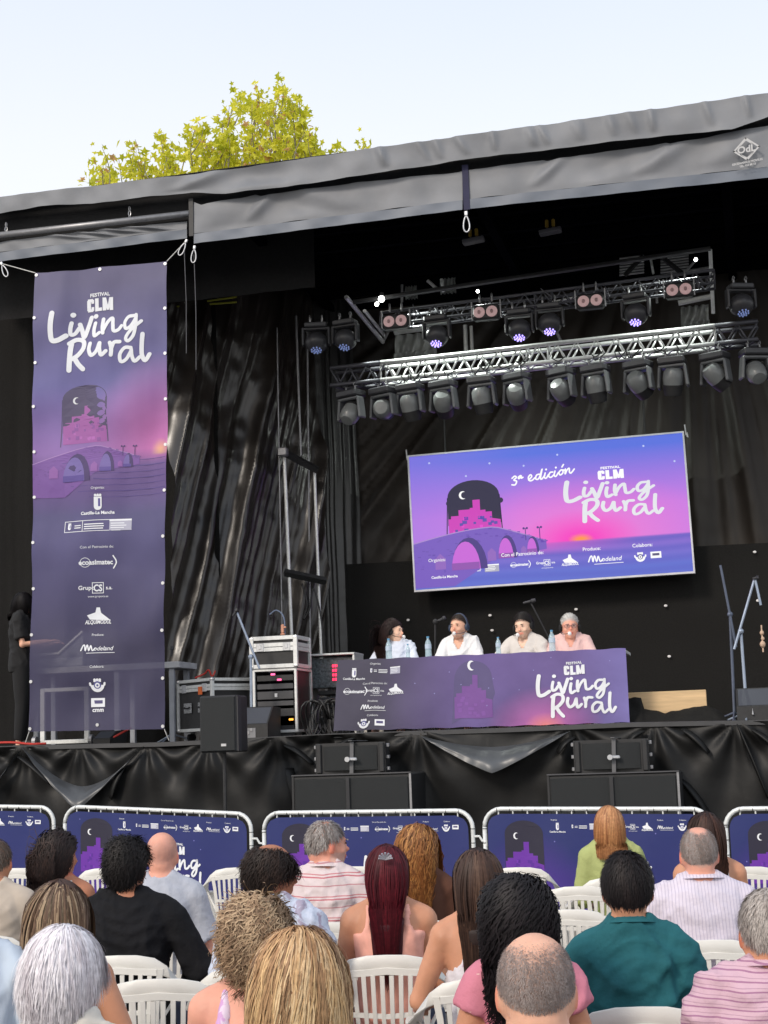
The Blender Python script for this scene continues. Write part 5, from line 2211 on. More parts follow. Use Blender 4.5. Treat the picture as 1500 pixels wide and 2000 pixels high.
ents = []
for i in range(370):
    px = rr.uniform(188, 622)
    yp = np.interp(px, [p[0] for p in prof], [p[1] for p in prof])
    yf = 398 - px * .135
    if i < 62:
        pi = prof[i % len(prof)]
        px, py = pi[0] + rr.uniform(-5, 5), pi[1] + rr.uniform(4, 16)
    else:
        py = yp + 10 + (yf + 60 - yp) * rr.random() ** .9
    if px < 425 and py < yf - 22 and (rr.random() < .4 or math.sin(px * .11) > .45):
        continue
    Y = 26 + rr.uniform(-1.6, 1.6)
    ents.append((P3(px, py, Y)))
for px, py in ((663, 283), (668, 290), (711, 272), (714, 284), (658, 290), (706, 284)):
    ents.append(P3(px, py + 5, 26))
leaves = MB()
twg = MB()
for e in ents:
    loc_e = e - Vector(tree.location)
    root = loc_e + Vector((rr.uniform(-.25, .25), rr.uniform(-.3, .3), -rr.uniform(.6, 1.0)))
    twg.tube(catmull([root, (root + loc_e) / 2 + Vector((rr.uniform(-.08, .08), 0, 0)), loc_e], 3), [.014, .012, .01, .009, .008, .006, .005], 5)
    n = rr.randint(18, 26)
    base = rr.random()
    for k in range(n):
        tt = rr.random() ** .8
        spread = .05 + .26 * (1 - tt) ** .7
        c = root + (loc_e - root) * (tt * 1.02) + Vector((rr.gauss(0, spread * .55), rr.gauss(0, .2), rr.gauss(0, .06)))
        sz = rr.uniform(.05, .125)
        R = Matrix.Rotation(rr.uniform(0, 6.28), 3, 'Z') @ Matrix.Rotation(rr.uniform(.3, 1.7), 3, 'X') @ Matrix.Rotation(rr.uniform(0, 6.28), 3, 'Z')
        pts = [c + R @ p for p in star_leaf(sz, rr)]
        h = rr.random() * .7 + base * .3
        colr = mixc((.43, .47, .02), (.93, .86, .08), h)
        if rr.random() < .07:
            colr = (.60, .36, .14)
        leaves.add([c + R @ Vector((0, 0, .015))] + pts, [(0, 1 + q_, 1 + (q_ + 1) % 10) for q_ in range(10)], colr)
# a fuller hidden lower crown so the tree is whole from another side
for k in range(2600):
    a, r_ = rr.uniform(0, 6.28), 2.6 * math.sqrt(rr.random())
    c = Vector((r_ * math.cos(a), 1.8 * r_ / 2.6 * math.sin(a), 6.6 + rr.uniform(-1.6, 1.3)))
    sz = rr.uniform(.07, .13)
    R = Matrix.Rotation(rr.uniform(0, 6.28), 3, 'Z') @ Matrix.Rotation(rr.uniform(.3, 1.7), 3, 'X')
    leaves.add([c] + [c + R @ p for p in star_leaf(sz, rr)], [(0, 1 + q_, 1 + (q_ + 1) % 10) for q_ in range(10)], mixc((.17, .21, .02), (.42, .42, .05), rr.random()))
leaves.build('crown', m_leaf, tree, color=True)
for k in range(9):
    e = ents[40 + k * 9] - Vector(tree.location)
    twg.tube(catmull([(.05, 0, 6.2), (e.x * .5, e.y * .5, 7.0), (e.x * .9, e.y, e.z - .8), tuple(e)], 4), [.12 * (1 - i / 14) + .008 for i in range(13)], 7)
twg.build('limb', m_bark, tree, smooth=True)


# ------------------------------------------------------------------ crowd barriers with printed panels
def barrier(A, B, lab, hook=True):
    def s_at(px):
        return 220.6 * (1 + .000117 * (px - 750))
    a, b = at_s(A[0], A[1], s_at(A[0])), at_s(B[0], B[1], s_at(B[0]))
    o = empty('crowd_barrier', (a.x, a.y, 0), math.atan2(b.y - a.y, b.x - a.x), lab, 'barrier', 'crowd barriers in front of the stage')
    Wd = math.hypot(b.x - a.x, b.y - a.y)
    za, zb_ = a.z, b.z
    ztop = lambda x: za + (zb_ - za) * x / Wd
    R_ = .15
    pts = []
    for k in range(7):
        t = math.pi / 2 * k / 6
        pts.append((R_ - R_ * math.cos(t), 0, ztop(R_) - R_ + R_ * math.sin(t)))
    pts += [(x, 0, ztop(x)) for x in (Wd * .3, Wd * .5, Wd * .7)]
    for k in range(7):
        t = math.pi / 2 * (1 - k / 6)
        pts.append((Wd - R_ + R_ * math.cos(t), 0, ztop(Wd - R_) - R_ + R_ * math.sin(t)))
    pts += [(Wd, 0, .3), (Wd, 0, .16), (Wd - .03, 0, .13), (Wd * .5, 0, .13), (.03, 0, .13), (0, 0, .16), pts[0]]
    q = MB()
    q.tube(pts, .0195, 8)
    q.build('frame', m_galv, o, smooth=True)
    n = 15
    for k in range(1, n):
        x = Wd * k / n
        q = MB()
        q.tube([(x, 0, .13), (x, 0, ztop(x) - .01)], .007, 6)
        q.build('bar', m_galv, o)
    for x in (.25, Wd - .25):
        q = MB()
        q.tube([(x, -.28, .01), (x, -.1, .04), (x, 0, .13), (x, .1, .04), (x, .28, .01)], .016, 6)
        q.build('foot', m_galv, o)
    if hook:
        q = MB()
        q.tube([(Wd, 0, ztop(Wd) - .22), (Wd + .06, -.01, ztop(Wd) - .22), (Wd + .085, -.01, ztop(Wd) - .26), (Wd + .12, -.01, ztop(Wd) - .265), (Wd + .12, -.01, ztop(Wd) - .3)], .011, 6)
        q.build('hook', m_galv, o)
    ins, H_ = .035, .86
    r2 = .12

    def surf(x, y, l):
        xx = ins + x * (Wd - 2 * ins) / 2.0
        return (xx, -.024 - l - .004 * math.sin(x * 9 + y * 4), ztop(xx) - .04 - y)

    def bcol(u, v):
        c = mixc(lin(32, 42, 96), lin(40, 40, 104), v)
        dd = math.hypot((u - .2) * 2.4, (v - .75) * 1.1)
        c = mixc(c, lin(84, 40, 146), .95 - dd * 1.5)
        dd = math.hypot((u - .5) * 2.0, (v - 1.0) * 1.2)
        c = mixc(c, lin(84, 46, 150), .7 - dd)
        return mixc(c, lin(50, 62, 124), .2)

    def f(u, v):
        y = v * H_
        i_ = 0
        if y < r2:
            i_ = r2 - math.sqrt(max(0, r2 * r2 - (r2 - y) ** 2))
        x = i_ + u * (2.0 - 2 * i_)
        return surf(x, y, 0)
    grid_sheet('printed_panel', f, 60, 30, m_print, o, colf=bcol)
    pr = Print()
    arch_art(pr, .34, .055, .36, .5, lin(42, 40, 58), lin(104, 48, 158), lin(88, 42, 146), lay=1, lines=False)
    wordmark(pr, .98, .335, .56, .36, WHITE)
    shield(pr, .66, .085, .05)
    pr.text('Castilla-La Mancha', .66, .155, .02, WHITE, 4, .02)
    pr.text('Organiza:', .63, .055, .016, WHITE, 4)
    ministry(pr, .91, .105, .26, .05, frame=False)
    pr.text('Con el Patrocinio de:', 1.14, .055, .016, WHITE, 4)
    sp_eco(pr, 1.17, .11, .15)
    sp_grupo(pr, 1.35, .105, .13)
    sp_alq(pr, 1.48, .115, .11)
    pr.text('Produce:', 1.60, .055, .016, WHITE, 4)
    sp_mode(pr, 1.64, .11, .15)
    pr.text('Colabora:', 1.80, .055, .016, WHITE, 4)
    horn(pr, 1.79, .105, .032)
    tvbox(pr, 1.88, .08, .06, WHITE, False)
    for k in range(12):
        pr.disc(rnd.uniform(.1, 1.9), rnd.uniform(.05, .8), .006, lin(120, 120, 190), 1, 6)
    pr.build('lettering', surf, m_print, o, maxe=.15, step=.001)
    q = MB()
    for k in range(16):
        x = .12 + (Wd - .24) * k / 15
        q.tube([(x, -.022 * math.cos(t), ztop(x) + .0 - .022 * math.sin(t) - .01) for t in [2 * math.pi * i / 8 for i in range(9)]], .003, 4)
    for k in range(6):
        for x in (.0, Wd):
            z = .35 + k * .12
            q.tube([(x + .022 * math.cos(t), -.022 * math.sin(t), z) for t in [2 * math.pi * i / 8 for i in range(9)]], .003, 4)
    q.build('cable_tie', m_black, o)
    return o


barrier((-262, 1571), (105, 1577), 'leftmost festival barrier, cut off by the left edge of the picture')
barrier((127, 1575), (490, 1590), 'festival barrier with castle print behind the bald man in the grey shirt')
barrier((515, 1588), (922, 1583), 'festival barrier behind the grey haired man in the striped polo')
barrier((945, 1580), (1386, 1580), 'festival barrier with clear moon and castle print behind the woman in green')
barrier((1415, 1580), (1885, 1576), 'rightmost festival barrier, cut off by the right edge of the picture', False)


# ------------------------------------------------------------------ white plastic garden chairs
def make_chair():
    o = empty('plastic_chair', (0, 0, 0))
    for s in (-1, 1):
        P = [(0, -.245, .815), (s * .08, -.243, .813), (s * .15, -.235, .800), (s * .205, -.215, .768), (s * .24, -.175, .722), (s * .258, -.11, .68), (s * .266, -.02, .655),
             (s * .268, .08, .648), (s * .266, .16, .645), (s * .262, .205, .625), (s * .258, .222, .58), (s * .255, .235, .44), (s * .262, .26, .2), (s * .268, .28, 0)]
        Wv = [(0, 0, 1), (0, 0, 1), (s * .1, 0, 1), (s * -.3, .2, 1), (s * -.75, .3, .6), (s * -1, .1, .3), (-s, 0, .1), (-s, 0, 0), (-s, 0, 0), (-s, 0, 0), (-s, .2, 0), (-s, .3, 0), (-s, .4, 0), (-s, .4, 0)]
        Nv = [(0, -1, 0), (0, -1, 0), (s * .3, -1, 0), (s * .7, -.8, .2), (s * .5, -.4, .8), (s * .1, -.1, 1), (0, 0, 1), (0, 0, 1), (0, .2, 1), (0, .7, .7), (0, 1, .2), (0, 1, 0), (0, 1, 0), (0, 1, 0)]
        Hf = [.030, .030, .029, .027, .026, .028, .031, .032, .032, .030, .028, .027, .024, .02]
        Th = [.013] * 10 + [.016, .018, .02, .02]
        q = MB()
        q.band(P[:6], Wv[:6], Nv[:6], Hf[:6], Th[:6])
        autosmooth(q.build('top_rail', m_plastic, o), 50)
        q = MB()
        q.band(P[5:11], Wv[5:11], Nv[5:11], Hf[5:11], Th[5:11])
        autosmooth(q.build('arm', m_plastic, o), 50)
        q = MB()
        q.band(P[10:], Wv[10:], Nv[10:], Hf[10:], Th[10:])
        autosmooth(q.build('leg', m_plastic, o), 50)
        q = MB()
        q.band([(s * .19, -.18, .44), (s * .205, -.215, .25), (s * .22, -.25, 0)], [(1, .3, 0)] * 3, [(0, 1, 0)] * 3, [.03, .027, .02], [.02, .02, .02])
        autosmooth(q.build('leg', m_plastic, o), 50)
        q = MB()
        q.band([(s * .178, -.232, .782), (s * .165, -.23, .70), (s * .155, -.222, .60), (s * .15, -.205, .50), (s * .152, -.185, .435)], [(1, .3 * s, 0)] * 5, [(0, -1, 0)] * 5,
               [.014, .013, .013, .015, .02], [.014] * 5)
        autosmooth(q.build('side_rail', m_plastic, o), 50)
        # brace sweeping from the side rail to the arm
        q = MB()
        q.band([(s * .156, -.214, .54), (s * .19, -.19, .60), (s * .225, -.15, .655), (s * .25, -.10, .672)], [(0, 0, 1)] * 4, [(s * .4, -1, 0)] * 4, [.018, .011, .010, .012], [.010] * 4)
        autosmooth(q.build('brace', m_plastic, o), 50)
    q = MB()
    q.band([(-.163, -.238, .770), (0, -.252, .782), (.163, -.238, .770)], [(0, 0, 1)] * 3, [(0, -1, 0)] * 3, [.014] * 3, [.012] * 3)
    q.band([(-.155, -.226, .612), (0, -.240, .604), (.155, -.226, .612)], [(0, 0, 1)] * 3, [(0, -1, 0)] * 3, [.010] * 3, [.013] * 3)
    q.band([(-.16, -.19, .455), (0, -.205, .45), (.16, -.19, .455)], [(0, 0, 1)] * 3, [(0, -1, 0)] * 3, [.03] * 3, [.013] * 3)
    autosmooth(q.build('crossbar', m_plastic, o), 50)
    n = 8
    for k in range(n):
        t = (k + .5) / n * 2 - 1
        ydep = .016 * (1 - t * t)
        q = MB()
        q.band([(t * .152, -.236 - ydep, .765), (t * .148, -.234 - ydep, .69), (t * .142, -.226 - ydep, .605), (t * .136, -.207 - ydep, .50), (t * .134, -.19 - ydep, .46)],
               [(1, 0, 0)] * 5, [(0, -1, 0)] * 5, [.0098, .0092, .009, .0088, .009], [.010] * 5)
        autosmooth(q.build('slat', m_plastic, o), 50)
    q = MB()
    n = 12
    vs, fs = [], []
    for j in range(7):
        y = -.20 + .44 * j / 6
        wd = .185 + .06 * j / 6
        for i in range(n + 1):
            t = i / n * 2 - 1
            z = .435 - .022 * (1 - t * t) * (1 - abs(j - 2) / 6) + .008 * j / 6 - (.03 if j == 6 else 0)
            vs.append((t * wd, y, z))
    m_ = len(vs)
    vs += [(a, b, c - .012) for a, b, c in vs]
    for j in range(6):
        for i in range(n):
            a = j * (n + 1) + i
            fs.append((a, a + 1, a + n + 2, a + n + 1))
            fs.append((a + m_, a + n + 1 + m_, a + n + 2 + m_, a + 1 + m_))
    edge = [i for i in range(n + 1)] + [(j + 1) * (n + 1) - 1 for j in range(1, 7)] + [6 * (n + 1) + i for i in range(n - 1, -1, -1)] + [j * (n + 1) for j in range(5, 0, -1)]
    for k in range(len(edge)):
        a, b = edge[k], edge[(k + 1) % len(edge)]
        fs.append((a, a + m_, b + m_, b))
    q.add(vs, fs)
    autosmooth(q.build('seat', m_plastic, o), 50)
    return o


CH = make_chair()
CHUSED = [False]


def chair(x, y, rz, lab):
    o = CH if not CHUSED[0] else copy_tree(CH)
    CHUSED[0] = True
    o.location = (x, y, 0)
    o.rotation_euler = (0, 0, rz)
    return tag(o, lab, 'chair', 'white plastic chairs of the audience')


# ================================================================== people
def remeshed(mb, vox, smooth=4, name='body'):
    me = mb.mesh(name)
    o = bpy.data.objects.new(name, me)
    COL.objects.link(o)
    md = o.modifiers.new('r', 'REMESH')
    md.mode = 'VOXEL'
    md.voxel_size = vox
    md.use_smooth_shade = True
    if smooth:
        s = o.modifiers.new('s', 'SMOOTH')
        s.iterations = smooth
        s.factor = .5
    dg = bpy.context.evaluated_depsgraph_get()
    out = bpy.data.meshes.new_from_object(o.evaluated_get(dg))
    out.name = name
    bpy.data.objects.remove(o)
    bpy.data.meshes.remove(me)
    out.materials.clear()
    out.polygons.foreach_set('use_smooth', [True] * len(out.polygons))
    return out


def coords(me):
    a = np.empty(len(me.vertices) * 3, dtype=np.float32)
    me.vertices.foreach_get('co', a)
    return a.reshape(-1, 3)


def setcoords(me, a):
    me.vertices.foreach_set('co', a.astype(np.float32).ravel())
    me.update()


def vcol(me, cols):
    a = me.color_attributes.new('Col', 'FLOAT_COLOR', 'POINT')
    c = np.ones((len(cols), 4), dtype=np.float32)
    c[:, :3] = cols
    a.data.foreach_set('color', c.ravel())


def wrinkle(me, amp, seed, fr=19.0, zdir=None):
    amp = amp * 3.0
    """cloth folds: warped sines, pulled diagonally"""
    R = np.random.RandomState(seed)
    p = coords(me).astype(np.float64)
    n = np.empty(len(me.vertices) * 3, dtype=np.float32)
    me.vertex_normals.foreach_get('vector', n) if hasattr(me, 'vertex_normals') else None
    n = n.reshape(-1, 3)
    d = np.zeros(len(p))
    wx = .05 * np.sin(p[:, 2] * 9 + R.uniform(0, 6)) + .03 * np.sin(p[:, 0] * 17 + R.uniform(0, 6))
    for k in range(6):
        v = R.normal(size=3) * np.array([1.0, 1.0, .8])
        v /= np.linalg.norm(v)
        f = fr * R.uniform(.6, 2.4)
        s = np.sin(p @ v * f + wx * f * 1.6 + R.uniform(0, 6.28))
        d += (1 - np.abs(s)) ** 2 * R.uniform(.4, 1) / (f / fr) ** .6
    d -= np.percentile(d, 12)
    mask = .55 + .45 * np.sin(p[:, 0] * 7 + p[:, 2] * 6 + R.uniform(0, 6))
    setcoords(me, p + n * (d * amp * mask)[:, None])


SK = {'fair': lin(224, 172, 146), 'tan': lin(198, 142, 112), 'pink': lin(222, 160, 138), 'brown': lin(176, 118, 90), 'light': lin(232, 190, 165)}


def head_mb(mb, X, fem=False, ears=True):
    """X: 4x4 head frame; head origin at its middle, +y face"""
    R = X.to_3x3()

    def E(c, r, rot=None, nu=18, nv=12):
        mb.ell(X @ Vector(c), r, R @ (rot if rot is not None else Matrix.Identity(3)), nu, nv)
    k = .95 if fem else 1.0
    E((0, -.014, .028), (.079 * k, .099 * k, .093 * k), nu=24, nv=16)
    E((0, .010, -.012), (.070 * k, .083, .088))
    E((0, .028, -.062), (.052 * k, .058, .052))
    E((0, .058, -.088), (.026 * k, .028, .024))
    E((0, -.055, -.035), (.056 * k, .05, .06))
    for s in (-1, 1):
        E((s * .036, .062, -.026), (.024, .022, .022))
    E((0, .082, .028), (.045, .014, .010))
    E((0, .092, -.002), (.009, .012, .026))
    E((0, .103, -.022), (.015, .016, .012))
    E((0, .090, -.052), (.021, .010, .006))
    E((0, .087, -.063), (.018, .010, .006))
    if ears:
        for s in (-1, 1):
            E((s * .079 * k, -.006, -.010), (.009, .019, .031), Matrix.Rotation(s * .35, 3, 'Z') @ Matrix.Rotation(-.15, 3, 'X'), 12, 8)
            E((s * .073 * k, .002, -.016), (.012, .012, .02), None, 10, 7)


def hand_mb(mb, wrist, direc, side, curl=.5, up=Vector((0, 0, 1))):
    d = Vector(direc).normalized()
    a = d.cross(up).normalized() * side
    n = a.cross(d) * side
    w_ = Vector(wrist)
    c = w_ + d * .045
    Rm = Matrix((a, d, n)).transposed()
    mb.ell(c, (.040, .052, .017), Rm, 12, 8)
    for i, L in enumerate((.062, .072, .068, .052)):
        b = w_ + d * .085 + a * (.030 - i * .0205)
        p1 = b + (d * math.cos(curl * .5) - n * math.sin(curl * .5)) * L * .45
        p2 = p1 + (d * math.cos(curl * 1.3) - n * math.sin(curl * 1.3)) * L * .33
        p3 = p2 + (d * math.cos(curl * 2) - n * math.sin(curl * 2)) * L * .26
        mb.tube([b - d * .03, b, p1, p2, p3], [.010, .0095, .009, .008, .006], 7)
    b = w_ + d * .02 + a * .03
    mb.tube([b, b + (a * .7 + d * .6) * .035, b + (a * .45 + d * .9) * .065 - n * .012], [.013, .010, .007], 7)


def arm_pts(s, sh, el, wr):
    return [Vector(sh), (Vector(sh) * .5 + Vector(el) * .5), Vector(el), (Vector(el) * .5 + Vector(wr) * .5), Vector(wr)]


def hair_system(name, me_parent, X, H, torso_ry, sp):
    """strand ribbons grown from the scalp in the head frame X; sp = style dict"""
    R = np.random.RandomState(sp.get('seed', 1))
    n = sp.get('n', 1500)
    seg = sp.get('seg', 12)
    L0 = sp['len']
    Xi = np.array(X.inverted())
    Xm = np.array(X)
    c = np.array([0, -.014, .020])
    rad = np.array([.078, .100, .103]) * sp.get('k', 1.0)
    # roots
    roots = []
    while len(roots) < n:
        d = R.normal(size=(n * 3, 3))
        d /= np.linalg.norm(d, axis=1)[:, None]
        y = d[:, 1]
        thr = np.where(y < 0, -.10 + y * sp.get('nape', .5), -.10 + y * sp.get('front', .72))
        ok = d[:, 2] > thr + np.abs(R.normal(0, .05, len(d)))
        if 'top_bald' in sp:
            tb = sp['top_bald']
            ok &= (np.hypot(d[:, 0] / tb[0], (d[:, 1] - tb[2]) / tb[1]) > 1 + R.normal(0, .10, len(d))) | (d[:, 2] < 0)
        roots += list(d[ok])
    d = np.array(roots[:n])
    off = sp.get('vol', .015) * R.uniform(.5, 1.0, n) + .0005
    if 'crownvol' in sp:
        off = off + sp['crownvol'] * np.clip(d[:, 2], 0, 1) * R.uniform(.4, 1, n)
    p = c + d * rad
    nrm = d / rad
    nrm /= np.linalg.norm(nrm, axis=1)[:, None]
    part = sp.get('part', 0.0)
    flow = sp.get('flow', 'crown')
    if flow == 'part':
        v = np.stack([np.sign(p[:, 0] - part) * 1.0 + R.normal(0, .1, n), np.full(n, -.35 if sp.get('back', True) else .1), np.full(n, -.2)], 1)
    elif flow == 'back':
        v = np.stack([p[:, 0] * 3, np.full(n, -1.0), np.full(n, -.1)], 1)
    elif flow == 'crown':
        cr = np.array([.01 + part, -.03, .13])
        v = p - cr
        v[:, 1] -= .02
    else:
        v = nrm + R.normal(0, .8, (n, 3))
    v = v - nrm * (v * nrm).sum(1)[:, None]
    v /= np.linalg.norm(v, axis=1)[:, None] + 1e-9
    lift = sp.get('lift', .06)
    v = v + nrm * lift
    L = L0 * R.uniform(1 - sp.get('lvar', .25), 1.05, n)
    if sp.get('level'):           # bob: strands end at about the same height
        L = np.clip(L0 + (p[:, 2] - .02) * .9, .05, 9) * R.uniform(.93, 1.03, n)
    step = L / seg
    gv = sp.get('grav', .35)
    P = [p.copy()]
    Xr = Xm[:3, :3]
    Xt = Xm[:3, 3]
    g_loc = Xi[:3, :3] @ np.array([0, 0, -1.0])
    for k in range(seg):
        v = v + g_loc * gv * (.6 + .8 * k / seg) + R.normal(0, sp.get('jit', .025), (n, 3))
        v /= np.linalg.norm(v, axis=1)[:, None] + 1e-9
        p = p + v * step[:, None]
        q = (p - c) / (rad + off[:, None])
        m = np.linalg.norm(q, axis=1)
        ins = m < 1
        p[ins] = c + (q[ins] / m[ins][:, None]) * (rad + off[ins][:, None])
        if 'gather' in sp:
            gx, gs, gz = sp['gather']
            w_ = np.clip((gz - p[:, 2]) / .08, 0, 1) * gs
            p[:, 0] += (gx + (p[:, 0] - gx) * (1 - w_)) - p[:, 0]
        mxx = sp.get('mx', .105)
        p[:, 0] = np.where(np.abs(p[:, 0]) > mxx * .75, np.sign(p[:, 0]) * mxx * (.75 + .25 * np.tanh((np.abs(p[:, 0]) / mxx - .75) / .25)), p[:, 0])
        p[:, 1] = np.maximum(p[:, 1], -sp.get('my', .155))
        # body collision
        W_ = p @ Xr.T + Xt
        zs = H['sh']
        below = (W_[:, 2] < zs + .045)
        hw = H['shw']
        xx = np.abs(W_[:, 0])
        # back surface
        yb_ = H['cy'] - torso_ry * np.sqrt(np.clip(1 - (xx / hw) ** 2.3, 0.02, 1)) - .012 - off * .8
        inside = below & (xx < hw) & (W_[:, 1] > yb_) & (W_[:, 1] < H['cy'])
        W_[inside, 1] = yb_[inside]
        inf = below & (xx < hw) & (W_[:, 1] >= H['cy']) & (W_[:, 1] < H['cy'] + torso_ry + .01) & (W_[:, 2] < zs)
        W_[inf, 1] = H['cy'] + torso_ry + .015
        p = (W_ - Xt) @ np.linalg.inv(Xr).T
        P.append(p.copy())
    P = np.array(P)                     # seg+1, n, 3
    t = np.linspace(0, 1, seg + 1)[:, None]
    if sp.get('curl'):
        amp, fr = sp['curl']
        clump = R.randint(0, max(8, n // sp.get('clump', 16)), n)
        ph = R.uniform(0, 6.28, clump.max() + 1)[clump]
        fr_ = fr * R.uniform(.8, 1.25, clump.max() + 1)[clump]
        am = amp * R.uniform(.7, 1.3, n)
        ce = clump
        out = (P - c) / (np.linalg.norm(P - c, axis=2)[:, :, None] + 1e-9)
        side = np.cross(out, np.gradient(P, axis=0))
        side /= np.linalg.norm(side, axis=2)[:, :, None] + 1e-9
        aa = am[None, :] * np.clip(t * 5, 0, 1)
        th = t * fr_[None, :] * L[None, :] * 6.28 + ph[None, :]
        P = P + side * (aa * np.cos(th))[:, :, None] + out * (aa * (np.sin(th) * .8 + .6))[:, :, None]
    W_ = P @ Xr.T + Xt
    T = np.gradient(W_, axis=0)
    T /= np.linalg.norm(T, axis=2)[:, :, None] + 1e-9
    hc = (Xr @ c) + Xt
    O = W_ - hc
    O[:, :, 2] *= .3
    O /= np.linalg.norm(O, axis=2)[:, :, None] + 1e-9
    S = np.cross(T, O) + R.normal(0, sp.get('twist', .10), (1, n, 3))
    S /= np.linalg.norm(S, axis=2)[:, :, None] + 1e-9
    wd = sp.get('w', .0035) * R.uniform(.6, 1.3, n)
    prof = np.clip(1.15 - t ** 2 * .9, .15, 1)
    A = W_ + S * (wd[None, :] * prof)[:, :, None]
    B = W_ - S * (wd[None, :] * prof)[:, :, None]
    V = np.stack([A, B], 2).transpose(1, 0, 2, 3).reshape(-1, 3)
    idx = np.arange(n)[:, None, None] * (2 * (seg + 1)) + np.arange(seg)[None, :, None] * 2
    f = (idx + np.array([0, 2, 3, 1])).reshape(-1, 4)
    me = bpy.data.meshes.new(name)
    me.vertices.add(len(V))
    me.vertices.foreach_set('co', V.astype(np.float32).ravel())
    me.loops.add(f.size)
    me.loops.foreach_set('vertex_index', f.astype(np.int32).ravel())
    me.polygons.add(len(f))
    me.polygons.foreach_set('loop_start', np.arange(0, f.size, 4, dtype=np.int32))
    me.polygons.foreach_set('loop_total', np.full(len(f), 4, dtype=np.int32))
    me.polygons.foreach_set('use_smooth', [True] * len(f))
    me.update(calc_edges=True)
    NO = W_ - hc
    NO /= np.linalg.norm(NO, axis=2)[:, :, None] + 1e-9
    NO = NO * .6 + O * .9 + np.cross(S, T) * np.sign((np.cross(S, T) * O).sum(2))[:, :, None] * .22
    NO /= np.linalg.norm(NO, axis=2)[:, :, None] + 1e-9
    NN = np.stack([NO, NO], 2).transpose(1, 0, 2, 3).reshape(-1, 3)
    me.normals_split_custom_set_from_vertices(NN.tolist())
    cols = np.array([x[0] for x in sp['cols']])
    wts = np.array([x[1] for x in sp['cols']], dtype=float)
    # streaks: neighbours share a tone
    ang = np.arctan2(d[:, 0], -d[:, 1]) + d[:, 2] * .3
    sk_ = (np.sin(ang * 5 + 1) + np.sin(ang * 12 + 2) * .8 + R.normal(0, .30, n))
    rk_ = np.argsort(np.argsort(sk_)) / n
    ci = np.searchsorted(np.cumsum(wts / wts.sum()), rk_).clip(0, len(cols) - 1)
    cols = cols * .62 + (cols * wts[:, None]).sum(0) / wts.sum() * .38
    cc_ = cols[ci] * R.uniform(.90, 1.10, n)[:, None]
    tipc = np.array(sp.get('tip', [1, 1, 1]))
    rootc = np.array(sp.get('root', [1, 1, 1]))
    tt = np.clip((t - .05) / .5, 0, 1)
    cv = cc_[None] * (rootc[None, None] * (1 - tt[:, :, None]) + tipc[None, None] * tt[:, :, None])
    cv = np.repeat(cv.transpose(1, 0, 2).reshape(-1, 3), 2, axis=0)
    vcol(me, np.clip(cv, 0, 1))
    return me


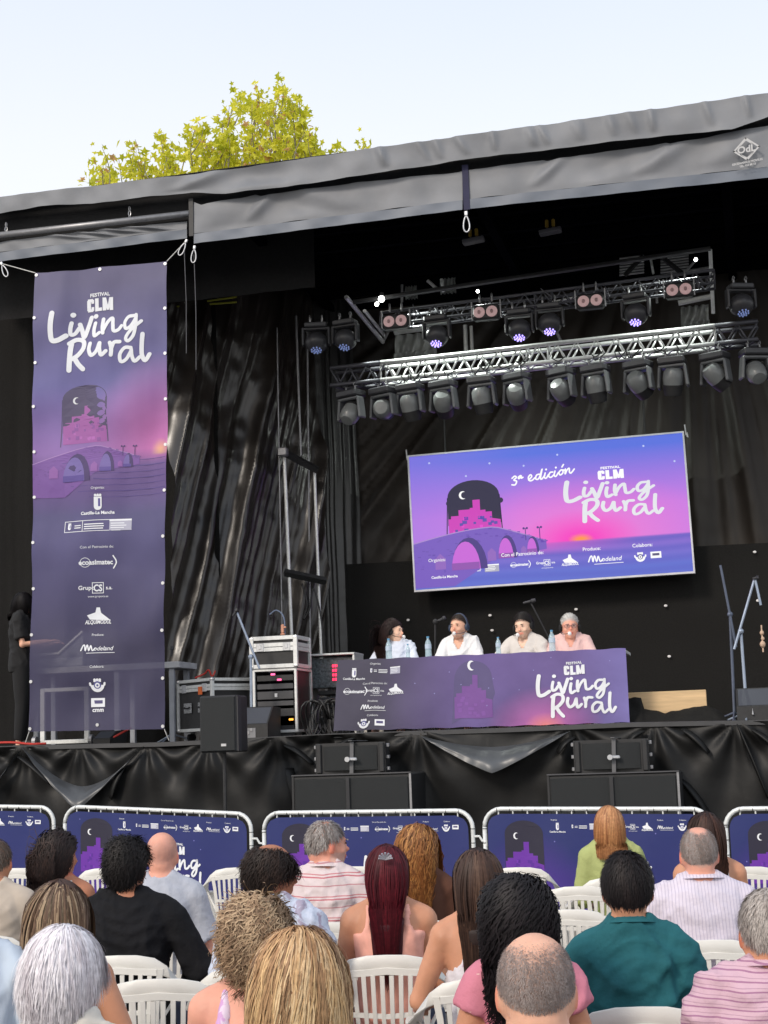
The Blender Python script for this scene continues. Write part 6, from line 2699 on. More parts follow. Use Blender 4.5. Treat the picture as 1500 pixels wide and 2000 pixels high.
def person(px, ytop, s, lab, fem=False, skin='tan', face=0.0, turn=0.0, nod=0.0, lean=0.0, hair=None, scalp=None, cloth=None, sleeve='short', arms='lap',
           build_=1.0, pants=None, base=None, stage=False, grp='people sitting in the audience', tilt=0.0, detail=False, stand=False, seatz=.44, facerot=None, neck=1.0, armL=None, armR=None,
           top='shirt', seed=1, wr=.004, beard=None, hs=1.0):
    """seated (or standing) figure whose head top sits at photo point (px, ytop) at scale s px per metre"""
    z0 = SZ if stage else 0.0
    headc = at_s(px, ytop + .118 * s, s)
    zt = headc.z + .122 - z0
    rz = face if facerot is None else facerot
    if stand:
        seatz_ = .88
        kz = (zt - seatz_) / .84
    else:
        seatz_ = seatz
        kz = (zt - seatz_) / .84
    kz = max(.6, min(1.2, kz))
    kx = build_ * (.88 if fem else 1.0) * (1.0 if stage else .88)
    Z = lambda z: seatz_ + (z - .44) * kz
    SH = lambda z: lean * (z - .44)           # forward lean
    zh = zt - .122
    hy = SH(zh - seatz_ + .44) + .02
    rot = Matrix.Rotation(rz, 4, 'Z')
    offs = rot @ Vector((0, hy, 0))
    gx, gy = headc.x - offs.x, headc.y - offs.y
    o = empty('person', (gx, gy, z0), rz, lab, 'person', grp)
    X = Matrix.Translation((0, hy, zh)) @ Matrix.Rotation(turn, 4, 'Z') @ Matrix.Rotation(-nod, 4, 'X') @ Matrix.Rotation(tilt, 4, 'Y') @ Matrix.Scale(hs, 4)
    skc = np.array(SK[skin])

    def torso(mb, inf, zlow=.44, ztop_=1.06, shoulders=True):
        rs = []
        prof = [(.40, .165, .12), (.46, .178, .128), (.56, .168, .122), (.66, .148, .108), (.76, .152, .108), (.86, .168, .114), (.93, .176, .112), (.98, .168, .098), (1.015, .135, .082), (1.045, .085, .066), (1.075, .060, .058)]
        if fem:
            prof = [(a, b * (1.06 if a < .6 else (.95 if a < .8 else .95)), c_) for a, b, c_ in prof]
        for a, b, c_ in prof:
            if a < zlow - .001 or a > ztop_ + .001:
                continue
            zz = Z(a)
            rs.append((zz, 0, SH(a) - .012 + (-.008 if a > 1.0 else 0), b * kx + inf, c_ * (build_ ** .9) + inf))
        mb.rings(rs)
        if shoulders:
            for q_ in (-1, 1):
                mb.ell((q_ * .172 * kx, SH(.97) - .012, Z(.968)), (.060 + inf, .060 + inf, .064 + inf), None, 14, 9)
                mb.tube([(q_ * .03, SH(1.04) - .02, Z(1.05)), (q_ * .09 * kx, SH(1.02) - .018, Z(1.022)), (q_ * .165 * kx, SH(.99) - .012, Z(.995))],
                        [.052 + inf, .045 + inf, .044 + inf], 12)
    shs = {q_: Vector((q_ * .182 * kx, SH(.97) - .012, Z(.965))) for q_ in (-1, 1)}
    A = {}
    for q_ in (-1, 1):
        mode = (armL if q_ < 0 else armR) or arms
        if mode == 'lap':
            el, wr_ = (q_ * (.25 * kx), SH(.7) + .03, Z(.70)), (q_ * .13, .30, seatz_ + .20)
        elif mode == 'out':
            el, wr_ = (q_ * (.31 * kx), SH(.72) + .0, Z(.74)), (q_ * .24, .26, seatz_ + .24)
        elif mode == 'fold':
            el, wr_ = (q_ * (.26 * kx), SH(.74) + .06, Z(.74)), (-q_ * .05, .26, Z(.80))
        elif mode == 'table':
            el, wr_ = (q_ * (.27 * kx), SH(.7) + .12, Z(.74)), (q_ * .16, .38, Z(.745))
        elif mode == 'tablewide':
            el, wr_ = (q_ * (.35 * kx), SH(.7) + .12, Z(.76)), (q_ * .30, .40, Z(.75))
        elif mode == 'down':
            el, wr_ = (q_ * (.24 * kx), SH(.68) - .02, Z(.66)), (q_ * .25, .10, Z(.44))
        elif mode == 'reach':
            el, wr_ = (q_ * (.24 * kx), SH(.68) + .04, Z(.69)), (q_ * .18, .32, Z(.72))
        elif mode == 'chin':
            el, wr_ = (q_ * (.24 * kx), SH(.7) + .16, Z(.76)), (q_ * .10, .26, Z(.98))
        A[q_] = (shs[q_], Vector(el), Vector(wr_))
    fa = .95 if fem else 1.0
    rad = [.052 * fa, .046 * fa, .038 * fa, .036 * fa, .026 * fa]
    # body
    mb = MB()
    torso(mb, 0, .40, 1.075)
    head_mb(mb, X, fem)
    hb = X @ Vector((0, -.028, -.06))
    mb.tube([(0, SH(1.0) - .02, Z(1.0)), (0, SH(1.05) - .018, Z(1.06)), hb], [.062 * fa * neck, .052 * fa * neck, .052 * fa * neck], 14)
    for q_ in (-1, 1):
        a_, e_, w_ = A[q_]
        mb.tube(arm_pts(q_, a_, e_, w_), rad, 10)
        mb.ell(e_, .040 * fa, None, 10, 7)
        hand_mb(mb, w_, (w_ - e_), -q_, .6)
        if stand:
            hp_, kn, an = Vector((q_ * .09, 0, .90)), Vector((q_ * .10, .01, .48)), Vector((q_ * .11, -.02, .07))
        else:
            hp_, kn, an = Vector((q_ * .09, .0, seatz_ + .07)), Vector((q_ * .14, .44, seatz_ + .06)), Vector((q_ * .14, .42, .08))
        mb.tube([hp_, hp_ * .5 + kn * .5, kn], [.088, .078, .058], 12)
        mb.tube([kn, kn * .55 + an * .45, an], [.056, .052, .036], 12)
        mb.tube([an + Vector((0, -.03, -.035)), an + Vector((0, .08, -.045)), an + Vector((0, .18, -.055))], [.034, .036, .02], 10)
    vox = .0095 if detail else .0135
    me = remeshed(mb, vox, 3, 'body')
    P = coords(me)
    cols = np.tile(skc, (len(P), 1))
    Xi = np.array(X.inverted())
    h = P @ Xi[:3, :3].T + Xi[:3, 3]
    near = np.linalg.norm(h / np.array([.11, .13, .15]), axis=1) < 1.05
    dn = (h - np.array([0, -.014, .020])) / np.array([.078, .100, .103])
    dn /= np.linalg.norm(dn, axis=1)[:, None]
    # warmer ears, cheeks and nose; lips
    ear = near & (np.abs(h[:, 0]) > .078) & (h[:, 2] < .03)
    cols[ear] = cols[ear] * np.array([1.05, .72, .68])
    ns = near & (h[:, 1] > .095) & (h[:, 2] > -.04) & (h[:, 2] < 0)
    cols[ns] *= np.array([1.05, .85, .82])
    lip = near & (h[:, 1] > .080) & (np.abs(h[:, 0]) < .024) & (h[:, 2] < -.046) & (h[:, 2] > -.069)
    cols[lip] = cols[lip] * np.array([.85, .5, .5])
    if scalp is not None:
        sc_, nape, front, tb = scalp
        y = dn[:, 1]
        thr = np.where(y < 0, -.10 + y * nape, -.10 + y * front)
        mk = near & (dn[:, 2] > thr) & ~((np.abs(h[:, 0]) > .078) & (h[:, 2] < .03))
        wgt = mk.astype(float)
        ed = np.clip((dn[:, 2] - thr) / .12, 0, 1)
        wgt *= ed
        if tb is not None:
            rr_ = np.hypot(dn[:, 0] / tb[0], (dn[:, 1] - tb[2]) / tb[1])
            rr_ = np.where(dn[:, 2] < 0, 9, rr_)
            wgt *= np.clip((rr_ - .75) / .45, 0, 1)
        nz = .82 + .25 * np.sin(h[:, 0] * 310 + np.sin(h[:, 2] * 240) * 3) * np.sin(h[:, 2] * 290 + h[:, 1] * 170)
        wgt = np.clip(wgt * nz * (tb is not None or 1), 0, 1)[:, None]
        cols = cols * (1 - wgt) + np.array(sc_) * wgt
    if beard is not None:
        mk = near & (h[:, 2] < -.035) & (h[:, 1] > -.01) & (h[:, 2] > -.125) & ~lip
        cols[mk] = cols[mk] * .55 + np.array(beard) * .45
    vcol(me, cols)
    link('body', me, m_skin, o)
    # garments
    if cloth is not None:
        mb = MB()
        inf = .011
        if top == 'shirt':
            torso(mb, inf, .40, 1.06)
            mb.tube([(0, SH(1.0) - .02, Z(1.0)), (0, SH(1.05) - .024, Z(1.068))], [.075 * fa * neck, .060 * fa * neck], 18)
            for q_ in (-1, 1):
                a_, e_, w_ = A[q_]
                r_ = [x + inf + .004 for x in rad]
                if sleeve == 'short':
                    mb.tube([a_, a_ * .6 + e_ * .4, a_ * .22 + e_ * .78], [r_[0], r_[1] + .005, r_[1] + .010], 14)
                elif sleeve == 'cap':
                    mb.tube([a_, a_ * .7 + e_ * .3], [r_[0] + .004, r_[0] + .006], 14)
                elif sleeve == 'elbow':
                    mb.tube([a_, a_ * .5 + e_ * .5, e_, e_ * .8 + w_ * .2], [r_[0], r_[1] + .004, r_[2] + .008, r_[2] + .008], 14)
                elif sleeve == 'long':
                    mb.tube([a_, a_ * .5 + e_ * .5, e_, e_ * .5 + w_ * .5, w_], [r_[0] + .006, r_[1] + .006, r_[2] + .010, r_[3] + .004, r_[4] + .004], 14)
                    mb.ell(e_, r_[2] + .008, None, 12, 8)
            ck = remeshed(mb, .012, 4, 'shirt')
            wrinkle(ck, wr, seed)
            if 'speaker' in lab and not fem:
                bm_ = bmesh.new()
                bm_.from_mesh(ck)
                zv = Z(.90)
                dl = [v for v in bm_.verts if v.co.y > .02 and v.co.z > zv and abs(v.co.x) < .052 * min(1, (v.co.z - zv) / .10)]
                bmesh.ops.delete(bm_, geom=dl, context='VERTS')
                bm_.to_mesh(ck)
                bm_.free()
            so_ = link('shirt' if sleeve != 'long' else 'jacket' if 'jacket' in lab else 'shirt', ck, cloth, o)
        elif top == 'tank':
            torso(mb, inf, .40, .93, False)
            for q_ in (-1, 1):
                x = .085 * kx
                mb.tube(catmull([(q_ * x * 1.3, SH(.92) - .012 - .105, Z(.90)), (q_ * x * 1.05, SH(.97) - .10, Z(.975)), (q_ * x * 1.1, SH(1.03) - .03, Z(1.042)), (q_ * x * 1.1, SH(1.0) + .06, Z(.99)), (q_ * x * 1.2, SH(.92) + .10, Z(.90))], 4), .016, 8)
            ck = remeshed(mb, .012, 3, 'shirt')
            wrinkle(ck, wr, seed)
            link('vest_top', ck, cloth, o)
        elif top == 'halter':
            rs = []
            for a, b, c_ in [(.40, .17, .12), (.56, .168, .122), (.66, .146, .108), (.76, .145, .110), (.84, .14, .115), (.90, .115, .112), (.96, .085, .100), (1.01, .062, .085), (1.04, .055, .07)]:
                rs.append((Z(a), 0, SH(a) - .014, b * kx * .98 + inf, c_ * build_ + inf))
            mb.rings(rs)
            ck = remeshed(mb, .012, 3, 'shirt')
            wrinkle(ck, wr, seed)
            link('halter_top', ck, cloth, o)
    if top in ('shirt',) and cloth is not None and lab in COLLAR:
        mb = MB()
        pts = []
        for k in range(15):
            t = 2 * math.pi * (k / 14 * .86 + .07) + math.pi / 2
            pts.append(Vector((.066 * fa * math.cos(t) * neck, SH(1.05) - .016 + .064 * math.sin(t), Z(1.062) + .012 - .012 * math.sin(t))))
        q = MB()
        q.band(pts, [(p_.x * 2.0, (p_.y - SH(1.05)) * 2.0, -.07) for p_ in pts], [(p_.x, p_.y - SH(1.05), .02) for p_ in pts], [.024] * 15, [.008] * 15)
        autosmooth(q.build('collar', cloth, o), 50)
    # trousers and shoes
    mb = MB()
    for q_ in (-1, 1):
        if stand:
            hp_, kn, an = Vector((q_ * .09, 0, .92)), Vector((q_ * .10, .01, .48)), Vector((q_ * .11, -.02, .08))
        else:
            hp_, kn, an = Vector((q_ * .09, .0, seatz_ + .075)), Vector((q_ * .14, .44, seatz_ + .06)), Vector((q_ * .14, .42, .10))
        mb.tube([hp_, hp_ * .5 + kn * .5, kn, kn * .5 + an * .5, an], [.104, .092, .074, .066, .056], 14)
        mb.ell(kn, .072, None, 12, 8)
    mb.rings([(seatz_ - .02, 0, -.01, .16 * kx, .12), (seatz_ + .05, 0, -.01, .185 * kx, .137), (seatz_ + .12, 0, -.01, .178 * kx, .133)])
    pk = remeshed(mb, .020, 3, 'trousers')
    link('trousers', pk, pants or mat('dark_denim', (.03, .045, .09), .85), o)
    if not stage or stand:
        for q_ in (-1, 1):
            an = Vector((q_ * .11, -.02, .05)) if stand else Vector((q_ * .14, .42, .05))
            q = MB()
            q.box(an + Vector((0, .06, -.03)), (.088, .25, .03), bev=.012)
            q.ell(an + Vector((0, .08, -.005)), (.042, .12, .04), None, 12, 8)
            q.build('shoe', mat('dark_shoe', (.04, .035, .03), .5), o, smooth=True)
    if hair:
        H = {'sh': Z(.99), 'shw': .235 * kx, 'cy': SH(.95) - .012}
        if hair.get('base', True):
            b = MB()
            nape = hair.get('nape', .5)
            front = hair.get('front', .72)
            vs = []
            nu, nv = 36, 18
            cc0 = Vector((0, -.014, .020))
            k_ = hair.get('k', 1.0)
            for j in range(nv + 1):
                for i in range(nu):
                    th = 2 * math.pi * i / nu
                    yy = math.sin(th)
                    thr = -.10 + yy * (nape if yy < 0 else front)
                    thr = max(-.85, min(.8, thr))
                    z_ = thr + (1 - thr) * j / nv
                    r_ = math.sqrt(max(0, 1 - z_ * z_))
                    lf = 1.01 + .55 * hair.get('vol', .015) / .09 * min(1, j / 3) + hair.get('crownvol', 0) * max(0, z_) * 6
                    rg_ = 1 + .02 * math.sin(th * 13 + z_ * 9) + .015 * math.sin(th * 29)
                    vs.append(X @ (cc0 + Vector((.078 * k_ * r_ * math.cos(th), .100 * k_ * r_ * math.sin(th), .103 * k_ * z_)) * lf * rg_))
            fs = [(j * nu + i, j * nu + (i + 1) % nu, (j + 1) * nu + (i + 1) % nu, (j + 1) * nu + i) for j in range(nv) for i in range(nu)]
            b.add(vs, fs, None)
            if 'top_bald' not in hair:
                me_ = b.mesh('hair_base', True)
                bc = np.array(hair.get('basecol', np.array(hair['cols'][0][0]) * .75))
                vcol(me_, np.tile(bc, (len(me_.vertices), 1)))
                hb_ = link('hair', me_, m_hair, o)
        if hair.get('slab'):
            z1, wd_, ln_ = 0, hair['slab'][0], hair['slab'][1]
            b = MB()
            rs = []
            for k in range(9):
                t_ = k / 8
                z_ = zh + .05 - (ln_) * (1 - t_)
                q_ = 1 - t_
                yb_ = hy - .055 * (1 - .2 * q_)
                if z_ < Z(1.02):
                    yb_ = SH(.95) - .012 - .112 - .016
                rs.append((z_, X.translation.x, yb_, wd_ * (1 - .25 * q_ ** 2), .045 - .022 * q_))
            b.rings(rs, 20)
            me_ = remeshed(b, .012, 4, 'hair_back')
            bc = np.array(hair.get('basecol', np.array(hair['cols'][0][0]) * .75))
            vcol(me_, np.tile(bc, (len(me_.vertices), 1)))
            link('hair', me_, m_hair, o)
        me_ = hair_system('hair_strands', o, X, H, .112 * build_ + .012, hair)
        link('hair', me_, m_hair, o)
    if detail:
        # brows and eyes
        for q_ in (-1, 1):
            e = MB()
            e.ell(X @ Vector((q_ * .031, .087, .010)), (.0085, .005, .0042), X.to_3x3(), 10, 6)
            e.build('eye', mat('eye_dark', (.05, .03, .025), .2), o, smooth=True)
            e = MB()
            e.ell(X @ Vector((q_ * .032, .094, .027)), (.017, .004, .0034), X.to_3x3() @ Matrix.Rotation(q_ * .12, 3, 'Y'), 10, 6)
            e.build('eyebrow', mat('eyebrow_' + ('grey' if detail == 'grey' else 'dark'), (.3, .28, .27) if detail == 'grey' else (.03, .02, .015), .8), o, smooth=True)
    return o, X, A, Z, SH


COLLAR = set()


def glasses(o, X, col=(.03, .02, .02), sun=False):
    q = MB()
    for s in (-1, 1):
        pts = [X @ Vector((s * .033 + .025 * math.cos(t), .104 - .006 * abs(math.cos(t)), .006 + .019 * math.sin(t))) for t in [2 * math.pi * k / 14 for k in range(15)]]
        q.tube(pts, .0026, 5)
        q.tube([X @ Vector((s * .058, .098, .012)), X @ Vector((s * .078, .04, .012)), X @ Vector((s * .080, -.01, .006))], .0028, 5)
    q.tube([X @ Vector((-.009, .107, .010)), X @ Vector((.009, .107, .010))], .0026, 5)
    q.build('glasses', mat('glasses_frame' + str(round(col[0], 2)), col, .3), o)
    for s in (-1, 1):
        q = MB()
        pts = [X @ Vector((s * .033 + .023 * math.cos(t), .103, .006 + .017 * math.sin(t))) for t in [2 * math.pi * k / 12 for k in range(12)]]
        q.add(pts, [tuple(range(12))])
        q.build('lens', mat('glasses_lens', (.25, .2, .2), .08, alpha=.35), o)


def headset(o, X, side=1, foam=True, col=None):
    col = col or m_blackm
    h = empty('headset', (0, 0, 0))
    bpy.data.objects.remove(h)
    q = MB()
    q.tube([X @ Vector((.092 * math.cos(t), -.006, .010 + .122 * math.sin(t))) for t in [math.pi * k / 16 for k in range(17)]], [(.009, .013)] * 17, 8)
    ob = q.build('headset', col, o, smooth=True)
    for s in (-1, 1):
        c = MB()
        c.tube([X @ Vector((s * .074, -.004, -.004)), X @ Vector((s * .080, -.004, -.004)), X @ Vector((s * .098, -.004, -.004)), X @ Vector((s * .104, -.004, -.004))], [.030, .040, .040, .028], 16)
        c.build('ear_cup', col, ob, smooth=True)
    c = MB()
    c.tube(catmull([X @ Vector((side * .09, .01, -.03)), X @ Vector((side * .088, .07, -.06)), X @ Vector((side * .05, .125, -.068)), X @ Vector((side * .015, .135, -.062))], 4), .0035, 5)
    c.build('microphone_boom', col, ob)
    if foam:
        c = MB()
        c.ell(X @ Vector((side * .016, .128, -.066)), (.021, .021, .021), None, 14, 10)
        c.build('foam_ball', m_whitef, ob, smooth=True)


# ---- hair styles
BLK, DBR, BRN = lin(26, 20, 20), lin(44, 32, 26), lin(86, 58, 40)
def H_(**k):
    k['vol'] *= .62
    k['crownvol'] = k.get('crownvol', 0) * .55
    k['w'] *= .66
    k['n'] = int(k['n'] * 1.15)
    if 'lift' in k:
        k['lift'] *= .4
    if k['len'] > .15:
        k['lift'] = .03
    return k


facing = math.radians(9)        # most seats face slightly left towards the middle of the stage
J = lambda: rnd.uniform(-.05, .05)
T_ = {}


def aud(px, yt, s, lab, ch=True, chlab=None, cdx=0.0, cface=None, **k):
    f = k.pop('face', 0) + facing + J()
    r = person(px, yt, s, lab, face=f, **k)
    o = r[0]
    if ch:
        cf = (facing + J()) if cface is None else cface
        chair(o.location.x + cdx, o.location.y + .03, cf, chlab or 'white plastic chair under the ' + lab)
    return r


m_greytee = mat('pale_grey_jersey', (.44, .46, .52), .9, spec=.15, var=.06, bump=.4, bscale=22)
m_teal = mat('teal_pique', (.020, .115, .135), .85, spec=.2, var=.12, scale=14, bump=.4, bscale=20)
m_green = mat('olive_green_jersey', (.38, .42, .17), .9, spec=.15, var=.08, bump=.4, bscale=22)
m_jacket = mat('black_jacket_cloth', (.010, .010, .012), .85, spec=.2, var=.2, bump=.4, bscale=22)
m_peach = mat('peach_knit', (.86, .43, .34), .9, spec=.15, var=.08, scale=30)
m_brown = mat('brown_knit', (.10, .045, .03), .9, spec=.15, var=.1)
m_wstripe = mat_stripe('white_fine_stripe', (.66, .60, .68), [(.35, .62, (.52, .47, .57))], 'X', .014)
m_polo = mat_stripe('white_red_stripe', (.66, .56, .56), [(.12, .18, (.5, .16, .19)), (.26, .31, (.52, .2, .22)), (.74, .79, (.5, .25, .27))], 'Z', .105)
m_pinkst = mat_stripe('pink_stripe', (.60, .40, .47), [(.30, .48, (.36, .18, .28)), (.75, .84, (.45, .28, .35))], 'Z', .024)
m_bluepat = mat_blotch('pale_blue_leaf_cloth', (.55, .60, .72), (.38, .34, .44), 16, .56, .62)
m_halter = mat_blotch('white_floral_cloth', (.68, .64, .67), (.36, .18, .30), 7, .66, .68)
m_pinkbl = mat_blotch('pink_blouse_cloth', (.62, .22, .29), (.8, .55, .5), 26, .70, .72)
m_lblue = mat('pale_blue_shirt', (.5, .58, .68), .85, var=.06)
m_lilac = mat_blotch('lilac_floral_cloth', (.62, .36, .62), (.75, .62, .75), 22, .52, .56)
m_beige = mat('beige_cotton', (.52, .44, .36), .9)
m_cream = mat('cream_cotton', (.6, .56, .5), .9)
m_sleeveless = mat_blotch('white_patterned_top', (.65, .6, .6), (.12, .08, .12), 14, .58, .6)

COLLAR |= {'speaker with headset in a white open shirt, second from the left at the table', 'dark haired speaker with headset leaning in an ecru shirt, second from the right',
           'young man with short black hair in a teal polo shirt', 'grey haired man in a white polo with red stripes looking right', 'broad older man with cropped grey hair in a white finely striped shirt', 'grey haired man in a pink striped shirt at the right edge',
           'grey haired speaker with glasses, headset and pale pink shirt, rightmost at the table', 'balding man with dark side hair and glasses in a pale blue leaf print shirt'}
# far rows first
aud(1190, 1578, 312, 'woman with straight strawberry blonde bob in an olive green top', fem=True, skin='fair', turn=0.0, cloth=m_green, sleeve='elbow', seed=2,
    hair=H_(len=.20, n=2200, cols=[(lin(170, 120, 84), 3), (lin(198, 150, 108), 3), (lin(140, 92, 64), 2)], vol=.022, level=True, grav=.5, lift=.1, w=.004, mx=.112, seed=4, nape=.6, tip=(1.05, .95, .8)),
    chlab='white plastic chair of the woman in the olive green top')
aud(1380, 1592, 372, 'dark haired woman with bare shoulders seated in front of the white shirted man', fem=True, skin='tan', cloth=m_sleeveless, top='tank', seed=3, turn=-.1,
    hair=H_(len=.50, n=1900, cols=[(lin(50, 34, 30), 3), (lin(74, 48, 38), 2)], vol=.03, grav=.5, w=.004, mx=0.1, seed=5, nape=.6, gather=(.045, .25, -.05)),
    chlab='white plastic chair hidden behind the white shirted man')
aud(317, 1627, 388, 'bald man in a pale grey t-shirt in front of the castle barrier', skin='pink', neck=1.18, cloth=m_greytee, sleeve='short', seed=4, build_=1.04, turn=.05,
    scalp=(lin(190, 140, 125), .5, .7, (.8, .9, 0)), chlab='white plastic chair of the bald man in the pale grey t-shirt')
aud(818, 1618, 392, 'woman with wavy copper blonde hair in a brown knitted top', fem=True, skin='tan', cloth=m_brown, sleeve='elbow', seed=5, turn=-.15, nod=.1,
    hair=H_(len=.42, n=2300, cols=[(lin(150, 100, 58), 3), (lin(196, 146, 88), 3), (lin(110, 70, 44), 3)], vol=.03, grav=.4, curl=(.008, 11), w=.0045, mx=0.095, seed=6, nape=.6, crownvol=.012, tip=(.8, .66, .55)),
    chlab='white plastic chair of the woman in the brown top')
aud(640, 1606, 388, 'grey haired man in a white polo with red stripes looking right', skin='pink', cloth=m_polo, sleeve='short', seed=6, turn=-.95, face=-.15, build_=1.08, lean=.02,
    scalp=(lin(140, 132, 128), .55, .35, (.55, .5, -.1)), beard=(.5, .45, .42), detail='grey',
    hair=H_(len=.026, n=2600, seg=4, cols=[(lin(150, 142, 138), 3), (lin(190, 184, 180), 3), (lin(104, 92, 86), 2)], vol=.006, flow='crown', lift=.5, grav=.0, jit=.12, w=.0022, seed=7, nape=.55, front=.45, base=False),
    chlab='white plastic chair of the man in the striped polo', arms='out')
aud(118, 1630, 372, 'woman with long dark wavy hair holding a paper at the left', fem=True, skin='brown', cloth=m_cream, top='tank', seed=7, turn=-.45, arms='reach',
    hair=H_(len=.46, n=2300, cols=[(lin(36, 28, 28), 4), (lin(58, 42, 38), 2)], vol=.02, grav=.42, curl=(.008, 10), w=.004, mx=0.09, seed=8, nape=.6, gather=(-.015, .2, -.02), flow='back', front=.6),
    chlab='white plastic chair of the woman with long dark wavy hair')
aud(-8, 1641, 392, 'grey haired man in a tan shirt cut off by the left edge', skin='tan', cloth=m_beige, sleeve='short', seed=8,
    scalp=(lin(110, 95, 85), .5, .5, None),
    hair=H_(len=.022, n=1800, seg=4, cols=[(lin(120, 108, 98), 3), (lin(90, 76, 66), 3)], vol=.005, flow='crown', lift=.5, grav=.0, jit=.1, w=.0022, seed=9, base=False),
    chlab='white plastic chair of the man in the tan shirt')
aud(1365, 1617, 455, 'broad older man with cropped grey hair in a white finely striped shirt', skin='pink', cloth=m_wstripe, sleeve='elbow', seed=9, build_=1.14, neck=1.2, wr=.005,
    scalp=(lin(150, 138, 132), .6, .6, (.5, .6, -.1)),
    hair=H_(len=.010, n=4600, seg=3, cols=[(lin(170, 160, 156), 3), (lin(130, 118, 112), 3)], vol=.003, flow='crown', lift=.6, grav=.0, jit=.25, w=.0012, seed=10, top_bald=(.5, .6, -.1), nape=.6, base=False),
    chlab='white plastic chair of the broad man in the white striped shirt')
aud(757, 1656, 464, 'woman with dark red half tied hair in a peach strappy top', fem=True, skin='tan', cloth=m_peach, top='tank', seed=10, build_=1.1,
    hair=H_(len=.40, n=2400, cols=[(lin(78, 16, 28), 4), (lin(104, 26, 38), 3), (lin(54, 12, 22), 2)], vol=.018, grav=.45, w=.0042, mx=.094, seed=11, nape=.55, front=.6, gather=(.0, .12, .0), crownvol=.006, slab=(.082, .36), basecol=lin(58, 12, 22)),
    chlab='white plastic chair of the woman with dark red hair')
r5 = aud(533, 1652, 480, 'balding man with dark side hair and glasses in a pale blue leaf print shirt', skin='brown', cloth=m_bluepat, sleeve='short', seed=11, turn=-.85, nod=.12, wr=.006, face=-.1, lean=.02,
         scalp=(lin(62, 44, 38), .7, .2, (.62, .78, .12)), detail='dark',
         hair=H_(len=.075, n=2600, seg=7, cols=[(lin(34, 26, 24), 4), (lin(54, 40, 34), 2)], vol=.020, flow='crown', lift=.5, grav=.22, jit=.15, w=.003, mx=0.1, seed=12, top_bald=(.66, .86, .15), nape=.75, front=.35, curl=(.005, 18), base=False),
         cdx=-.06, chlab='white plastic chair of the balding man in the leaf print shirt')
glasses(r5[0], r5[1], (.12, .04, .03))
aud(250, 1645, 446, 'man with thick black curly hair in a black jacket', skin='brown', cloth=m_jacket, sleeve='long', seed=12, turn=-.25, build_=1.18, lean=-.02, armR='out', wr=.006,
    hair=H_(len=.06, n=3200, seg=7, cols=[(lin(18, 15, 16), 4), (lin(30, 24, 24), 2)], vol=.020, crownvol=.012, flow='crown', lift=.5, grav=.1, jit=.2, curl=(.006, 24), w=.0032, mx=0.098, seed=13, nape=.75, clump=10),
    chlab='white plastic chair with a wide slatted back behind the man in the black jacket')
aud(934, 1665, 520, 'woman with long straight dark brown hair in a white halter top', fem=True, skin='tan', cloth=m_halter, top='halter', seed=13, turn=.1, arms='out',
    hair=H_(len=.40, n=2600, cols=[(lin(52, 38, 34), 4), (lin(78, 56, 46), 3), (lin(104, 80, 66), 1)], vol=.026, grav=.5, w=.0042, mx=0.098, seed=14, nape=.6, part=-.01, slab=(.075, .26), basecol=lin(44, 32, 29), gather=(.0, .05, .0)),
    chlab='white plastic chair of the woman in the white halter top')
aud(1226, 1670, 592, 'young man with short black hair in a teal polo shirt', skin='tan', cloth=m_teal, sleeve='short', seed=14, turn=-.05, wr=.007, neck=1.0, build_=.90, lean=-.01,
    scalp=(lin(24, 20, 22), .66, .6, None),
    hair=H_(len=.036, n=4200, seg=4, cols=[(lin(26, 22, 24), 4), (lin(40, 32, 32), 2)], vol=.010, crownvol=.008, flow='crown', lift=.25, grav=.0, jit=.08, w=.0022, seed=15, nape=.62, front=.6),
    chlab='white plastic chair with dark gaps behind the man in the teal polo')
aud(1012, 1722, 650, 'woman with black curly shoulder length hair in a pink blouse', fem=True, skin='tan', cloth=m_pinkbl, sleeve='cap', seed=15, build_=.84, turn=.0, arms='out', cdx=-.03,
    hair=H_(len=.30, n=3400, seg=16, cols=[(lin(18, 15, 18), 4), (lin(32, 26, 30), 2)], vol=.034, crownvol=.004, grav=.32, jit=.07, curl=(.013, 13), w=.0034, mx=0.116, seed=16, nape=.6, clump=12, slab=(.09, .2), basecol=lin(10, 9, 10)),
    chlab='white plastic chair of the woman in the pink blouse')
aud(118, 1728, 590, 'woman with long streaked light brown hair and bare shoulder', fem=True, skin='tan', cloth=m_cream, top='tank', seed=16, turn=.05, armR='out',
    hair=H_(len=.52, n=3000, cols=[(lin(84, 62, 52), 4), (lin(156, 130, 104), 3), (lin(190, 166, 134), 2), (lin(110, 84, 66), 3)], vol=.026, grav=.5, w=.0040, mx=0.1, seed=17, nape=.6, slab=(.09, .42), basecol=lin(70, 50, 42), root=(.75, .75, .78), gather=(-.02, .08, 0)),
    chlab='white plastic chair right of the white haired woman')
aud(502, 1766, 680, 'woman with short curly dark blonde hair and a lilac strap', fem=True, skin='pink', cloth=m_lilac, top='tank', seed=17, turn=-.1, build_=1.05,
    hair=H_(len=.085, n=3400, seg=10, cols=[(lin(140, 112, 88), 4), (lin(196, 170, 138), 4), (lin(104, 82, 64), 2)], vol=.022, crownvol=.010, flow='crown', lift=.5, grav=.14, jit=.22, curl=(.009, 22), w=.0032, mx=0.104, seed=18, nape=.8, clump=12),
    chlab='white plastic chair left of the blonde woman in the middle')
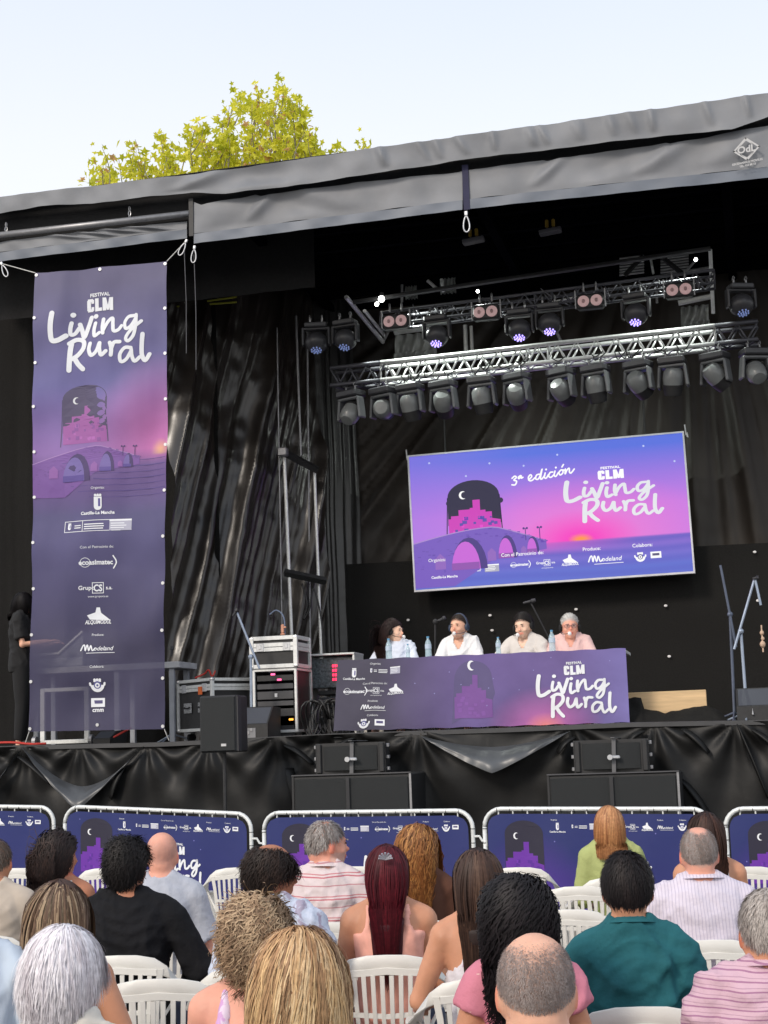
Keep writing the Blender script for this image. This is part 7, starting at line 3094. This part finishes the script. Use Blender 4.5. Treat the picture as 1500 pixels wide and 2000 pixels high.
aud(1500, 1742, 690, 'grey haired man in a pink striped shirt at the right edge', skin='tan', cloth=m_pinkst, sleeve='short', seed=18, build_=1.08, turn=.1, wr=.004, lean=-.02,
    scalp=(lin(150, 140, 134), .55, .5, (.45, .5, 0)),
    hair=H_(len=.03, n=3000, seg=4, cols=[(lin(186, 178, 172), 3), (lin(140, 130, 124), 3)], vol=.006, flow='crown', lift=.35, grav=.05, jit=.1, w=.0022, seed=19, nape=.6),
    chlab='white plastic chair of the man in the pink striped shirt')
aud(128, 1823, 830, 'white haired woman at the front left', fem=True, skin='pink', cloth=m_cream, sleeve='short', seed=19, turn=-.3,
    hair=H_(len=.085, n=9500, seg=8, cols=[(lin(240, 236, 240), 6), (lin(222, 216, 222), 3), (lin(190, 180, 186), 1)], vol=.020, crownvol=.010, flow='crown', lift=.25, grav=.22, jit=.06, w=.0020, mx=.098, seed=20, nape=.72, front=.5, basecol=lin(226, 220, 224)),
    ch=False)
aud(584, 1829, 880, 'woman with thick shoulder length golden blonde hair in the front middle', fem=True, skin='pink', cloth=m_beige, sleeve='short', seed=20, turn=.05,
    hair=H_(len=.30, n=8500, seg=11, cols=[(lin(166, 128, 92), 4), (lin(220, 186, 136), 4), (lin(238, 212, 168), 3), (lin(134, 98, 72), 2)], vol=.032, crownvol=.004, grav=.42, curl=(.006, 6), w=.0023, mx=.122, seed=21, nape=.6, part=-.012,
            slab=(.10, .26), basecol=lin(150, 114, 80), root=(.78, .68, .66)),
    ch=False)
aud(1047, 1826, 955, 'balding man with cropped grey hair in the front right', skin='fair', cloth=m_cream, sleeve='short', seed=21, neck=1.3, build_=1.1,
    scalp=(lin(150, 134, 128), .42, .3, (.85, 1.15, .30)),
    hair=H_(len=.006, n=8000, seg=2, cols=[(lin(158, 146, 142), 3), (lin(134, 122, 118), 3)], vol=.002, flow='crown', lift=1.5, grav=.0, jit=.25, w=.0008, seed=22, top_bald=(.80, 1.1, .32), nape=.40, front=.2, base=False),
    ch=False)
aud(-62, 1705, 600, 'person in a pale blue shirt cut off by the left edge', skin='tan', cloth=m_lblue, sleeve='short', seed=22, build_=1.15,
    scalp=(DBR, .6, .6, None), hair=H_(len=.04, n=1500, seg=4, cols=[(DBR, 1)], vol=.01, flow='crown', lift=.2, grav=.02, w=.0025, seed=3),
    chlab='white plastic chair at the left edge under the person in pale blue')
# hair clip on the red haired woman
# empty chairs seen between people
for px, py, f, lab in ((30, 1700, .0, 'empty white plastic chair at the far left in the front row'), (205, 1700, .05, 'empty white plastic chair left of the bald man'),
                       (462, 1699, .05, 'empty white plastic chair right of the bald man'), (690, 1697, -.05, 'white plastic chair showing between the polo man and the red haired woman'),
                       (1012, 1699, -.1, 'empty white plastic chair left of the woman in the olive top, first row'), (1130, 1737, -.1, 'empty white plastic chair left of the teal polo man, second row'),
                       (1108, 1783, -.12, 'empty white plastic chair behind the black curly hair, nearest of the three empty ones'), (1462, 1698, -.05, 'empty white plastic chair at the right edge in the front row'),
                       (308, 1921, .03, 'empty white plastic chair between the white haired woman and the curly blonde woman'),
                       (858, 1783, .0, 'empty white plastic chair between the red haired woman and the halter top woman')):
    zt = .828
    p_ = atz(px, py, zt)
    chair(p_.x + .245 * math.sin(facing + f) * -1, p_.y + .245, facing + f, lab)
# ---- paper and dark bag with the woman at the left
p_ = at_s(45, 1785, 385)
q = MB()
q.box((0, 0, 0), (.20, .004, .14), rot=Matrix.Rotation(-.5, 3, 'X') @ Matrix.Rotation(.5, 3, 'Y'), bev=.001)
o = q.build('paper_sheet', mat('cream_paper', (.75, .66, .45), .8, var=.03))
o.location = p_
tag(o, 'cream paper sheet held beside the woman with long dark hair', 'paper')
p_ = at_s(22, 1765, 390)
q = MB()
q.box((0, 0, 0), (.14, .10, .12), rot=Matrix.Rotation(.5, 3, 'Y'), bev=.02)
o = q.build('handbag', m_black)
o.location = p_
tag(o, 'small black bag on the seat at the left edge', 'bag')

# ---- speakers behind the table
def spk(px, yt, lab, **k):
    s = 1 / ((at(px, yt, YT + .75) - CAM).length) * F * 1.0
    s = F / ((at(px, yt, YT + .75) - CAM).dot(fw))
    return person(px, yt, s, lab, stage=True, grp='speakers seated at the stage table', **k)


m_wht = mat('white_linen', (.72, .71, .72), .9, spec=.15, var=.04, bump=.4, bscale=22)
m_ecru = mat('ecru_linen', (.60, .56, .53), .9, spec=.15, var=.05, bump=.4, bscale=22)
m_pinkl = mat('pale_pink_linen', (.68, .46, .44), .9, spec=.15, var=.05, bump=.4, bscale=22)
m_pblue = mat('pale_blue_cotton', (.62, .66, .76), .9, spec=.15, var=.05)
TOC = math.pi        # facing the audience
a = spk(770, 1213, 'woman with long dark curly hair and headset, leftmost speaker at the table', fem=True, skin='light', face=TOC, turn=1.25, cloth=m_pblue, sleeve='short', arms='table', seed=31, detail='dark',
        hair=H_(len=.50, n=2600, seg=16, cols=[(lin(38, 26, 26), 4), (lin(66, 46, 42), 2)], vol=.026, grav=.4, curl=(.010, 12), w=.004, mx=0.13, my=.24, seed=31, flow='back', nape=.6, front=.55, clump=12, slab=(.09, .42), basecol=lin(34, 24, 24)))
headset(a[0], a[1], 1)
a = spk(896, 1204, 'speaker with headset in a white open shirt, second from the left at the table', skin='fair', face=TOC, turn=-.30, cloth=m_wht, sleeve='elbow', arms='table', seed=32, detail='dark', hs=1.12, build_=.86,
        scalp=(DBR, .6, .5, None), beard=(.20, .12, .10),
        hair=H_(len=.035, n=2000, seg=4, cols=[(lin(44, 32, 28), 1)], vol=.008, flow='back', lift=.25, grav=.0, w=.003, seed=32, nape=.6, front=.74))
headset(a[0], a[1], -1, col=mat('navy_headset', (.02, .035, .07), .5))
a = spk(1022, 1203, 'dark haired speaker with headset leaning in an ecru shirt, second from the right', skin='light', face=TOC - .15, turn=-.12, nod=.12, tilt=.10, cloth=m_ecru, sleeve='long', armR='tablewide', armL='table', lean=.06, seed=33,
        detail='dark', scalp=(BLK, .6, .45, None), beard=(.10, .07, .06), build_=.9, hs=1.12,
        hair=H_(len=.05, n=2400, seg=5, cols=[(lin(26, 20, 20), 1)], vol=.012, crownvol=.006, flow='back', lift=.5, grav=.0, curl=(.003, 20), w=.0035, seed=33, nape=.6, front=.70))
headset(a[0], a[1], 1)
a = spk(1113, 1204, 'grey haired speaker with glasses, headset and pale pink shirt, rightmost at the table', skin='pink', face=TOC + .1, turn=.10, cloth=m_pinkl, sleeve='elbow', arms='table', seed=34, detail='grey', build_=.9, hs=1.12,
        scalp=(lin(170, 165, 162), .6, .5, None),
        hair=H_(len=.05, n=2200, seg=5, cols=[(lin(200, 198, 196), 3), (lin(160, 156, 152), 2)], vol=.010, flow='back', lift=.35, grav=.0, w=.0035, seed=34, nape=.6, front=.76))
headset(a[0], a[1], 1)
glasses(a[0], a[1], (.25, .1, .1))
for px, lab in ((768, 'chair hidden behind the table under the leftmost speaker'), (898, 'chair hidden behind the table under the second speaker'), (1020, 'chair hidden behind the table under the third speaker'),
                (1113, 'chair hidden behind the table under the rightmost speaker')):
    p_ = P3(px, 1290, YT + .80)
    o = copy_tree(CH)
    o.location = (p_.x, YT + .80, SZ)
    o.rotation_euler = (0, 0, math.pi)
    tag(o, lab, 'chair', 'chairs behind the stage table')

# stagehand at the far left
r = person(47, 1158, 173, 'stagehand in black clothes standing behind the left edge of the tall banner', stage=True, stand=True, grp='crew on the stage', skin='fair', face=-1.25, cloth=mat('black_tee', (.012, .012, .013), .9), sleeve='short',
           arms='reach', pants=mat('black_trousers', (.010, .010, .011), .9), seed=40, detail='dark',
           hair=H_(len=.20, n=1500, seg=9, cols=[(lin(20, 16, 18), 1)], vol=.02, level=True, grav=.5, w=.005, mx=0.1, seed=40, nape=.6))

# water bottles on the table
m_bot = mat('clear_blue_plastic', (.55, .72, .80), .12, spec=.8, alpha=.55)
m_cap = mat('blue_cap', (.1, .3, .5), .4)


def bottle(px, pyb, lab, dy=.12, k=1.0):
    p_ = P3(px, pyb, YT + dy)
    o = empty('water_bottle', (p_.x, YT + dy, TZ + .0), 0, lab, 'bottle', 'water bottles on the stage table')
    q = MB()
    prof = [(0, .03), (.005, .034), (.06, .033), (.075, .031), (.09, .033), (.14, .033), (.165, .026), (.185, .014), (.2, .013)]
    q.tube([(0, 0, a * k) for a, b in prof], [b * k for a, b in prof], 14)
    autosmooth(q.build('bottle_body', m_bot, o), 50)
    q = MB()
    q.tube([(0, 0, .2 * k), (0, 0, .218 * k)], .015 * k, 10)
    q.build('cap', m_cap, o)
    q = MB()
    q.tube([(0, 0, .09 * k), (0, 0, .135 * k)], .0342 * k, 14, cap=False)
    q.build('label', mat('pale_label', (.5, .6, .72), .5), o)
    return o


bottle(837, 1282, 'water bottle standing alone between the first and second speaker')
bottle(760, 1286, 'water bottle in front of the leftmost speaker')
bottle(1079, 1270, 'water bottle between the third and the rightmost speaker', .10)
bottle(974, 1278, 'small water bottle in front of the third speaker', .10, .8)
bottle(797, 1284, 'small glass like bottle beside the right hand of the leftmost speaker', .14, .7)
# hair clip
for o in bpy.data.objects:
    if o.get('label', '').startswith('woman with dark red half tied'):
        q = MB()
        p_ = Vector((0, -.105, 1.25))
        head = at_s(757, 1674, 464)
        inv = Matrix.Rotation(-o.rotation_euler.z, 4, 'Z')
        c_ = inv @ (head - o.location)
        c_.y -= .138
        for k in range(7):
            a_ = math.pi * k / 6
            q.tube([c_ + Vector((0, 0, 0)), c_ + Vector((.028 * math.cos(a_), -.01, .022 * math.sin(a_) + .006))], .0045, 6)
        q.build('hair_clip', mat('silver_hair_clip', (.45, .45, .5), .3, metal=.6), o)

print('triangles', sum(sum(len(p.vertices) - 2 for p in o.data.polygons) for o in bpy.data.objects if o.type == 'MESH'))
